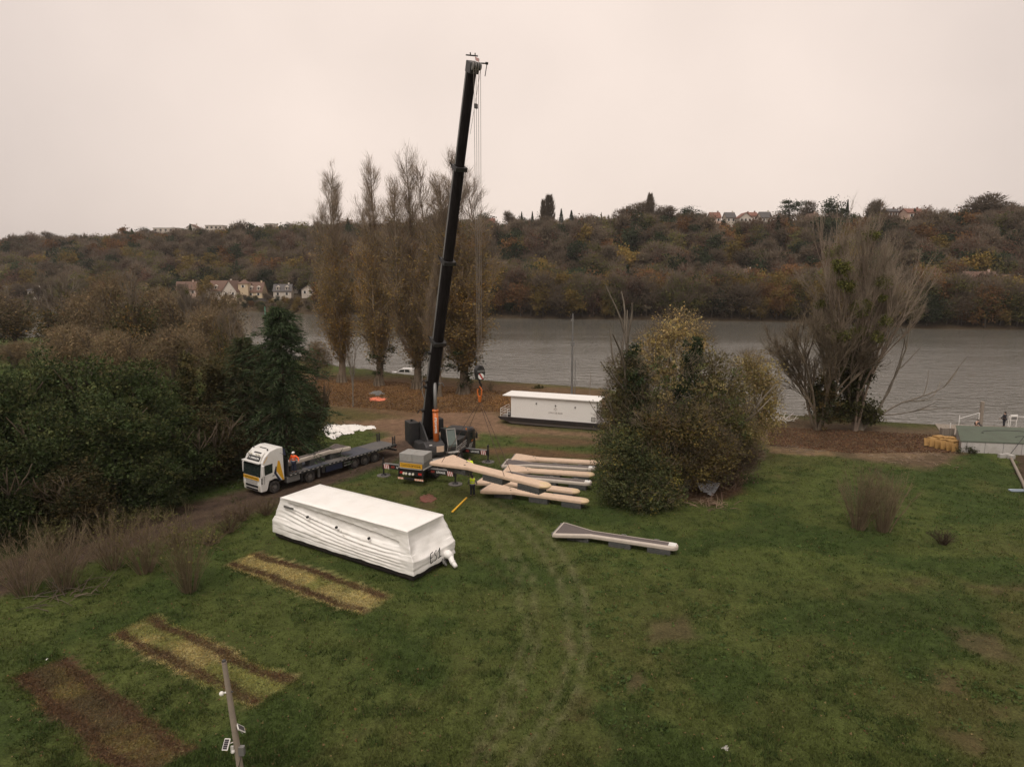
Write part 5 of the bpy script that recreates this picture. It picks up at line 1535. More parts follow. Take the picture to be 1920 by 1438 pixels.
b = MB(); b.tube([(6.35, 1.05, .80), (6.65, 1.07, .82), (6.95, 1.05, .72)], [.22, .30, .22], 10); b.tube([(6.85, 1.05, .76), (7.05, .95, .50), (7.28, .92, .32), (7.42, .90, .22)], [.19, .17, .15, .13], 10)
b.tube([(7.1, .945, .46), (7.15, .94, .42)], .19, 10)
b.build('wrapped_motor', m_wrap, es, smooth=True)
b = MB(); b.tube([(6.45, .72, .62), (6.62, .7, .36), (6.75, .78, .22)], [.08, .09, .06], 7); b.tube([(6.4, 1.0, .55), (6.5, 1.0, .05)], .09, 7); b.build('motor_bracket', m_mgrey, es)

# ================================================================== houseboat on the shore
hb = empty('houseboat', (-0.13, 81.5, 0), math.radians(-20), 'white flat roofed houseboat with a black hull beached behind the stored pontoons', 'houseboat')
b = MB()
hp = [(-1.35, .82), (-1.05, .52), (0.2, .12), (10.9, .12), (11.7, .45), (12.1, .80), (12.1, .86), (-1.35, .86)]
b.prism([(x, z) for x, z in hp], -.25, 3.05, 'y'); b.build('hull', m_alu, hb)
b = MB(); b.prism([(-1.55, .80), (-1.2, .50), (-.6, .44), (11.2, .44), (11.8, .58), (12.3, .84), (12.3, .92), (-1.55, .88)], -.34, -.26, 'y'); b.prism([(-1.55, .80), (-1.2, .50), (11.8, .58), (12.3, .84), (12.3, .92), (-1.55, .88)], 3.06, 3.14, 'y')
b.build('rubbing_strake', m_hull, hb)
b = MB(); b.bx(0, 10.6, 0, 2.8, .86, 3.42); b.build('cabin', m_cab, hb)
b = MB(); b.bx(-1.0, 10.95, -.22, 3.0, 3.43, 3.56); b.build('roof', m_cab, hb, bevel=.02)
for x, z in ((3.25, 2.72), (5.65, 2.62), (8.05, 2.58)): disc_part('vent', x, -.003, z, .085, m_black, hb, t=.06)
strokes('emblem', [[(0, .12), (.12, 0), (0, -.12), (-.12, 0), (0, .12)], [(0, .2), (.05, .13)], [(0, .2), (-.05, .13)], [(0, -.2), (.05, -.13)], [(0, -.2), (-.05, -.13)], [(-.22, 0), (-.13, .06)], [(.22, 0), (.13, .06)], [(-.22, 0), (-.13, -.06)], [(.22, 0), (.13, -.06)]], m_print, hb, T(5.65, -.012, 2.20), .014)
decal('boat_lettering', 'LYKO DE MARI', .26, m_print, hb, (5.65, -.006, 1.72), -PI / 2, bold=.006)
b = MB(); b.bx(10.603, 10.64, .3, .36, .9, 3.4); b.bx(10.603, 10.64, 2.2, 2.26, .9, 3.4); b.build('corner_trim', m_dgrey, hb)
b = MB(); b.bx(10.0, 10.5, -.02, -.003, 1.0, 1.55); lk = b.build('hatch', m_black, hb)
b = MB(); b.bx(10.05, 10.45, -.032, -.022, 1.05, 1.5); b.build('hatch_door', m_lgrey, lk)
b = MB()
for x, y in ((-1.3, -.15), (-1.3, 1.4), (-1.3, 2.9), (-.4, -.15)): b.tube([(x, y, .86), (x, y, 1.85)], .03, 6)
for z in (1.2, 1.52, 1.85): b.tube([(-.05, -.15, z), (-1.3, -.15, z), (-1.3, 2.9, z)], .022, 6)
b.build('railing', m_white, hb)
b = MB(); b.box((-.35, .5, 1.05), (.45, .4, .35)); b.tube([(-.15, .35, .9), (-.12, .3, 1.9)], .05, 6); b.build('outboard_motor', m_black, hb)

# ================================================================== finger pontoons
def pontoon_meshes(style):
    """wide end at x=0 (2.4 m), tip at x=L; returned as dict of part meshes at unit length 8.6"""
    L = 8.6; W = 1.2; wn = .44
    out = [(0, -W), (.25, -W), (2.55, -wn), (L - .45, -wn)]
    for k in range(7):
        a = -PI / 2 + PI * k / 6; out.append((L - .45 + math.cos(a) * .45, math.sin(a) * wn))
    out += [(L - .45, wn), (2.55, wn), (.25, W), (0, W)]
    P = {}
    b = MB(); n = len(out)
    c = [(x * .0 + x, y) for x, y in out]
    def inset(d):
        o = []
        for x, y in out:
            o.append((min(max(x, d), L - d), y - math.copysign(min(d, abs(y)), y)))
        return o
    rings = [(inset(.05), .20), (out, .26), (out, .42), (inset(.05), .49), (inset(.16), .50)]
    vs = []
    for r_, z in rings: vs += [(x, y, z) for x, y in r_]
    fs = []
    for j in range(len(rings) - 1):
        for i in range(n): fs.append((j * n + i, j * n + (i + 1) % n, (j + 1) * n + (i + 1) % n, (j + 1) * n + i))
    if style == 'beige': fs.append(tuple(range((len(rings) - 1) * n, len(rings) * n)))
    fs.append(tuple(reversed(range(n))))
    b.add(vs, fs)
    P['rim'] = (b, m_pfoam if style == 'beige' else m_prail)
    if style != 'beige':
        d = MB(); q = [(.14, -W + .15), (2.5, -wn + .13), (L - .62, -wn + .13), (L - .62, wn - .13), (2.5, wn - .13), (.14, W - .15)]
        d.prism(q, .30, .485, 'z'); P['deck'] = (d, m_pdeck)
        cl = MB()
        for x in (4.6, 6.9): cl.bx(x, x + .35, wn - .08, wn - .02, .505, .56)
        P['cleat'] = (cl, m_mgrey)
        e = MB(); e.box((L - .40, 0, .50), (.5, .56, .05)); P['end_cap'] = (e, m_white)
    else:
        e = MB(); e.sphere((L - .38, 0, .36), .44, None, 12, 8, (1.05, 1.06, .42)); P['end_cap'] = (e, m_pfend)
        cl = MB()
        for x, s in ((1.9, 1), (2.2, -1), (5.6, 1)): cl.bx(x, x + .12, s * .3, s * .3 + .08, .505, .53)
        P['cleat'] = (cl, m_dgrey)
    fl = []
    for x0 in (.9, 3.9, 6.6):
        f = MB(); nx = 9
        f.bx(x0, x0 + 1.5, -.42, .42, -.24, .19)
        for k in range(nx):
            xx = x0 + 1.5 * k / (nx - 1); f.bx(xx - .018, xx + .018, -.445, .445, -.25, .195)
        for z in (-.14, -.02, .10): f.bx(x0 - .01, x0 + 1.51, -.44, .44, z - .012, z + .012)
        fl.append((f, m_float))
    P['float'] = fl
    hk = MB()
    for y in (-.95, .95): hk.bx(-.12, .02, y - .06, y + .06, .28, .46)
    hk.bx(-.07, -.005, -.9, .9, .30, .44)
    P['hinge'] = (hk, m_mgrey)
    M_ = {}
    for k, v in P.items():
        L_ = v if isinstance(v, list) else [v]
        M_[k] = []
        for mb_, mt in L_:
            o = mb_.build(k, mt, None, smooth=False); M_[k].append(o.data); bpy.data.objects.remove(o)
    return M_
PM = {'beige': pontoon_meshes('beige'), 'grey': pontoon_meshes('grey')}
def pontoon(a, t, style, label, group='finger pontoons', tall=1.0, zoff=0.0, pitch=0.0, sx=None, sy=1.0, floats=True):
    a, t = Vector(a), Vector(t); d = t - a; L = d.length
    o = empty('finger_pontoon', a + Vector((0, 0, zoff)), 0, label, 'pontoon', group)
    o.rotation_euler = (0, -math.asin(d.z / L) , math.atan2(d.y, d.x)); o.scale = (sx or L / 8.6, sy, tall)
    for k, ms in PM[style].items():
        if k == 'float' and not floats: continue
        for me in ms:
            c = bpy.data.objects.new(k, me); COL.objects.link(c); c.parent = o
    return o
def gpon(px, py): p = gp(px, py, .55); return Vector((p.x, p.y, 0))
pontoon(gpon(962, 859), gpon(1128, 869), 'beige', 'beige pontoon farthest back in the stored row', zoff=.23)
pontoon(gpon(946, 869), gpon(1117, 880), 'grey', 'grey decked pontoon second from the back of the stored row', zoff=.23)
pontoon(gpon(948, 880), gpon(1114, 891), 'beige', 'beige pontoon third from the back of the stored row', zoff=.23)
pontoon(gpon(938, 891), gpon(1110, 907), 'grey', 'grey decked pontoon mostly behind the hanging pontoon', zoff=.23)
pontoon(gpon(902, 900), gpon(1086, 923), 'beige', 'beige pontoon second from the front of the stored row', zoff=.23)
pontoon(gpon(912, 915), gpon(1103, 941), 'beige', 'beige pontoon at the front of the stored row', zoff=.23)
ga = (gp(1034, 1001, .55) + gp(1057, 980, .55)) / 2; gb = gp(1272, 1024, .55)
pontoon((ga.x, ga.y, 0), (gb.x, gb.y, 0), 'grey', 'grey decked pontoon with cream rim lying alone on the grass', zoff=.11)
SP_Z = 3.2
sa = (gp(809, 866, SP_Z) + gp(845, 852, SP_Z)) / 2; sb = gp(1030, 909, SP_Z - .15)
pontoon(sa - Vector((0, 0, .5)), sb - Vector((0, 0, .5)), 'beige', 'beige pontoon hanging in the air from the crane slings', tall=1.05, sy=1.15)
# ================================================================== mobile crane
CO = Vector((-8.33, 58.8, 0)); CR = math.radians(69.4)
cr_ = empty('mobile_crane', CO, CR, 'black mobile crane with an orange lift cylinder and raised telescopic boom', 'crane')
CM = T(*CO) @ rotz(CR); CI = CM.inverted()
def cb(name, m, par=None, *boxes, bevel=0, M=None):
    b = MB()
    for q in boxes: b.bx(*q, M=M)
    return b.build(name, m, par or cr_, bevel=bevel)
cb('chassis', m_dgrey, None, (-1.05, 9.4, -.55, .55, .75, 1.25), (-.6, 7.6, -1.25, 1.25, 1.15, 1.42))
cb('deck', m_lgrey, None, (-1.45, 4.2, -1.28, 1.28, 1.425, 1.50), (5.2, 7.3, -1.28, 1.28, 1.425, 1.5))
cb('fender', m_dgrey, None, (.5, 3.3, -1.29, -.75, 1.30, 1.40), (.5, 3.3, .75, 1.29, 1.30, 1.40), (4.0, 6.9, -1.29, -.75, 1.30, 1.40), (4.0, 6.9, .75, 1.29, 1.3, 1.4))
for x in (1.2, 2.7, 4.7, 6.15):
    for s in (-1, 1): wheel(cr_, x, s * 1.06, .64, WC)
# ballast on the rear deck
bal = cb('ballast_frame', m_mgrey, None, (-1.35, .45, -1.2, 1.2, 1.52, 1.98), bevel=.03)
for y0, y1 in ((-1.2, -.06), (-.04, 1.2)):
    b = MB(); b.bx(-1.25, .35, y0, y1, 2.0, 2.72); b.build('ballast_slab', m_conc, cr_, bevel=.03)
sg = cb('convoy_sign', m_yellow, None, (-1.42, -1.36, -1.1, 1.05, 1.48, 1.92))
b = MB()
for q in ((-1.426, -1.421, -1.06, 1.01, 1.86, 1.89), (-1.426, -1.421, -1.06, 1.01, 1.51, 1.54)): b.bx(*q)
b.build('sign_border', m_ink, sg)
decal('sign_lettering', 'CONVOI EXCEPTIONNEL', .2, m_ink, cr_, (-1.424, -.02, 1.70), PI, depth=.003, bold=.006, xs=.86)
cb('rear_frame', m_black, None, (-1.35, -1.1, -1.15, 1.15, .82, 1.40), (-1.55, -1.36, -1.25, 1.25, .48, .62))
for y, m in ((.72, m_lens), (.48, m_lens), (.12, m_white), (-.2, m_lens)):
    b = MB(); b.tube([(-1.38, y, .98), (-1.44, y, .98)], .11, 12); b.build('rear_lamp', m, cr_)
for y in (1.0, -.92):
    b = MB(); b.bx(-1.42, -1.352, y - .2, y + .2, .95, 1.12); b.build('tail_light', m_red, cr_)
stripes('warning_plate', T(-1.556, .95, .56) @ rotz(PI / 2) , .55, .16, cr_, m_amber, m_white, 4)
stripes('warning_plate', T(-1.556, -.85, .56) @ rotz(PI / 2), .85, .16, cr_, m_amber, m_white, 5)
b = MB()
for y in (-1.15, 1.15): b.bx(-1.5, -1.36, y - .05, y + .05, .5, 1.5)
b.build('mudflap', m_black, cr_)
def outrigger(x, s, rear):
    o = MB(); o.bx(x - .17, x + .17, min(s * 1.0, s * 3.55), max(s * 1.0, s * 3.55), .80, 1.22)
    bm_ = o.build('outrigger_beam', m_black, cr_, bevel=.01)
    o = MB(); o.bx(x - .175, x + .175, min(s * 1.0, s * 3.5), max(s * 1.0, s * 3.5), 1.222, 1.235); o.build('beam_top', m_mgrey, bm_)
    o = MB(); o.tube([(x, s * 3.6, .16), (x, s * 3.6, 1.55)], .07, 8); o.tube([(x, s * 3.6, .7), (x, s * 3.6, 1.3)], .12, 8); o.tube([(x, s * 3.6, 1.55), (x, s * 3.6, 1.75)], .10, 6); o.build('jack', m_black, bm_)
    o = MB(); o.tube([(x, s * 3.6, .10), (x, s * 3.6, .2)], [.28, .2], 12); o.build('jack_foot', m_black, bm_)
    o = MB(); o.tube([(x, s * 3.6, 0.0), (x, s * 3.6, .09)], .62, 18); pd = o.build('support_pad', mat('pad_grey', (0.13, 0.12, 0.11), .8, dirt=(.08, .07, .05), damt=.6), bm_)
    stripes('warning_plate', T(x - .18, s * 3.18, 1.0) @ rotz(PI / 2), .55, .42, bm_, m_red, m_white, 3)
    decal('beam_lettering', 'LEVAGE', .25, m_wtext, bm_, (x - .176, s * 2.0 - .28, 1.0), PI, bold=.008)
    decal('beam_lettering', 'AD', .25, m_rtext, bm_, (x - .176, s * 2.0 + .52, 1.0), PI, bold=.008)
for x in (0.0, 7.45):
    for s in (-1, 1): outrigger(x, s, x == 0)
# driver's cab at the front
b = MB(); b.prism([(7.75, .62), (9.75, .62), (9.78, 1.45), (9.6, 2.75), (7.75, 2.85)], -1.27, 1.27, 'y'); cab = b.build('carrier_cab', m_black, cr_, bevel=.04)
b = MB(); b.bx(7.8, 9.5, -1.2, 1.2, 2.86, 2.93); b.build('cab_roof', m_dgrey, cab, bevel=.02)
b = MB(); b.bx(8.45, 9.35, -1.285, -1.275, 1.75, 2.55); b.build('cab_window', m_glass, cab)
b = MB(); b.bx(8.45, 9.35, 1.275, 1.285, 1.75, 2.55); b.build('cab_window', m_glass, cab)
b = MB(); b.bx(7.735, 7.745, -1.0, 1.0, 2.0, 2.6); b.build('rear_cab_window', m_glass, cab)
for k in range(3):
    b = MB(); b.add([(7.9 + k * .3, -1.278, 1.0), (8.0 + k * .3, -1.278, 1.0), (8.5 + k * .3, -1.278, 1.5), (8.4 + k * .3, -1.278, 1.5)], [(0, 1, 2, 3)]); b.build('cab_stripe', m_wtext, cab)
b = MB(); b.add([(8.7, -1.279, 1.55), (9.2, -1.279, 1.65), (9.05, -1.279, 2.3), (8.85, -1.279, 2.1)], [(0, 1, 2, 3)]); b.build('cab_flash', m_orange, cab)
b = MB(); b.tube([(9.3, -1.3, 2.7), (9.35, -1.55, 2.5), (9.35, -1.55, 1.8)], .035, 6); b.box((9.35, -1.56, 2.1), (.08, .22, .55)); b.build('mirror', m_black, cab)
for y in (-1.05, 1.05):
    b = MB(); b.tube([(8.0, y, 2.94), (8.0, y, 3.1)], .07, 8); b.build('beacon', m_amber, cab)
cb('engine_box', m_black, None, (5.9, 7.6, -1.2, 1.2, 1.51, 2.35), bevel=.03)
cb('box_lid', m_dgrey, None, (5.85, 7.65, -1.22, .6, 2.36, 2.42))
cb('tool_locker', m_dgrey, None, (4.6, 5.6, -1.25, -.4, 1.51, 1.95), bevel=.02)
b = MB()
for z in (1.6, 1.78, 1.96): b.tube([(4.3, -1.27, z - .25), (7.5, -1.3, z + .1)], .028, 5)
b.build('handrail', m_lgrey, cr_)
# slewing superstructure
SO = Vector((-7.45, 62.3, 0)); SR = math.radians(-63.6)
SM = CI @ (T(*SO) @ rotz(SR))
def sb_(name, m, *boxes, bevel=0.0, par=None):
    b = MB()
    for q in boxes: b.bx(*q, M=SM)
    return b.build(name, m, par or cr_, bevel=bevel)
b = MB(); b.tube([SM @ Vector((0, 0, 1.5)), SM @ Vector((0, 0, 1.72))], .85, 20); b.build('slewing_ring', m_mgrey, cr_)
b = MB(); b.prism([(-2.4, 1.75), (1.75, 1.75), (2.05, 2.1), (1.95, 2.75), (1.2, 3.05), (-.2, 2.6), (-2.4, 2.6)], -1.35, .55, 'y', M=SM); tf = b.build('turret', m_dgrey, cr_, bevel=.12)
b = MB(); b.bx(2.02, 2.045, -.35, .35, 2.15, 2.7, M=SM); b.build('turret_plate', m_pfoam, tf)
b = MB(); b.bx(1.9, 1.99, -1.0, -.75, 2.82, 2.9, M=SM); b.build('work_lamp', m_white, tf)
for y in (-.62, .62):
    b = MB(); b.prism([(-2.3, 2.2), (1.3, 1.9), (1.2, 2.3), (-1.0, 4.1), (-1.7, 4.35), (-2.2, 3.9)], y - .07, y + .07, 'y', M=SM); b.build('boom_bracket', m_dgrey, cr_)
sb_('engine_housing', m_black, (-3.0, -1.4, -1.75, -.8, 2.3, 4.3), bevel=.06)
sb_('winch_housing', m_black, (-2.9, -1.5, .8, 1.7, 3.1, 4.4), bevel=.06)
sb_('counterweight', m_dgrey, (-3.6, -2.6, -1.3, 1.3, 1.8, 2.9), bevel=.08)
for y, x in ((-1.3, -2.2), (1.3, -2.2)):
    b = MB(); b.tube([SM @ Vector((x, y, 4.3)), SM @ Vector((x, y, 4.5))], .1, 8); b.build('beacon', m_black, cr_)
# operator's cab, tilted back
KM = SM @ T(.1, 1.25, 1.75) @ Matrix.Rotation(math.radians(-8), 4, 'Y')
b = MB(); b.prism([(0, 0), (1.55, 0), (1.85, .55), (1.6, 2.05), (.1, 2.15)], -.45, .45, 'y', M=KM); oc = b.build('operator_cab', m_black, cr_, bevel=.05)
b = MB(); b.add([KM @ Vector(p) for p in ((1.60, -.38, .12), (1.60, .38, .12), (1.875, .38, .58), (1.875, -.38, .58))], [(0, 1, 2, 3)]); b.build('lower_windscreen', m_cabglass, oc)
b = MB(); b.add([KM @ Vector(p) for p in ((1.88, -.38, .62), (1.88, .38, .62), (1.64, .38, 1.98), (1.64, -.38, 1.98))], [(0, 1, 2, 3)]); b.build('windscreen', m_cabglass, oc)
b = MB(); b.add([KM @ Vector(p) for p in ((.25, .462, .55), (1.7, .462, .55), (1.5, .462, 1.9), (.25, .462, 1.95))], [(0, 1, 2, 3)]); b.build('side_window', m_cabglass, oc)
b = MB(); b.add([KM @ Vector(p) for p in ((.35, -.38, 2.162), (1.45, -.38, 2.10), (1.45, .38, 2.10), (.35, .38, 2.162))], [(0, 1, 2, 3)]); b.build('roof_window', m_cabglass, oc)
b = MB()
for y in (-.43, .43): b.tube([KM @ Vector(p) for p in ((1.6, y, .08), (1.9, y, .58), (1.65, y, 2.08))], .035, 6)
b.tube([KM @ Vector(p) for p in ((1.65, -.43, 2.08), (1.65, .43, 2.08))], .04, 6)
b.build('window_frame', m_lgrey, oc)
b = MB(); b.bx(0, 2.2, -.5, .6, -.08, 0.0, M=KM); b.build('cab_step', m_lgrey, oc)
# telescopic boom
foot = Vector((-8.15, 63.6, 3.3)); tipc = dpt(884, 131, 51.7)
ax = (tipc - foot); BL = ax.length; ax.normalize()
hz = Vector((math.cos(SR), math.sin(SR), 0))          # horizontal boom heading
sidev = Vector((-hz.y, hz.x, 0)); sidev = (sidev - ax * sidev.dot(ax)).normalized()
upv = ax.cross(sidev).normalized()
if upv.dot(hz) > 0: upv = -upv                         # away from the load side
BM = CI @ Matrix(((ax.x, sidev.x, upv.x, foot.x), (ax.y, sidev.y, upv.y, foot.y), (ax.z, sidev.z, upv.z, foot.z), (0, 0, 0, 1)))
def boom_sec(s0, s1, w_, h_, name='boom_section'):
    b = MB(); n = 12
    prof = [(-w_ / 2, h_ / 2 * .7), (-w_ / 2 * .8, h_ / 2), (w_ / 2 * .8, h_ / 2), (w_ / 2, h_ / 2 * .7), (w_ / 2, -h_ * .15)]
    for k in range(1, 6): t = k / 6 * PI; prof.append((w_ / 2 * math.cos(t), -h_ * .15 - h_ * .35 * math.sin(t)))
    prof.append((-w_ / 2, -h_ * .15))
    b.prism(prof, s0, s1, 'x', M=BM)
    return b.build(name, m_boom, cr_)
def locS(py):  # distance along the boom whose axis shows at photo row py
    lo, hi = 0, BL
    for _ in range(40):
        m_ = (lo + hi) / 2; q = foot + ax * m_
        if proj(q.x, q.y, q.z)[1] > py: lo = m_
        else: hi = m_
    return lo
J1, J2, J3 = locS(640), locS(490), locS(315)
secs = [(-.9, J1, .98, 1.18), (J1 - .5, J2, .87, 1.04), (J2 - .5, J3, .77, .92), (J3 - .5, BL, .67, .8)]
for i, q in enumerate(secs):
    o = boom_sec(*q)
    if i < 3:
        b = MB(); b.bx(q[1] - .18, q[1] + .14, -q[2] / 2 - .09, q[2] / 2 + .09, -q[3] / 2 - .09, q[3] / 2 + .09, M=BM); b.build('boom_collar', m_black, cr_, bevel=.02)
        b = MB()
        for s in (-1, 1): b.tube([BM @ Vector((q[1] - .1, s * q[2] / 2, q[3] / 2)), BM @ Vector((q[1] + .25, s * (q[2] / 2 + .22), q[3] / 2 + .1))], .045, 5)
        b.build('rope_guide', m_black, cr_)
for s0, s1, w_ in ((-.5, J1, .98), (J1 + .2, J2, .87), (J2 + .2, J3, .77), (J3 + .2, BL, .67)):
    b = MB(); b.bx(s0, s1, -w_ / 2 - .012, -w_ / 2 + .02, w_ * .05, w_ * .36, M=BM); b.build('boom_sky_sheen', m_mgrey, cr_)  # pale strip stands in for skylight caught on the boom's back face
for s, y in ((J1 - 1.2, -1), (J1 - 3.0, 1), (J1 - 4.8, -1), (J1 - 4.6, 1), (J1 - 7.4, -1), (J1 - 4.2, -1)):
    b = MB(); b.tube([BM @ Vector((s, y * .5, 0)), BM @ Vector((s + .1, y * .95, .1)), BM @ Vector((s - .25, y * 1.15, 0))], .045, 6); b.box((s, y * .62, .1), (.22, .18, .3), M=BM); b.build('boom_fitting', m_mgrey if y > 0 else m_black, cr_)
b = MB(); b.tube([BM @ Vector((J1 - 1.6, -.62, .2)), BM @ Vector((J1 - 3.2, -1.0, .4)), BM @ Vector((J1 - 5.4, -.8, .3)), BM @ Vector((J1 - 6.2, -.55, .2))], .04, 6); b.build('hose_reel_line', m_lgrey, cr_)
# boom head with sheaves, striped plate and light
hd = MB(); hd.bx(BL - .2, BL + .55, -.36, .36, -.62, .36, M=BM); h_ = hd.build('boom_head', m_dgrey, cr_, bevel=.05)
hx = BM.inverted() @ (CI @ (foot + ax * BL + hz * .55))
for k in range(4):
    b = MB(); b.tube([BM @ Vector((BL + .35, -.30 + k * .19, -.68)), BM @ Vector((BL + .35, -.20 + k * .19, -.68))], .27, 14); b.build('sheave', m_mgrey, h_)
b = MB(); b.tube([BM @ Vector((BL + .5, .3, -.2)), BM @ Vector((BL + .55, 1.0, -.3))], .05, 6); b.tube([BM @ Vector((BL + .55, 1.0, -.3)), BM @ Vector((BL - .3, .98, -.3))], .03, 5); b.box((BL + .56, .98, -.3), (.16, .16, .16), M=BM); b.build('wind_gauge', m_black, h_)
b = MB(); b.tube([BM @ Vector((BL + .9, -.55, 0)), BM @ Vector((BL + .92, .35, 0))], .05, 6); b.tube([BM @ Vector((BL + .9, -.2, 0)), BM @ Vector((BL + 1.1, -.25, 0))], .04, 6); b.tube([BM @ Vector((BL + .9, .15, 0)), BM @ Vector((BL + 1.1, .12, 0))], .04, 6); b.build('head_guard', m_dgrey, h_)
stripes('warning_plate', BM @ T(BL + .80, 0, -.78) @ Matrix.Rotation(-PI / 2, 4, 'Y') @ Matrix.Rotation(PI / 2, 4, 'Z') @ rotz(PI / 2), .8, .22, h_, m_white, m_red, 3, slant=1.2)
# lifting cylinder
cb0 = foot + hz * 2.6 + Vector((0, 0, -1.0)); ct = foot + ax * (locS(712)) - upv * .45
dcy = (ct - cb0)
b = MB(); b.tube([CI @ (cb0 + dcy * .02), CI @ (cb0 + dcy * .58)], .26, 16); b.tube([CI @ (cb0 + dcy * .56), CI @ (cb0 + dcy * .59)], .30, 16); lc = b.build('lift_cylinder', m_orange, cr_, smooth=True)
b = MB(); b.tube([CI @ (cb0 + dcy * .5), CI @ ct], .15, 12); b.build('cylinder_rod', m_chrome, lc, smooth=True)
ldir = dcy.normalized(); vdir = (Vector((0, -1, 0)) + hz * .5); vdir = (vdir - ldir * vdir.dot(ldir)).normalized(); rt = ldir.cross(vdir)
c0 = cb0 + dcy * .36 + vdir * .265
TM = CI @ Matrix(((-ldir.x, -rt.x, vdir.x, c0.x), (-ldir.y, -rt.y, vdir.y, c0.y), (-ldir.z, -rt.z, vdir.z, c0.z), (0, 0, 0, 1)))
t_ = text_part('cylinder_lettering', 'LEVAGE', .26, m_wtext, lc, (0, 0, 0), (0, 0, 0), bold=.01, xs=1.0); t_.matrix_local = TM @ Matrix.Diagonal((1.6, 1, 1, 1))
# hoist ropes from the head down to the hook block
hookp = dpt(899, 697, 51.6)
th_ = CM @ (BM @ Vector((BL + .35, 0, -.95)))
for i, (dx, px_) in enumerate(((-.16, -.22), (-.05, -.08), (.06, .06), (.17, .30))):
    a_ = th_ + sidev * dx * 1.6; c_ = hookp + sidev * dx * 1.0 + Vector((0, 0, .5))
    b = MB(); b.tube([CI @ a_, CI @ c_], .016, 5, cap=False); b.build('hoist_rope', m_rope, cr_)
q0 = th_ + sidev * .3; b = MB(); b.tube([CI @ q0, BM @ Vector((locS(250), .45, -.2))], .014, 4, cap=False); b.build('hoist_rope', m_rope, cr_)
b = MB(); lm = CI @ (th_ * .88 + hookp * .12 + sidev * -.1); b.box(lm, (.28, .16, .3)); b.build('limit_weight', m_dgrey, cr_)
# hook block and slings hang from it
hk = empty('hook_block', hookp, SR + PI / 2, 'black crane hook block with red and white stripes hanging over the pontoon', 'hook block')
b = MB()
pr_ = [(math.cos(a) * .36, math.sin(a) * .52) for a in np.linspace(0, PI, 9)] + [(-.36, -.1), (-.22, -.62), (.22, -.62), (.36, -.1)]
b.prism(pr_, -.28, .28, 'y'); b.build('block_body', m_black, hk, bevel=.03)
for s in (-1, 1):
    b = MB(); b.bx(-.30, .30, *(sorted((s * .285, s * .295))), .02, .14); b.build('block_label', m_mgrey, hk)
    b = MB(); b.tube([(0, s * .282, -.32), (0, s * .30, -.32)], .24, 14); wp = b.build('white_disc', m_white, hk)
    b = MB(); b.add([(-.2, s * .304, -.12), (-.08, s * .304, -.08), (.2, s * .304, -.52), (.08, s * .304, -.56)], [(0, 1, 2, 3)]); b.build('red_stripe', m_red, wp)
b = MB(); b.tube([(0, 0, -.6), (0, 0, -.85), (.12, 0, -.98), (.12, 0, -1.15), (0, 0, -1.25), (-.13, 0, -1.18)], [.09, .08, .075, .07, .06, .03], 8); b.build('hook', m_black, hk, smooth=True)
sl_ = empty('lifting_slings', hookp, 0, 'orange shackle and four long slings holding the hanging pontoon', 'slings')
b = MB(); b.tube([(0, 0, -1.15), (.16, 0, -1.4), (.14, 0, -1.8), (0, 0, -2.0), (-.14, 0, -1.8), (-.16, 0, -1.4), (0, 0, -1.15)], .06, 7); b.build('master_link', m_orange, sl_)
b = MB(); b.tube([(0, 0, -1.9), (.0, 0, -2.35)], [.16, .1], 8); b.build('shackle', m_orange, sl_)
pd_ = (sb - sa).normalized(); pn = Vector((-pd_.y, pd_.x, 0)).normalized(); top = Vector((0, 0, -2.3))
for f_, s in ((.9, -1), (.9, 1), (7.0, -1), (7.0, 1)):
    wdt = .9 if f_ < 2 else .45
    e = sa + pd_ * f_ + pn * (wdt * s) + Vector((0, 0, .02)) - hookp
    b = MB(); b.tube([top + pn * .06 * s, e], .022, 5, cap=False); b.tube([e, e - Vector((0, 0, .35))], .03, 5); b.build('sling', mat('sling_web', (0.10, 0.065, 0.05), .9), sl_)

# ================================================================== lorry tractor and low trailer
TO = Vector((-21.67, 54.87, 0)); TR = math.atan2(-.814, -.58)
tk = empty('lorry', TO, TR, 'white lorry tractor with yellow and navy livery parked on the dirt track', 'lorry')
cpoly = [(0.02, .38), (.06, 1.0), (.02, 1.75), (-.12, 2.75), (-.45, 3.3), (-1.0, 3.72), (-1.7, 3.86), (-2.25, 3.82), (-2.28, .95), (-1.95, .95), (-1.8, 1.18), (-1.3, 1.26), (-.8, 1.15), (-.62, .55), (-.5, .38)]
b = MB(); b.prism(cpoly, -1.22, 1.22, 'y'); cb_ = b.build('cab', m_white, tk, bevel=.07)
b = MB(); b.add([(.065, -1.10, 1.72), (.065, 1.10, 1.72), (-.09, 1.08, 2.72), (-.09, -1.08, 2.72)], [(0, 1, 2, 3)]); b.add([(.045, -1.2, 1.68), (.045, 1.2, 1.68), (-.11, 1.17, 2.80), (-.11, -1.17, 2.8)], [(0, 1, 2, 3)]); b.build('windscreen', m_glass, tk)
b = MB(); b.box((-.02, 0, 2.86), (.30, 2.36, .12)); b.build('sun_visor', m_white, tk, bevel=.03)
b = MB(); b.add([(-.16, -.85, 2.94), (-.16, .85, 2.94), (-.40, .80, 3.26), (-.40, -.80, 3.26)], [(0, 1, 2, 3)]); sgn = b.build('roof_sign', m_black, tk)
text_part('sign_lettering', 'F. SARRAZIN', .24, m_wtext, tk, (-.275, 0, 3.105), (math.radians(53), 0, PI / 2), bold=.006, depth=.01)
b = MB(); b.add([(-.62, -.5, 3.455), (-.62, .5, 3.455), (-1.25, .45, 3.80), (-1.25, -.45, 3.80)], [(0, 1, 2, 3)]); b.build('roof_hatch', m_black, tk)
b = MB()
for y in (-.98, .98): b.tube([(-.12, y, 2.9), (-.32, y, 3.3), (-.7, y * .95, 3.6)], .04, 6)
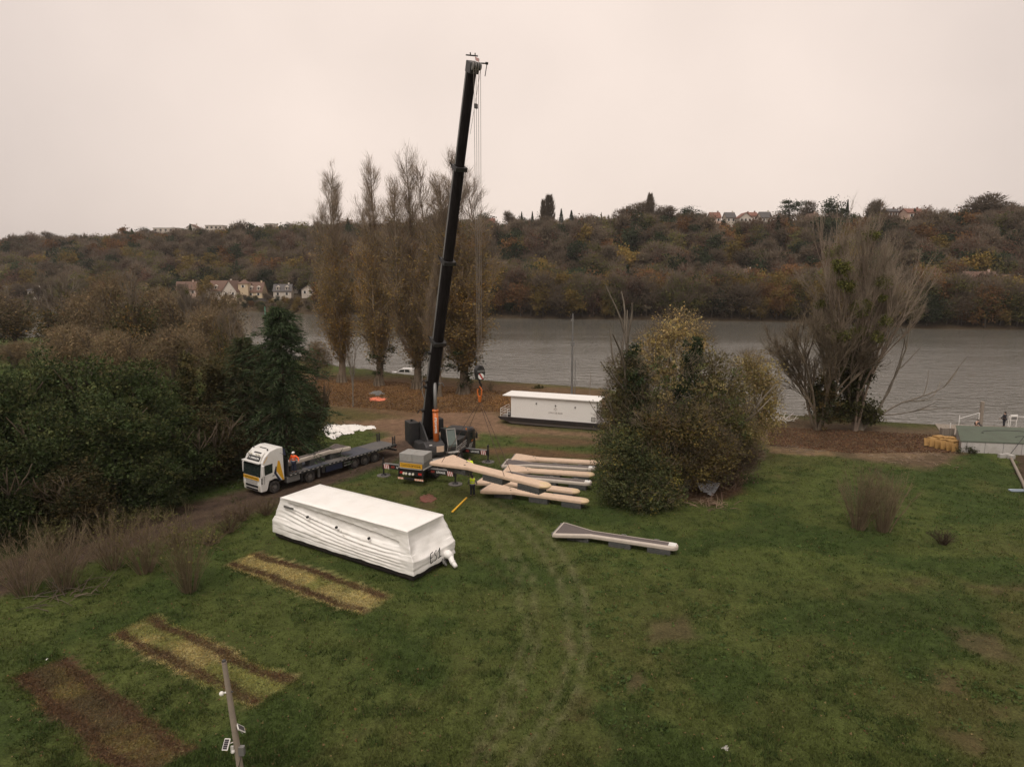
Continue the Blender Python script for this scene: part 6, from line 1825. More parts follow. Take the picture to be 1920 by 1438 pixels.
b.tube([(-.36, -.98, 3.34), (-.36, .98, 3.34)], .035, 6); b.build('lamp_bar', m_white, tk)
for y in (-.7, -.35, .35, .7):
    b = MB(); b.tube([(-.33, y, 3.46), (-.27, y, 3.44)], .10, 10); b.build('roof_lamp', m_lens, tk)
for y in (-.95, .95):
    b = MB(); b.tube([(-.95, y, 3.74), (-.95, y, 3.88)], .06, 8); b.build('beacon', m_dgrey, tk)
cs_ = MB(); cs_.bx(.085, .11, -1.05, 1.05, 1.38, 1.66); sg = cs_.build('convoy_sign', m_yellow, tk)
text_part('sign_lettering', 'CONVOI EXCEPTIONNEL', .165, m_ink, tk, (.114, 0, 1.52), (PI / 2, 0, PI / 2), depth=.002, bold=.005)
for z0, z1, w_, m, nm in ((1.02, 1.30, .78, m_lgrey, 'grille'), (.74, .92, .85, m_black, 'lower_grille'), (.48, .62, .8, m_black, 'lower_grille')):
    b = MB(); b.bx(.06, .085, -w_, w_, z0, z1); b.build(nm, m, tk)
for s in (-1, 1):
    b = MB(); b.add([(.092, s * .92, .52), (.092, s * 1.02, .52), (.092, s * 1.14, .98), (.092, s * 1.0, .98)], [(0, 1, 2, 3)]); b.build('headlight', m_lens, tk)
    b = MB()
    for k in range(5): b.bx(-.16, .03, *sorted((s * 1.225, s * 1.24)), 1.10 + k * .11, 1.15 + k * .11)
    b.build('air_louvre', m_black, tk)
    b = MB(); b.add([(-.38, s * 1.226, 1.75), (-1.12, s * 1.226, 1.85), (-1.18, s * 1.226, 2.62), (-.34, s * 1.226, 2.58)], [(0, 1, 2, 3)]); b.build('side_window', m_glass, tk)
    b = MB(); b.bx(-.25, -.05, *sorted((s * 1.30, s * 1.42)), 1.75, 2.65); b.bx(-.3, -.1, *sorted((s * 1.2, s * 1.4)), 2.6, 2.66); b.build('mirror', m_white, tk, bevel=.03)
    def pnl(nm, pts, m, off):
        b = MB(); b.add([(x, s * (1.222 + off), z) for x, z in pts], [tuple(range(len(pts)))]); return b.build(nm, m, tk)
    pnl('navy_band', [(-1.25, 1.75), (-1.45, 2.3), (-1.55, 2.3), (-1.50, 1.7), (-1.95, .98), (-1.75, .98)], m_navy, .006)
    pnl('yellow_band', [(-1.50, 1.9), (-1.68, 2.75), (-1.86, 2.7), (-2.22, .98), (-2.05, 1.0)], m_yellow, .009)
    pnl('gold_line', [(-.3, 2.8), (-.7, 3.3), (-.76, 3.3), (-.36, 2.78)], m_yellow, .006)
    pnl('door_seam', [(-.30, 1.0), (-.33, 1.0), (-.33, 2.7), (-.30, 2.7)], m_dgrey, .004)
    b = MB(); b.bx(-1.30, -1.1, *sorted((s * 1.224, s * 1.25)), 1.55, 1.60); b.build('door_handle', m_dgrey, tk)
    b = MB(); b.add([(-1.7, s * 1.05, 3.84), (-2.5, s * 1.1, 3.6), (-2.5, s * 1.24, 3.0), (-1.95, s * 1.235, 3.35)], [(0, 1, 2, 3)]); b.build('side_deflector', m_navy, tk)
b = MB(); b.bx(-2.32, -2.29, -1.1, 1.1, 1.0, 3.7); b.build('cab_rear_panel', m_dgrey, tk)
b = MB(); b.bx(-6.2, -.3, -.42, .42, .62, .95); b.build('chassis', m_black, tk)
for s in (-1, 1):
    b = MB(); b.bx(-3.9, -2.55, *sorted((s * .7, s * 1.18)), .5, 1.05); b.build('fuel_tank', m_mgrey, tk, bevel=.08)
    b = MB(); b.bx(-4.15, -4.0, *sorted((s * .65, s * 1.2)), .35, 1.1); b.build('mudguard', m_black, tk)
    for x in (-1.3, -4.95): wheel(tk, x, s * 1.05, .52, WT)
trl = empty('flatbed_trailer', TO, TR, 'long low flatbed trailer with a worn deck coupled to the white lorry', 'trailer')
def tb_(nm, m, *bx, bevel=0.0):
    b = MB()
    for q in bx: b.bx(*q)
    return b.build(nm, m, trl, bevel=bevel)
tb_('frame', m_dgrey, (-15.6, -3.2, -.45, .45, .75, 1.08))
tb_('side_rail', m_dgrey, (-15.6, -2.75, 1.17, 1.25, 1.05, 1.235), (-15.6, -2.75, -1.25, -1.17, 1.05, 1.235))
xs_ = [-2.75, -4.9, -7.1, -9.6, -12.6, -15.6]
for i in range(5): tb_('deck_plate', m_deckb if i in (1, 3) else m_deck, (xs_[i + 1] + .01, xs_[i] - .01, -1.165, 1.165, 1.10, 1.24 + .006 * (i % 2)))
tb_('headboard', m_dgrey, (-2.75, -2.66, -1.2, 1.2, 1.1, 2.75))
b = MB()
for k in range(26): b.bx(-3.0 - k * .47, -2.8 - k * .47, 1.252, 1.262, 1.15, 1.20)
b.build('reflector', m_refl, trl, kind='stuff')
tb_('toolbox', m_navy, (-8.6, -6.7, .75, 1.2, .48, 1.0), bevel=.02)
tb_('landing_leg', m_mgrey, (-6.2, -6.0, .8, .95, .15, 1.0), (-6.2, -6.0, -.95, -.8, .15, 1.0))
tb_('side_guard', m_mgrey, (-9.6, -8.8, 1.12, 1.18, .55, .65), (-9.6, -8.8, 1.12, 1.18, .8, .9))
tb_('spare_box', m_dgrey, (-6.6, -6.3, .6, 1.15, .5, 1.0))
for x in (-10.15, -11.45, -12.75):
    for s in (-1, 1):
        wheel(trl, x, s * 1.03, .52, WT)
        b = MB(); b.bx(x - .58, x + .58, *sorted((s * .85, s * 1.2)), 1.055, 1.085); b.build('mudguard', m_dgrey, trl)
for y in (-1.1, 1.1):
    b = MB()
    for z in (1.35, 1.5, 1.65, 1.8, 1.95): b.bx(-15.5, -15.1, y - .03, y + .03, z - .04, z + .04)
    for x in (-15.48, -15.12): b.bx(x - .03, x + .03, y - .04, y + .04, 1.24, 2.1)
    b.build('rear_stake', m_dgrey, trl)
tb_('rear_bumper', m_black, (-15.6, -15.45, -1.2, 1.2, .55, .7))
b = MB(); b.bx(-15.64, -15.605, -1.1, -.8, .85, 1.0); b.bx(-15.64, -15.605, .8, 1.1, .85, 1.0); b.build('tail_light', m_red, trl)
TMx = T(*TO) @ rotz(TR)
a_ = TMx @ Vector((-9.9, -.15, 0)); t_ = TMx @ Vector((-3.0, .25, 0))
pontoon(a_, t_, 'grey', 'grey decked pontoon loaded on the flatbed trailer', zoff=1.52, tall=1.25, sy=.85)
pp = TMx @ Vector((-3.45, .98, 1.25))
person(pp, math.radians(165), 'man in an orange jacket and white helmet standing on the trailer deck', top=m_hiora, top_len='jacket', legs=m_ncloth, helmet=m_white, arms=((.75, .25), (.15, .05)))
# ================================================================== houses
m_rtile = mat('roof_tile_brown', (0.145, 0.085, 0.062), 0.85, var=0.15, scale=1.0, dirt=(0.10, 0.075, 0.06), damt=0.5, dscale=.5)
m_rred = mat('roof_tile_red', (0.19, 0.085, 0.06), 0.85, var=0.15, scale=1.0, dirt=(0.14, 0.08, 0.06), damt=0.5, dscale=.5)
m_slate = mat('roof_slate', (0.085, 0.078, 0.078), 0.8, var=0.12)
m_rend = mat('render_white', (0.56, 0.50, 0.43), 0.9, dirt=(0.42, 0.37, 0.31), damt=.4, dscale=.5)
m_cream = mat('render_cream', (0.60, 0.48, 0.32), 0.9, dirt=(0.42, 0.33, 0.24), damt=.4, dscale=.5)
m_pink = mat('render_pink', (0.58, 0.42, 0.34), 0.9, dirt=(0.42, 0.33, 0.26), damt=.4, dscale=.5)
m_pane = mat('house_pane', (0.045, 0.045, 0.05), 0.15)
m_shut = mat('shutter_white', (0.70, 0.67, 0.62), 0.6)
def house(px, y, wpx, eave_py, ridge_py, label, wall, roof, yaw=0.0, depth=8.0, gable='side', base=None, dormers=0, chimney=True, rows=1, name='house', cat='house', nwin=None, hip=False):
    """house centred on photo column px at world depth y; eaves and ridge at given photo rows"""
    k = y / FPX; w_ = wpx * k
    g = place(px, y); z0 = g.z if base is None else base
    ze = dpt(px, eave_py, y).z; zr = dpt(px, ridge_py, y).z
    ze = max(ze, z0 + 2.2); zr = max(zr, ze + 1.0)
    o = empty(name, (g.x, y, z0 - 1.5), yaw, label, cat)
    H = ze - z0 + 1.5; R = zr - ze
    b = MB(); b.bx(-w_ / 2, w_ / 2, 0, depth, 0, H)
    if gable == 'side': b.prism([(0, H), (depth, H), (depth / 2, H + R)], -w_ / 2, w_ / 2, 'x')
    elif gable == 'front': b.prism([(-w_ / 2, H), (w_ / 2, H), (0, H + R)], 0, depth, 'y')
    b.build('wall', wall, o)
    r = MB(); e = .35; t = .22
    if gable == 'side':
        for s in (0, 1):
            y0, y1 = (-e, depth / 2) if s == 0 else (depth + e, depth / 2)
            z_e = H - e * R / (depth / 2)
            r.add([(-w_ / 2 - e, y0, z_e + .02), (w_ / 2 + e, y0, z_e + .02), (w_ / 2 + e, y1, H + R + .02), (-w_ / 2 - e, y1, H + R + .02),
                   (-w_ / 2 - e, y0, z_e + t), (w_ / 2 + e, y0, z_e + t), (w_ / 2 + e, y1, H + R + t), (-w_ / 2 - e, y1, H + R + t)],
                  [(0, 1, 2, 3), (4, 7, 6, 5), (0, 4, 5, 1), (1, 5, 6, 2), (2, 6, 7, 3), (3, 7, 4, 0)])
    elif gable == 'front':
        for s in (-1, 1):
            x0 = s * (w_ / 2 + e); z_e = H - e * R / (w_ / 2)
            r.add([(x0, -e, z_e + .02), (x0, depth + e, z_e + .02), (0, depth + e, H + R + .02), (0, -e, H + R + .02),
                   (x0, -e, z_e + t), (x0, depth + e, z_e + t), (0, depth + e, H + R + t), (0, -e, H + R + t)],
                  [(0, 1, 2, 3), (4, 7, 6, 5), (0, 4, 5, 1), (1, 5, 6, 2), (2, 6, 7, 3), (3, 7, 4, 0)])
    elif gable == 'hip':
        q = e; r.add([(-w_ / 2 - q, -q, H), (w_ / 2 + q, -q, H), (w_ / 2 + q, depth + q, H), (-w_ / 2 - q, depth + q, H), (0, depth / 2, H + R)], [(0, 1, 4), (1, 2, 4), (2, 3, 4), (3, 0, 4), (3, 2, 1, 0)])
    else: r.bx(-w_ / 2 - .2, w_ / 2 + .2, -.2, depth + .2, H + .01, H + .3)
    ro = r.build('roof', roof, o)
    if chimney and gable in ('side', 'front'):
        c = MB(); c.bx(w_ * .28, w_ * .28 + .7, depth * .5 - .3, depth * .5 + .3, H + R * .5, H + R + 1.0); c.build('chimney', roof if roof is m_rred else wall, ro)
    n = nwin or max(2, int(w_ / 3.0)); wme = None
    for rr in range(rows):
        for i in range(n):
            x = -w_ / 2 + (i + .5) * w_ / n; z = H - 2.0 - rr * 2.8
            if wme is None:
                q = MB(); q.bx(-.5, .5, -.05, .01, 0, 1.3); wo__ = q.build('window', m_pane, o); wme = wo__.data
                s_ = MB(); s_.bx(-.95, -.55, -.06, .012, -.02, 1.32); s_.bx(.55, .95, -.06, .012, -.02, 1.32); so__ = s_.build('shutter', m_shut, wo__); sme = so__.data; win = wo__
            else:
                win = bpy.data.objects.new('window', wme); COL.objects.link(win); win.parent = o
                so__ = bpy.data.objects.new('shutter', sme); COL.objects.link(so__); so__.parent = win
            win.location = (x, -.0, z)
    for i in range(dormers):
        x = -w_ / 2 + (i + .5) * w_ / dormers
        d = MB(); zb = H + R * .15; d.bx(x - .8, x + .8, depth * .06, depth * .4, zb, zb + 1.5); d.prism([(x - 1.0, zb + 1.5), (x + 1.0, zb + 1.5), (x, zb + 2.3)], depth * .03, depth * .45, 'y')
        dd = d.build('dormer', m_rend, ro)
        d = MB(); d.bx(x - .35, x + .35, depth * .06 - .05, depth * .06 - .01, zb + .3, zb + 1.3); d.build('dormer_window', m_pane, dd)
    return o
# riverside houses on the left
Yh = 356
house(350, Yh + 14, 34, 543, 529, 'brown roofed house with a pale gable at the left of the riverside row', m_pink, m_rtile, .25, rows=1)
house(392, Yh + 4, 22, 543, 534, 'small grey roofed annex between the brown roofed house and the long white house', m_rend, m_slate, 0)
house(417, Yh, 44, 545, 527, 'long white riverside house with a brown tiled roof and dormers', m_rend, m_rtile, .1, dormers=2, rows=1)
house(431, Yh - 6, 26, 546, 527, 'white timbered gable wing in front of the long white riverside house', m_rend, m_rtile, 0, gable='front', depth=12, chimney=False)
house(457, Yh - 2, 18, 532, 524, 'square cream riverside tower with a pyramid roof', m_cream, m_rtile, 0, depth=5, gable='hip', name='tower_house', rows=1, nwin=1)
house(478, Yh, 28, 547, 530, 'cream riverside house with a brown roof right of the square tower', m_cream, m_rtile, .0, dormers=2, rows=1)
house(530, Yh - 10, 32, 546, 534, 'white riverside house with a slate roof and two dormers', m_rend, m_slate, .15, dormers=2, rows=1)
house(542, Yh + 8, 32, 534, 524, 'white riverside house with a red brown roof set behind the slate roofed one', m_rend, m_rtile, .2, rows=1)
house(578, Yh - 4, 24, 543, 535, 'small white riverside house with a gable facing the water near the first poplar', m_rend, m_slate, 0, gable='front', rows=1)
house(18, Yh + 10, 26, 548, 537, 'grey roofed house at the left edge across the river', m_pink, m_slate, .3, rows=1)
house(62, Yh + 6, 18, 545, 540, 'small white house low at the far left across the river', m_rend, m_slate, .1, rows=1)
for i, (x0, x1, m, l) in enumerate([(425, 443, m_cream, 'cream garden wall left of the gate under the tower'), (449, 470, m_cream, 'long cream garden wall under the tower'), (472, 500, m_slate, 'grey garden wall right of the long cream wall'), (508, 522, m_cream, 'cream garden wall under the slate roofed house')]):
    y = Yh - 14; a = place(x0, y); c = place(x1, y); z = dpt(x0, 560, y).z
    b = MB(); b.bx(0, c.x - a.x, 0, .4, -3, z - a.z); b.bx(-.05, c.x - a.x + .05, -.05, .45, z - a.z, z - a.z + .15)
    w_ = b.build('garden_wall', m); w_.location = (a.x, y, a.z); tag(w_, l, 'wall')
# houses on the crest
def cy(px): return float(crest_d(U(px)))
house(915, cy(915) - 6, 24, 420, 409, 'red roofed house on the skyline right of the crane boom', m_pink, m_rred, 0)
house(1342, cy(1342), 18, 408, 398, 'small red brown roof first of the ridge houses', m_pink, m_rred, 0)
house(1370, cy(1370), 17, 408, 398, 'grey brown roof second of the ridge houses', m_rend, m_slate, 0)
house(1397, cy(1397) - 8, 22, 408, 399, 'white gabled villa with a red roof and a glazed front on the ridge', m_rend, m_rred, 0, gable='front', rows=2, nwin=3)
house(1411, cy(1411) + 4, 18, 405, 398, 'red roofed wing behind the white gabled villa', m_pink, m_rred, 0)
house(1422, cy(1422) + 8, 26, 404, 396, 'dark red flat roofed block highest of the ridge houses', m_rtile, m_slate, 0, gable='flat', chimney=False)
house(1436, cy(1436) - 6, 19, 408, 397, 'white house with a brown grey roof right of the gabled villa', m_rend, m_slate, 0)
house(1530, cy(1530) - 10, 14, 412, 400, 'pink gable half hidden under the rounded pine', m_pink, m_rtile, .3, gable='front')
house(1520, cy(1520) - 34, 20, 425, 418, 'grey slate house with white shutters below the ridge', m_slate, m_slate, 0, nwin=1)
house(1673, cy(1673), 20, 397, 391, 'low dark roof on the ridge behind the mistletoe tree', m_rtile, m_slate, 0)
house(1715, cy(1715), 30, 399, 391, 'orange red roof on the right ridge', m_pink, m_rred, 0)
house(1868, cy(1868), 34, 401, 396, 'brown roof at the right end of the ridge', m_rend, m_rtile, 0)
# white flats and roofs on the left crest
def flats(px, w, top, bot, label, y=None, m=m_rend, nm='apartment_block', fl=2):
    y = y or cy(px) - 4; k = y / FPX; a = place(px, y); zt = dpt(px, top, y).z; wd = w * k
    o = empty(nm, (a.x, y, a.z - 2), 0, label, 'building')
    h = max(zt - a.z + 2, 5)
    b = MB(); b.bx(-wd / 2, wd / 2, 0, 9, 0, h); b.build('wall', m, o)
    b = MB(); b.bx(-wd / 2 - .2, wd / 2 + .2, -.2, 9.2, h, h + .3); b.build('roof', m_lgrey, o)
    q = None; n = max(2, int(wd / 3.2))
    for f in range(fl):
        for i in range(n):
            if q is None:
                b = MB(); b.bx(-.75, .75, -.04, .01, 0, 1.3); e = b.build('window', m_pane, o); q = e.data
            else: e = bpy.data.objects.new('window', q); COL.objects.link(e); e.parent = o
            e.location = (-wd / 2 + (i + .5) * wd / n, 0, h - 2.1 - 2.8 * f)
flats(312, 46, 428, 440, 'long white flat block behind trees on the left skyline', cy(312) + 2)
flats(402, 32, 423, 434, 'white block with balconies left of the centre of the left skyline', cy(402) + 2)
flats(450, 36, 421, 430, 'pale low block on the left skyline right of the white blocks', cy(450) + 2)
flats(505, 18, 420, 428, 'small white block on the left skyline near the poplars', cy(505) + 2)
flats(228, 92, 455, 460, 'long low pale terrace below the left skyline', cy(228) - 22, nm='low_terrace', fl=1)
house(166, cy(166), 26, 450, 444, 'brown roofed house on the left skyline', m_pink, m_rtile, 0)
house(190, cy(190) + 3, 22, 450, 443, 'slate grey roof next to the brown one on the left skyline', m_rend, m_slate, 0)
house(136, cy(136) - 14, 20, 462, 453, 'pink gabled house below the left skyline', m_pink, m_rtile, 0, gable='front')
house(360, cy(360) + 3, 18, 427, 421, 'white villa with a small gable on the left skyline', m_rend, m_rtile, 0, gable='front')
# houses low on the right bank
house(1738, 272, 40, 519, 505, 'white gabled house with a red roof low on the right hillside', m_rend, m_rred, -.25, rows=1)
house(1843, 268, 64, 530, 510, 'large red roofed house low on the right hillside', m_pink, m_rtile, .1, rows=1)
house(1812, 262, 22, 546, 534, 'small white gable in front of the large red roofed house', m_rend, m_slate, 0, gable='front', rows=1)
house(1905, 272, 36, 530, 516, 'brown roofed house at the right edge across the river', m_rend, m_rtile, 0)
house(1398, 318, 36, 514, 505, 'brown roof showing above the ochre trees in the centre right', m_pink, m_rtile, 0)

# ================================================================== landing stage and shed at the right
A = Vector((46.2, 68.2, 0)); B = Vector((63.0, 65.3, 0)); D = Vector((50.2, 75.2, 0)); C = Vector((67.0, 72.3, 0)); zt = 1.15
bl = empty('landing_shed', A, 0, 'low white walled shed with a flat green roof at the right edge', 'shed')
m_groof = mat('green_felt', (0.085, 0.105, 0.075), 0.9, var=.1, dirt=(0.06, 0.06, 0.045), damt=.6, dscale=.7)
m_shed = mat('shed_wall', (0.46, 0.44, 0.42), 0.8, dirt=(0.25, 0.22, 0.2), damt=.7, dscale=1.0)
def quadbox(P, z0, z1, off=0.0):
    c = sum((p for p in P), Vector()) / 4
    Q = [c + (p - c) * (1 + off) - A for p in P]
    b = MB(); b.add([(q.x, q.y, z0) for q in Q] + [(q.x, q.y, z1) for q in Q], [(3, 2, 1, 0), (4, 5, 6, 7), (0, 1, 5, 4), (1, 2, 6, 5), (2, 3, 7, 6), (3, 0, 4, 7)]); return b
quadbox([A, B, C, D], -.3, zt).build('wall', m_shed, bl)
quadbox([A, B, C, D], zt, zt + .09, .012).build('roof', m_groof, bl)
dw = (B - A).normalized(); nw = Vector((dw.y, -dw.x, 0))
for k in range(10):
    p = dw * (.5 + k * 1.7) + nw * .012
    b = MB(); b.add([(p.x, p.y, .0), (p.x + dw.x * .05, p.y + dw.y * .05, .0), (p.x + dw.x * .05, p.y + dw.y * .05, zt), (p.x, p.y, zt)], [(0, 1, 2, 3)]); b.build('panel_joint', m_mgrey, bl)
for (cx, cyy, r) in ((7, 4.3, 2.2), (7.6, 2.4, .9)):
    b = MB(); b.tube([(cx + math.cos(t) * r * 1.2, cyy + math.sin(t) * r * .5 - cx * .14, zt + .12) for t in np.linspace(-.3, 3.3, 14)], .025, 5); b.build('hose', m_dgrey, bl)
for (px, h) in ((1800, .6), (1818, 1.0), (1826, .55)):
    bush(px, 851, 851 - h * 18, 16, {1800: 'small dark weed at the left corner of the white shed wall', 1818: 'taller dark weed against the white shed wall', 1826: 'low weed right of the tall one against the shed wall'}[px], 16, ((0.06, 0.065, 0.03), (0.08, 0.07, 0.04)), leaves=150, lcol=((0.05, 0.06, 0.025),), name='weed')
# brown wooden mooring crib, piles, rails
def post(px, base, top, r, label, m, name='post', cat='post', z=0.0, y=None, lean=0.0):
    p = gp(px, base, z) if y is None else dpt(px, base, y)
    H = dpt(px, top, p.y).z - p.z
    b = MB(); b.tube([(0, 0, -.4), (lean * .5, 0, H * .5), (lean, 0, H)], [r * 1.1, r, r * .92], 10)
    o = b.build(name, m, smooth=False); o.location = p; return tag(o, label, cat)
post(1837, 801, 753, .24, 'tall brown mooring post behind the green roof', m_wood, 'mooring_post')
b = MB()
for k in range(5): b.bx(-.6 + k * .28, -.6 + k * .28 + .24, 0, .5, -1.6, .9)
cb2 = b.build('timber_crib', m_wood); cb2.location = gp(1776, 818); tag(cb2, 'weathered timber crib at the water edge left of the green roof', 'crib')
b = MB()
P1 = [gp(1780, 817), gp(1797, 802, .3), gp(1834, 797, .3)]
for p in P1: b.tube([p, p + Vector((0, 0, 1.5))], .045, 6)
b.tube([P1[1] + Vector((0, 0, 1.1)), P1[2] + Vector((0, 0, 1.5))], .03, 5)
tag(b.build('railing', m_white), 'thin white handrail by the water left of the green roof', 'railing')
b = MB(); P2 = [gp(1890, 800, .2), gp(1925, 801, .2), gp(1960, 803, .2)]
for p in P2: b.tube([p, p + Vector((0, 0, 1.3))], .04, 6)
b.tube([p + Vector((0, 0, 1.25)) for p in P2], .03, 5)
tag(b.build('railing', m_white), 'white handrail beyond the standing man at the right edge', 'railing')
sgp = gp(1899, 800, .2); s_o = empty('notice_board', sgp, .1, 'small white framed notice board beyond the green roof', 'sign')
b = MB(); b.bx(-.45, .45, -.03, .03, .75, 1.45); b.build('board', m_white, s_o); b = MB(); b.bx(-.36, .36, -.045, -.031, .83, 1.2); b.build('panel', m_mgrey, s_o)
b = MB(); b.bx(-.42, -.36, -.02, .02, 0, .75); b.bx(.36, .42, -.02, .02, 0, .75); b.build('leg', m_white, s_o, kind='stuff')
b = MB(); q = MB(); q0 = gp(1796, 812, -.6); 
# quay deck behind the shed
b.add([(49.0, 75.6, .06), (72, 71.6, .06), (74.5, 76.5, .06), (51.5, 81.2, .06), (49.0, 75.6, -2.2), (72, 71.6, -2.2), (74.5, 76.5, -2.2), (51.5, 81.2, -2.2)], [(0, 1, 2, 3), (4, 7, 6, 5), (0, 4, 5, 1), (1, 5, 6, 2), (2, 6, 7, 3), (3, 7, 4, 0)])
tag(b.build('quay', m_wood), 'low brown quay behind the green roofed shed', 'quay')
# yellow pine pallets
pal_v = None
def pallet(name='pallet'):
    b = MB()
    for x in (-.5, 0, .5): b.bx(x - .05, x + .05, -.4, .4, .02, .10)
    for k in range(6): b.bx(-.6, .6, -.4 + k * .14, -.4 + k * .14 + .10, .10, .125)
    for k in (0, 5): b.bx(-.6, .6, -.4 + k * .14, -.4 + k * .14 + .10, 0, .02)
    return b
pme = None
pls = [(1752, 838, 0, 'near left stack, bottom'), (1752, 838, 1, ''), (1768, 842, 0, ''), (1768, 842, 1, ''), (1781, 845, 0, ''), (1781, 845, 1, '')]
m0 = pallet().build('wooden_pallet', m_pine); pm_ = m0.data; bpy.data.objects.remove(m0)
LB = ['yellow pallet standing at the left end of the pallet row', 'yellow pallet leaning second from the left in the pallet row', 'yellow pallet third from the left in the pallet row', 'yellow pallet in the middle of the pallet row', 'yellow pallet leaning right of the middle of the pallet row', 'yellow pallet nearest the white shed wall']
for i in range(6):
    p = gp(1743 + i * 9, 836 + i * 2); o = bpy.data.objects.new('wooden_pallet', pm_); COL.objects.link(o)
    o.location = (p.x, p.y, .42); o.rotation_euler = (math.radians(72 + 5 * (i % 3)), math.radians(3 * (i % 2)), math.radians(-12 + i * 9)); tag(o, LB[i], 'pallet', 'yellow pallets by the shed')
for i, (px, py, a, z) in enumerate([(1752, 830, .2, .0), (1770, 832, -.1, .0), (1786, 835, .1, .0), (1760, 829, .3, .13), (1778, 831, -.2, .13)]):
    p = gp(px, py); o = bpy.data.objects.new('wooden_pallet', pm_); COL.objects.link(o); o.location = (p.x, p.y, z + .45); o.rotation_euler = (0, 0, a)
    tag(o, ['flat pallet on top at the left behind the row', 'flat pallet on top in the middle behind the row', 'flat pallet on top nearest the shed behind the row', 'flat pallet stacked highest on the left', 'flat pallet stacked highest on the right'][i], 'pallet', 'yellow pallets by the shed')
    b = MB()
    if z == 0:
        [b.bx(-.55, .55, s_ * .35 - .012, s_ * .35 + .012, q_, q_ + .07) for s_ in (-1, 1) for q_ in (.0, .12, .24, .36)]; [b.bx(s_ * .55 - .012, s_ * .55 + .012, -.35, .35, q_, q_ + .07) for s_ in (-1, 1) for q_ in (.0, .12, .24, .36)]; [b.bx(x_ - .04, x_ + .04, y_ - .04, y_ + .04, 0, .44) for x_ in (-.5, .5) for y_ in (-.3, .3)]; c = b.build('crate', m_pine); c.location = (p.x, p.y, 0); c.rotation_euler = (0, 0, a); tag(c, ['pine crate under the left flat pallet', 'pine crate under the middle flat pallet', 'pine crate under the flat pallet nearest the shed'][i], 'crate')
# blue planks, white blocks and the pole at the right edge
b = MB(); p = gp(1893, 920); b.bx(0, 2.6, -.22, .22, 0, .10); b.bx(.0, 2.6, -.24, -.20, .02, .2); o = b.build('blue_plank', mat('pale_blue_paint', (0.36, 0.43, 0.52), .6)); o.location = p; o.rotation_euler = (0, 0, -.08); tag(o, 'pale blue plank lying on the grass at the right edge', 'plank')
for i, (px, py) in enumerate([(1878, 858), (1888, 857), (1896, 860)]):
    b = MB(); b.bx(-.3, .3, -.2, .2, 0, .38); o = b.build('white_block', m_lgrey); o.location = gp(px, py); o.rotation_euler = (0, 0, .2 * i); tag(o, ['left white block on the grass below the shed wall', 'middle white block on the grass below the shed wall', 'right white block on the grass below the shed wall'][i], 'block')
b = MB(); a = gp(1893, 856); c = gp(1945, 985); b.tube([a + Vector((0, 0, .12)), (a + c) / 2 + Vector((.2, 0, .12)), c + Vector((0, 0, .12))], .13, 8); o = b.build('drain_pipe', m_wood); tag(o, 'long pale pipe edging the bare earth at the right edge', 'pipe')
b = MB(); a = gp(1890, 857); b.tube([a, dpt(1925, 812, a.y + 1.0)], .035, 6); tag(b.build('leaning_pole', m_dgrey), 'thin dark pole leaning over the green roof at the right edge', 'pole')

# ================================================================== things on the meadow
def crumple(name, poly_px, label, cat, m, h, z0=.03, seed=1, res=46, amp=1.0, ridge=(5, 2)):
    """sheet lying in folds on the ground inside a polygon of photo pixels"""
    P = np.array([tuple(gp(a, b))[:2] for a, b in poly_px]); x0, y0 = P.min(0); x1, y1 = P.max(0)
    gx_, gy_ = np.meshgrid(np.linspace(x0 - .3, x1 + .3, res * 2), np.linspace(y0 - .3, y1 + .3, res))
    ppx, ppy = proj(gx_, gy_, np.zeros_like(gx_))
    d = pip(ppx + (vnoise(gx_ * 3, gy_ * 3, seed, 2) - .5) * 8, ppy + (vnoise(gx_ * 3, gy_ * 3, seed + 1, 2) - .5) * 5, poly_px)
    rdg = 1 - np.abs(vnoise(gx_ * ridge[1], gy_ * ridge[0], seed + 2, 3) * 2 - 1)
    Z_ = z0 + h * (rdg ** 3 * .8 + .35 * vnoise(gx_ * 1.2, gy_ * 3, seed + 4, 2)) * np.clip(d / 6, 0, 1) * amp
    ok = d > -.6; idx = -np.ones(gx_.shape, int); vs = []; fs = []
    for j in range(gx_.shape[0]):
        for i in range(gx_.shape[1]):
            if ok[j, i]: idx[j, i] = len(vs); vs.append((gx_[j, i], gy_[j, i], Z_[j, i]))
    for j in range(gx_.shape[0] - 1):
        for i in range(gx_.shape[1] - 1):
            q = (idx[j, i], idx[j, i + 1], idx[j + 1, i + 1], idx[j + 1, i])
            if min(q) >= 0: fs.append(q)
    c = Vector((float(P[:, 0].mean()), float(P[:, 1].mean()), 0))
    b = MB(); b.v = [(x - c.x, y - c.y, z) for x, y, z in vs]; b.f = fs
    o = b.build(name, m, smooth=True); o.location = c
    so_ = o.modifiers.new('solid', 'SOLIDIFY'); so_.thickness = .02
    return tag(o, label, cat)
m_sheet = mat('white_sheet', (0.80, 0.77, 0.73), .6, dirt=(.6, .55, .5), damt=.4)
crumple('white_sheet', [(604, 806), (612, 797), (640, 798), (670, 796), (682, 800), (704, 799), (706, 804), (690, 806), (660, 808), (668, 813), (640, 816), (626, 824), (612, 818)], 'crumpled white plastic sheet lying on the grass right of the tall fir', 'plastic sheet', m_sheet, .45, seed=11, ridge=(3, 1.2))
crumple('orange_net', [(691, 748), (700, 745), (724, 748), (722, 752), (705, 752), (693, 751)], 'heap of orange netting on the leaf litter left of the crane', 'netting', mat('orange_net', (0.72, 0.20, 0.11), .7), .3, seed=21, res=22)
crumple('red_net', [(787, 932), (803, 927), (818, 934), (812, 941), (790, 941)], 'torn red netting lying on the grass behind the wrapped cabin', 'netting', mat('red_net', (0.15, 0.05, 0.035), .8, dirt=(.10, .08, .04), damt=.9, dscale=3), .12, seed=31, res=26)
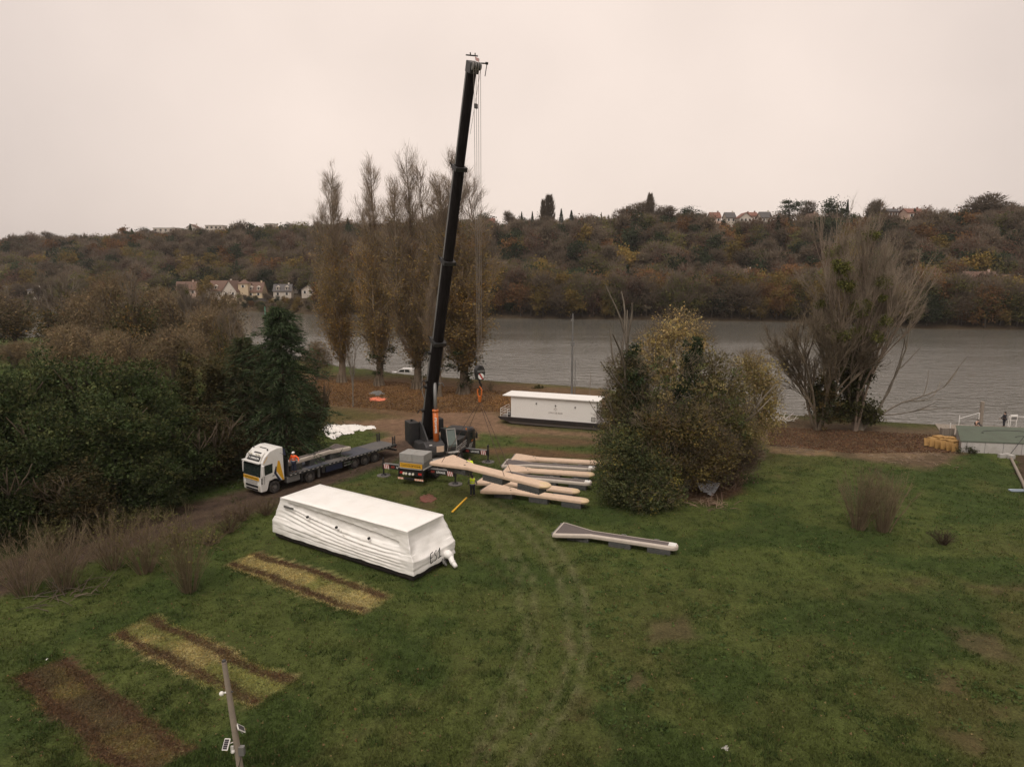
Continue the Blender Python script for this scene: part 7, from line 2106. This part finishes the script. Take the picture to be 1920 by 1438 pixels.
crumple('grey_scrap', [(692, 738), (702, 733), (712, 733), (722, 739), (708, 742)], 'pile of grey scrap metal behind the orange netting', 'scrap', m_mgrey, .4, seed=41, res=20)
b = MB(); a = gp(848, 961); c = gp(875, 934); dd = (c - a).normalized(); nn = Vector((-dd.y, dd.x, 0)) * .075
b.add([a - nn, a + nn, c + nn * .8, c - nn * .8] + [v + Vector((0, 0, .10)) for v in (a - nn, a + nn, c + nn * .8, c - nn * .8)], [(3, 2, 1, 0), (4, 5, 6, 7), (0, 1, 5, 4), (1, 2, 6, 5), (2, 3, 7, 6), (3, 0, 4, 7)])
tag(b.build('yellow_beam', mat('safety_yellow', (0.75, 0.42, 0.03), .5), bevel=.02), 'long yellow beam lying on the grass right of the wrapped cabin', 'beam')
crumple('litter', [(1351, 1402), (1362, 1397), (1370, 1405), (1358, 1409)], 'crumpled scrap of pale litter on the grass near the bottom right', 'litter', m_lgrey, .16, seed=51, res=10)
crumple('litter', [(84, 1236), (92, 1233), (95, 1239), (87, 1240)], 'small white scrap beside the brown bed at the lower left', 'litter', m_white, .1, seed=52, res=8)
# broken grey panels and sticks at the foot of the thicket
for i, (px, py, sx, sy, t, a, l) in enumerate([(1308, 900, .7, .9, .5, .3, 'pale broken panel at the left of the junk heap'), (1324, 897, .9, 1.0, .6, -.4, 'bluish grey broken panel in the middle of the junk heap'), (1334, 900, .25, 1.4, .4, -.6, 'long pale board on the right of the junk heap'), (1318, 906, .8, .3, .3, .1, 'narrow board across the front of the junk heap'), (1324, 910, .6, .35, .2, .9, 'small grey panel lowest in the junk heap')]):
    b = MB(); b.box((0, 0, 0), (sx, sy, .05)); o = b.build('broken_panel', mat('weathered_panel', (0.34, 0.35, 0.36), .7, dirt=(.2, .17, .14), damt=.6)); p = gp(px + 8, py + 22); o.location = (p.x, p.y, .42 - .04 * i); o.rotation_euler = (t, .2, a); tag(o, l, 'panel')
def sticks(px, py, n, L, label, m_col, name='branch_pile', cat='branches', spread=.9, up=.35, w_=.03):
    p = gp(px, py); tb = TB(); P = np.zeros((n, 3)); P[:, 0] = rng.normal(size=n) * spread * .5; P[:, 1] = rng.normal(size=n) * spread * .4; P[:, 2] = .02
    D = rng.normal(size=(n, 3)); D[:, 2] = np.abs(D[:, 2]) * up; D /= np.linalg.norm(D, axis=1)[:, None]
    for k in range(n):
        q = P[k]; l_ = L * R_.uniform(.4, 1.1); mid = q + D[k] * l_ * .5 + np.array([0, 0, .06]); tb.tube([q, mid, q + D[k] * l_ - np.array([0, 0, .05])], [w_, w_ * .8, w_ * .4], pal(m_col, 1, .15)[0], 4)
    o = tb.build(name, M_bark, kind='stuff'); o.location = p; return tag(o, label, cat)
sticks(1466, 788, 60, 1.6, 'heap of bleached white branches on the bank left of the leaning tree', [(0.72, 0.68, 0.62)], spread=1.2, up=.7, w_=.045)
sticks(1335, 945, 70, 1.2, 'pale cut branches scattered below the junk heap', [(0.26, 0.19, 0.13), (0.2, 0.14, 0.1)], spread=1.5)
sticks(1350, 915, 60, 1.3, 'brown brushwood beside the junk heap', [(0.15, 0.10, 0.07)], spread=1.8, up=.6)
sticks(1490, 845, 40, 1.5, 'thin cut branches on the sandy streak right of the thicket', [(0.2, 0.15, 0.11)], spread=2.5, up=.1)
sticks(1700, 858, 60, 1.2, 'broken sticks strewn on the sandy bank near the pallets', [(0.24, 0.18, 0.13)], spread=4, up=.1)
sticks(130, 1112, 30, 2.0, 'fallen pale stems at the foot of the bare bushes at the left', [(0.13, 0.105, 0.08)], spread=1.6, up=.2)
# fallen leaves as real leaf-sized faces
def litter_leaves(label, poly, n, cols, size=.14):
    P = np.array(poly, float); x0, y0 = P.min(0); x1, y1 = P.max(0)
    px = rng.uniform(x0, x1, n * 3); py = rng.uniform(y0, y1, n * 3); k = pip(px, py, poly) > 0; px, py = px[k], py[k]
    pts = np.array([tuple(gp(a, b)) for a, b in zip(px, py)]); pts[:, 2] = terrain(pts[:, 0], pts[:, 1]) + .03
    tb = TB(); tb.leaves(pts, size, pal(cols, len(pts), .25), up=.95)
    tag(tb.build('fallen_leaves', M_leaf, kind='stuff'), label, 'leaves')
litter_leaves('rust coloured fallen leaves under the tall poplars', [(590, 714), (700, 712), (800, 722), (930, 732), (1040, 745), (940, 772), (800, 775), (620, 760)], 9000, [(0.20, 0.11, 0.05), (0.15, 0.085, 0.045), (0.26, 0.15, 0.055)], .2)
litter_leaves('brown fallen leaves under the mistletoe tree', [(1440, 800), (1620, 808), (1790, 818), (1790, 850), (1600, 850), (1440, 835)], 6000, [(0.15, 0.075, 0.045), (0.11, 0.06, 0.04), (0.20, 0.12, 0.06)], .14)

# ================================================================== camera post in the foreground
p0 = Vector((-9.72, 22.0, 0)); top_ = dpt(420, 1240, 22.0)
sp_ = empty('solar_camera_post', p0, 0, 'wooden post with two solar panels and white cameras in the lower left', 'post')
td = top_ - p0
b = MB(); b.tube([(0, 0, -.5), td * .5, td], [.125, .11, .085], 14); b.build('pole', m_postm, sp_, smooth=False)
b = MB(); b.tube([td * .985, td * 1.012], [.088, .06], 12); b.build('cap', m_dgrey, sp_)
def ap(t): return td * t
tt = lambda py: (dpt(430, py, 22.0).z) / td.z
c1 = ap(tt(1296)); b = MB(); b.tube([c1, c1 + Vector((-.12, -.08, 0))], .035, 7); b.sphere(c1 + Vector((-.2, -.12, 0)), .085, None, 12, 8); b.build('camera_dome', m_white, sp_, smooth=True)
b = MB(); b.tube([c1 + Vector((.02, 0, .0)), c1 + Vector((.16, -.02, 0))], .03, 6); b.build('bracket', m_dgrey, sp_)
def panel(c, n_, size, nm='solar_panel'):
    n_ = Vector(n_).normalized(); u = Vector((0, 0, 1)).cross(n_).normalized(); v = n_.cross(u)
    u2 = (u * math.cos(.35) + v * math.sin(.35)); v2 = n_.cross(u2)
    M = Matrix(((u2.x, v2.x, n_.x, c.x), (u2.y, v2.y, n_.y, c.y), (u2.z, v2.z, n_.z, c.z), (0, 0, 0, 1)))
    b = MB(); w_, h = size; b.box((0, 0, 0), (w_, h, .03), M); o = b.build(nm, m_white, sp_)
    q = 0
    for i in range(3):
        for j in range(5):
            b = MB(); cw = (w_ - .05) / 3; ch = (h - .05) / 5
            b.box((-w_ / 2 + .025 + cw * (i + .5), -h / 2 + .025 + ch * (j + .5), .017), (cw - .005, ch - .005, .006), M); b.build('solar_cell', mat('solar_cell', (0.035, 0.03, 0.035), .2), o)
    return o
c2 = ap(tt(1388)); panel(c2 + Vector((-.27, -.22, .02)), (-.45, -.62, .62), (.27, .38))
b = MB(); b.tube([c2 + Vector((-.02, 0, -.02)), c2 + Vector((-.22, -.18, 0))], .02, 6); b.build('panel_arm', m_white, sp_)
c3 = ap(tt(1368)); panel(c3 + Vector((.22, .02, .06)), (.72, .25, .62), (.27, .36))
b = MB(); b.tube([c3, c3 + Vector((.2, .0, -.02)), c3 + Vector((.30, -.05, -.1))], .02, 6); b.build('panel_arm', m_mgrey, sp_)
c4 = ap(tt(1405)); b = MB(); b.sphere(c4 + Vector((-.13, -.12, .02)), .075, None, 12, 8); b.box(c4 + Vector((-.15, -.1, .13)), (.10, .08, .18)); b.build('camera_dome', m_white, sp_, smooth=False)
b = MB(); b.box(c4 + Vector((.16, -.04, .0)), (.20, .16, .34)); b.build('control_box', m_mgrey, sp_, bevel=.01)
b = MB(); b.tube([c4 + Vector((.16, -.12, -.17)), c4 + Vector((.1, -.14, -.4)), c4 + Vector((.03, -.12, -.6))], .012, 5); b.build('cable', m_black, sp_)

# ================================================================== by the water
# tall double mast behind the beached houseboat
mp_ = gp(1072, 742); mo = empty('signal_mast', mp_, 0, 'tall thin grey mast on the shore behind the beached houseboat', 'mast')
H = dpt(1071, 588, mp_.y).z
b = MB(); b.tube([(0, 0, 0), (0, 0, H * .65), (0, 0, H)], [.17, .13, .09], 8); b.build('pole', m_mgrey, mo)
b = MB(); b.tube([(.45, 0, 0), (.45, 0, H * .45)], .06, 6); b.build('side_pole', m_mgrey, mo)
b = MB(); b.bx(-.3, .3, -.12, .12, H * .62, H * .66); b.box((-.15, 0, H * .92), (.3, .2, .35)); b.build('fitting', m_mgrey, mo)
b = MB(); q = gp(1106, 744); b.tube([(0, 0, 0), (0, 0, dpt(1106, 702, q.y).z)], .045, 6); o = b.build('stake', m_wood); o.location = q; tag(o, 'thin bare stake at the shore right of the tall mast', 'stake')
# green channel marker far out
p = gp(498, 601, WZ); b = MB(); hh = dpt(498, 575, p.y).z - WZ; b.tube([(0, 0, -1), (0, 0, hh)], [.24, .2], 8); o = b.build('channel_marker', mat('marker_green', (0.10, 0.26, 0.18), .5)); o.location = p; tag(o, 'slender green channel marker standing in the river at the left', 'marker')
p = gp(79, 668); b = MB(); b.tube([(.15, 0, 0), (0, 0, dpt(76, 638, p.y).z)], [.12, .1], 8); o = b.build('field_pole', m_lgrey); o.location = p; tag(o, 'pale leaning pole in the green field at the left', 'pole')
# small white motor cruiser
p = gp(757, 713, WZ) + Vector((0, 3.2, 0)); mbt = empty('motorboat', p, math.radians(172), 'small white motor cruiser moored behind the third poplar', 'boat')
L = 5.6
secs_ = [(-L / 2, .95, -.25, .72), (-L / 2 + 1.2, 1.0, -.3, .74), (0, 1.02, -.32, .82), (L / 2 - 1.6, .85, -.28, .95), (L / 2 - .5, .42, -.05, 1.06), (L / 2, .04, .55, 1.12)]
b = MB(); vs = []
for x, w_, zb, zt_ in secs_: vs += [(x, -w_, zt_), (x, -w_ * .86, zb + .2), (x, 0, zb), (x, w_ * .86, zb + .2), (x, w_, zt_)]
fs = []
for i in range(len(secs_) - 1):
    for k in range(4): fs.append((i * 5 + k, i * 5 + k + 1, i * 5 + 6 + k, i * 5 + 5 + k))
    fs.append((i * 5 + 4, i * 5, i * 5 + 5, i * 5 + 9))
fs.append((0, 4, 3, 2, 1)); b.add(vs, fs); b.build('hull', m_white, mbt, smooth=False)
b = MB(); b.prism([(-1.2, .8), (1.9, .95), (1.3, 1.45), (.7, 1.75), (-.9, 1.8), (-1.3, 1.2)], -.78, .78, 'y'); b.build('cabin', m_white, mbt, bevel=.06)
for s in (-1, 1):
    b = MB(); b.add([(.15, s * .787, 1.15), (1.3, s * .787, 1.15), (.95, s * .787, 1.5), (.2, s * .787, 1.6)], [(0, 1, 2, 3)]); b.build('window', m_glass, mbt)
    b = MB(); b.add([(-.9, s * .787, 1.12), (.0, s * .787, 1.15), (.02, s * .787, 1.6), (-.75, s * .787, 1.6)], [(0, 1, 2, 3)]); b.build('window', m_glass, mbt)
b = MB(); b.prism([(-2.7, .75), (-1.35, .8), (-1.35, 1.75), (-2.2, 1.95), (-2.7, 1.6)], -.8, .8, 'y'); b.build('canopy', m_sheet, mbt, bevel=.05)
# ================================================================== thin autumn haze
hz_m = bpy.data.materials.new('haze'); hz_m.use_nodes = True
hz_m.node_tree.nodes.clear()
_v = hz_m.node_tree.nodes.new('ShaderNodeVolumePrincipled'); _v.inputs['Density'].default_value = 0.00013
_v.inputs['Color'].default_value = (0.86, 0.84, 0.84, 1); _v.inputs['Anisotropy'].default_value = 0.2
_o = hz_m.node_tree.nodes.new('ShaderNodeOutputMaterial'); hz_m.node_tree.links.new(_v.outputs[0], _o.inputs['Volume'])
b = MB(); b.bx(-4300, 4300, -400, 7300, -45, 95)
hz_o = b.build('haze', hz_m); hz_o['kind'] = 'stuff'; tag(hz_o, 'thin pale autumn haze over the river valley', 'haze')
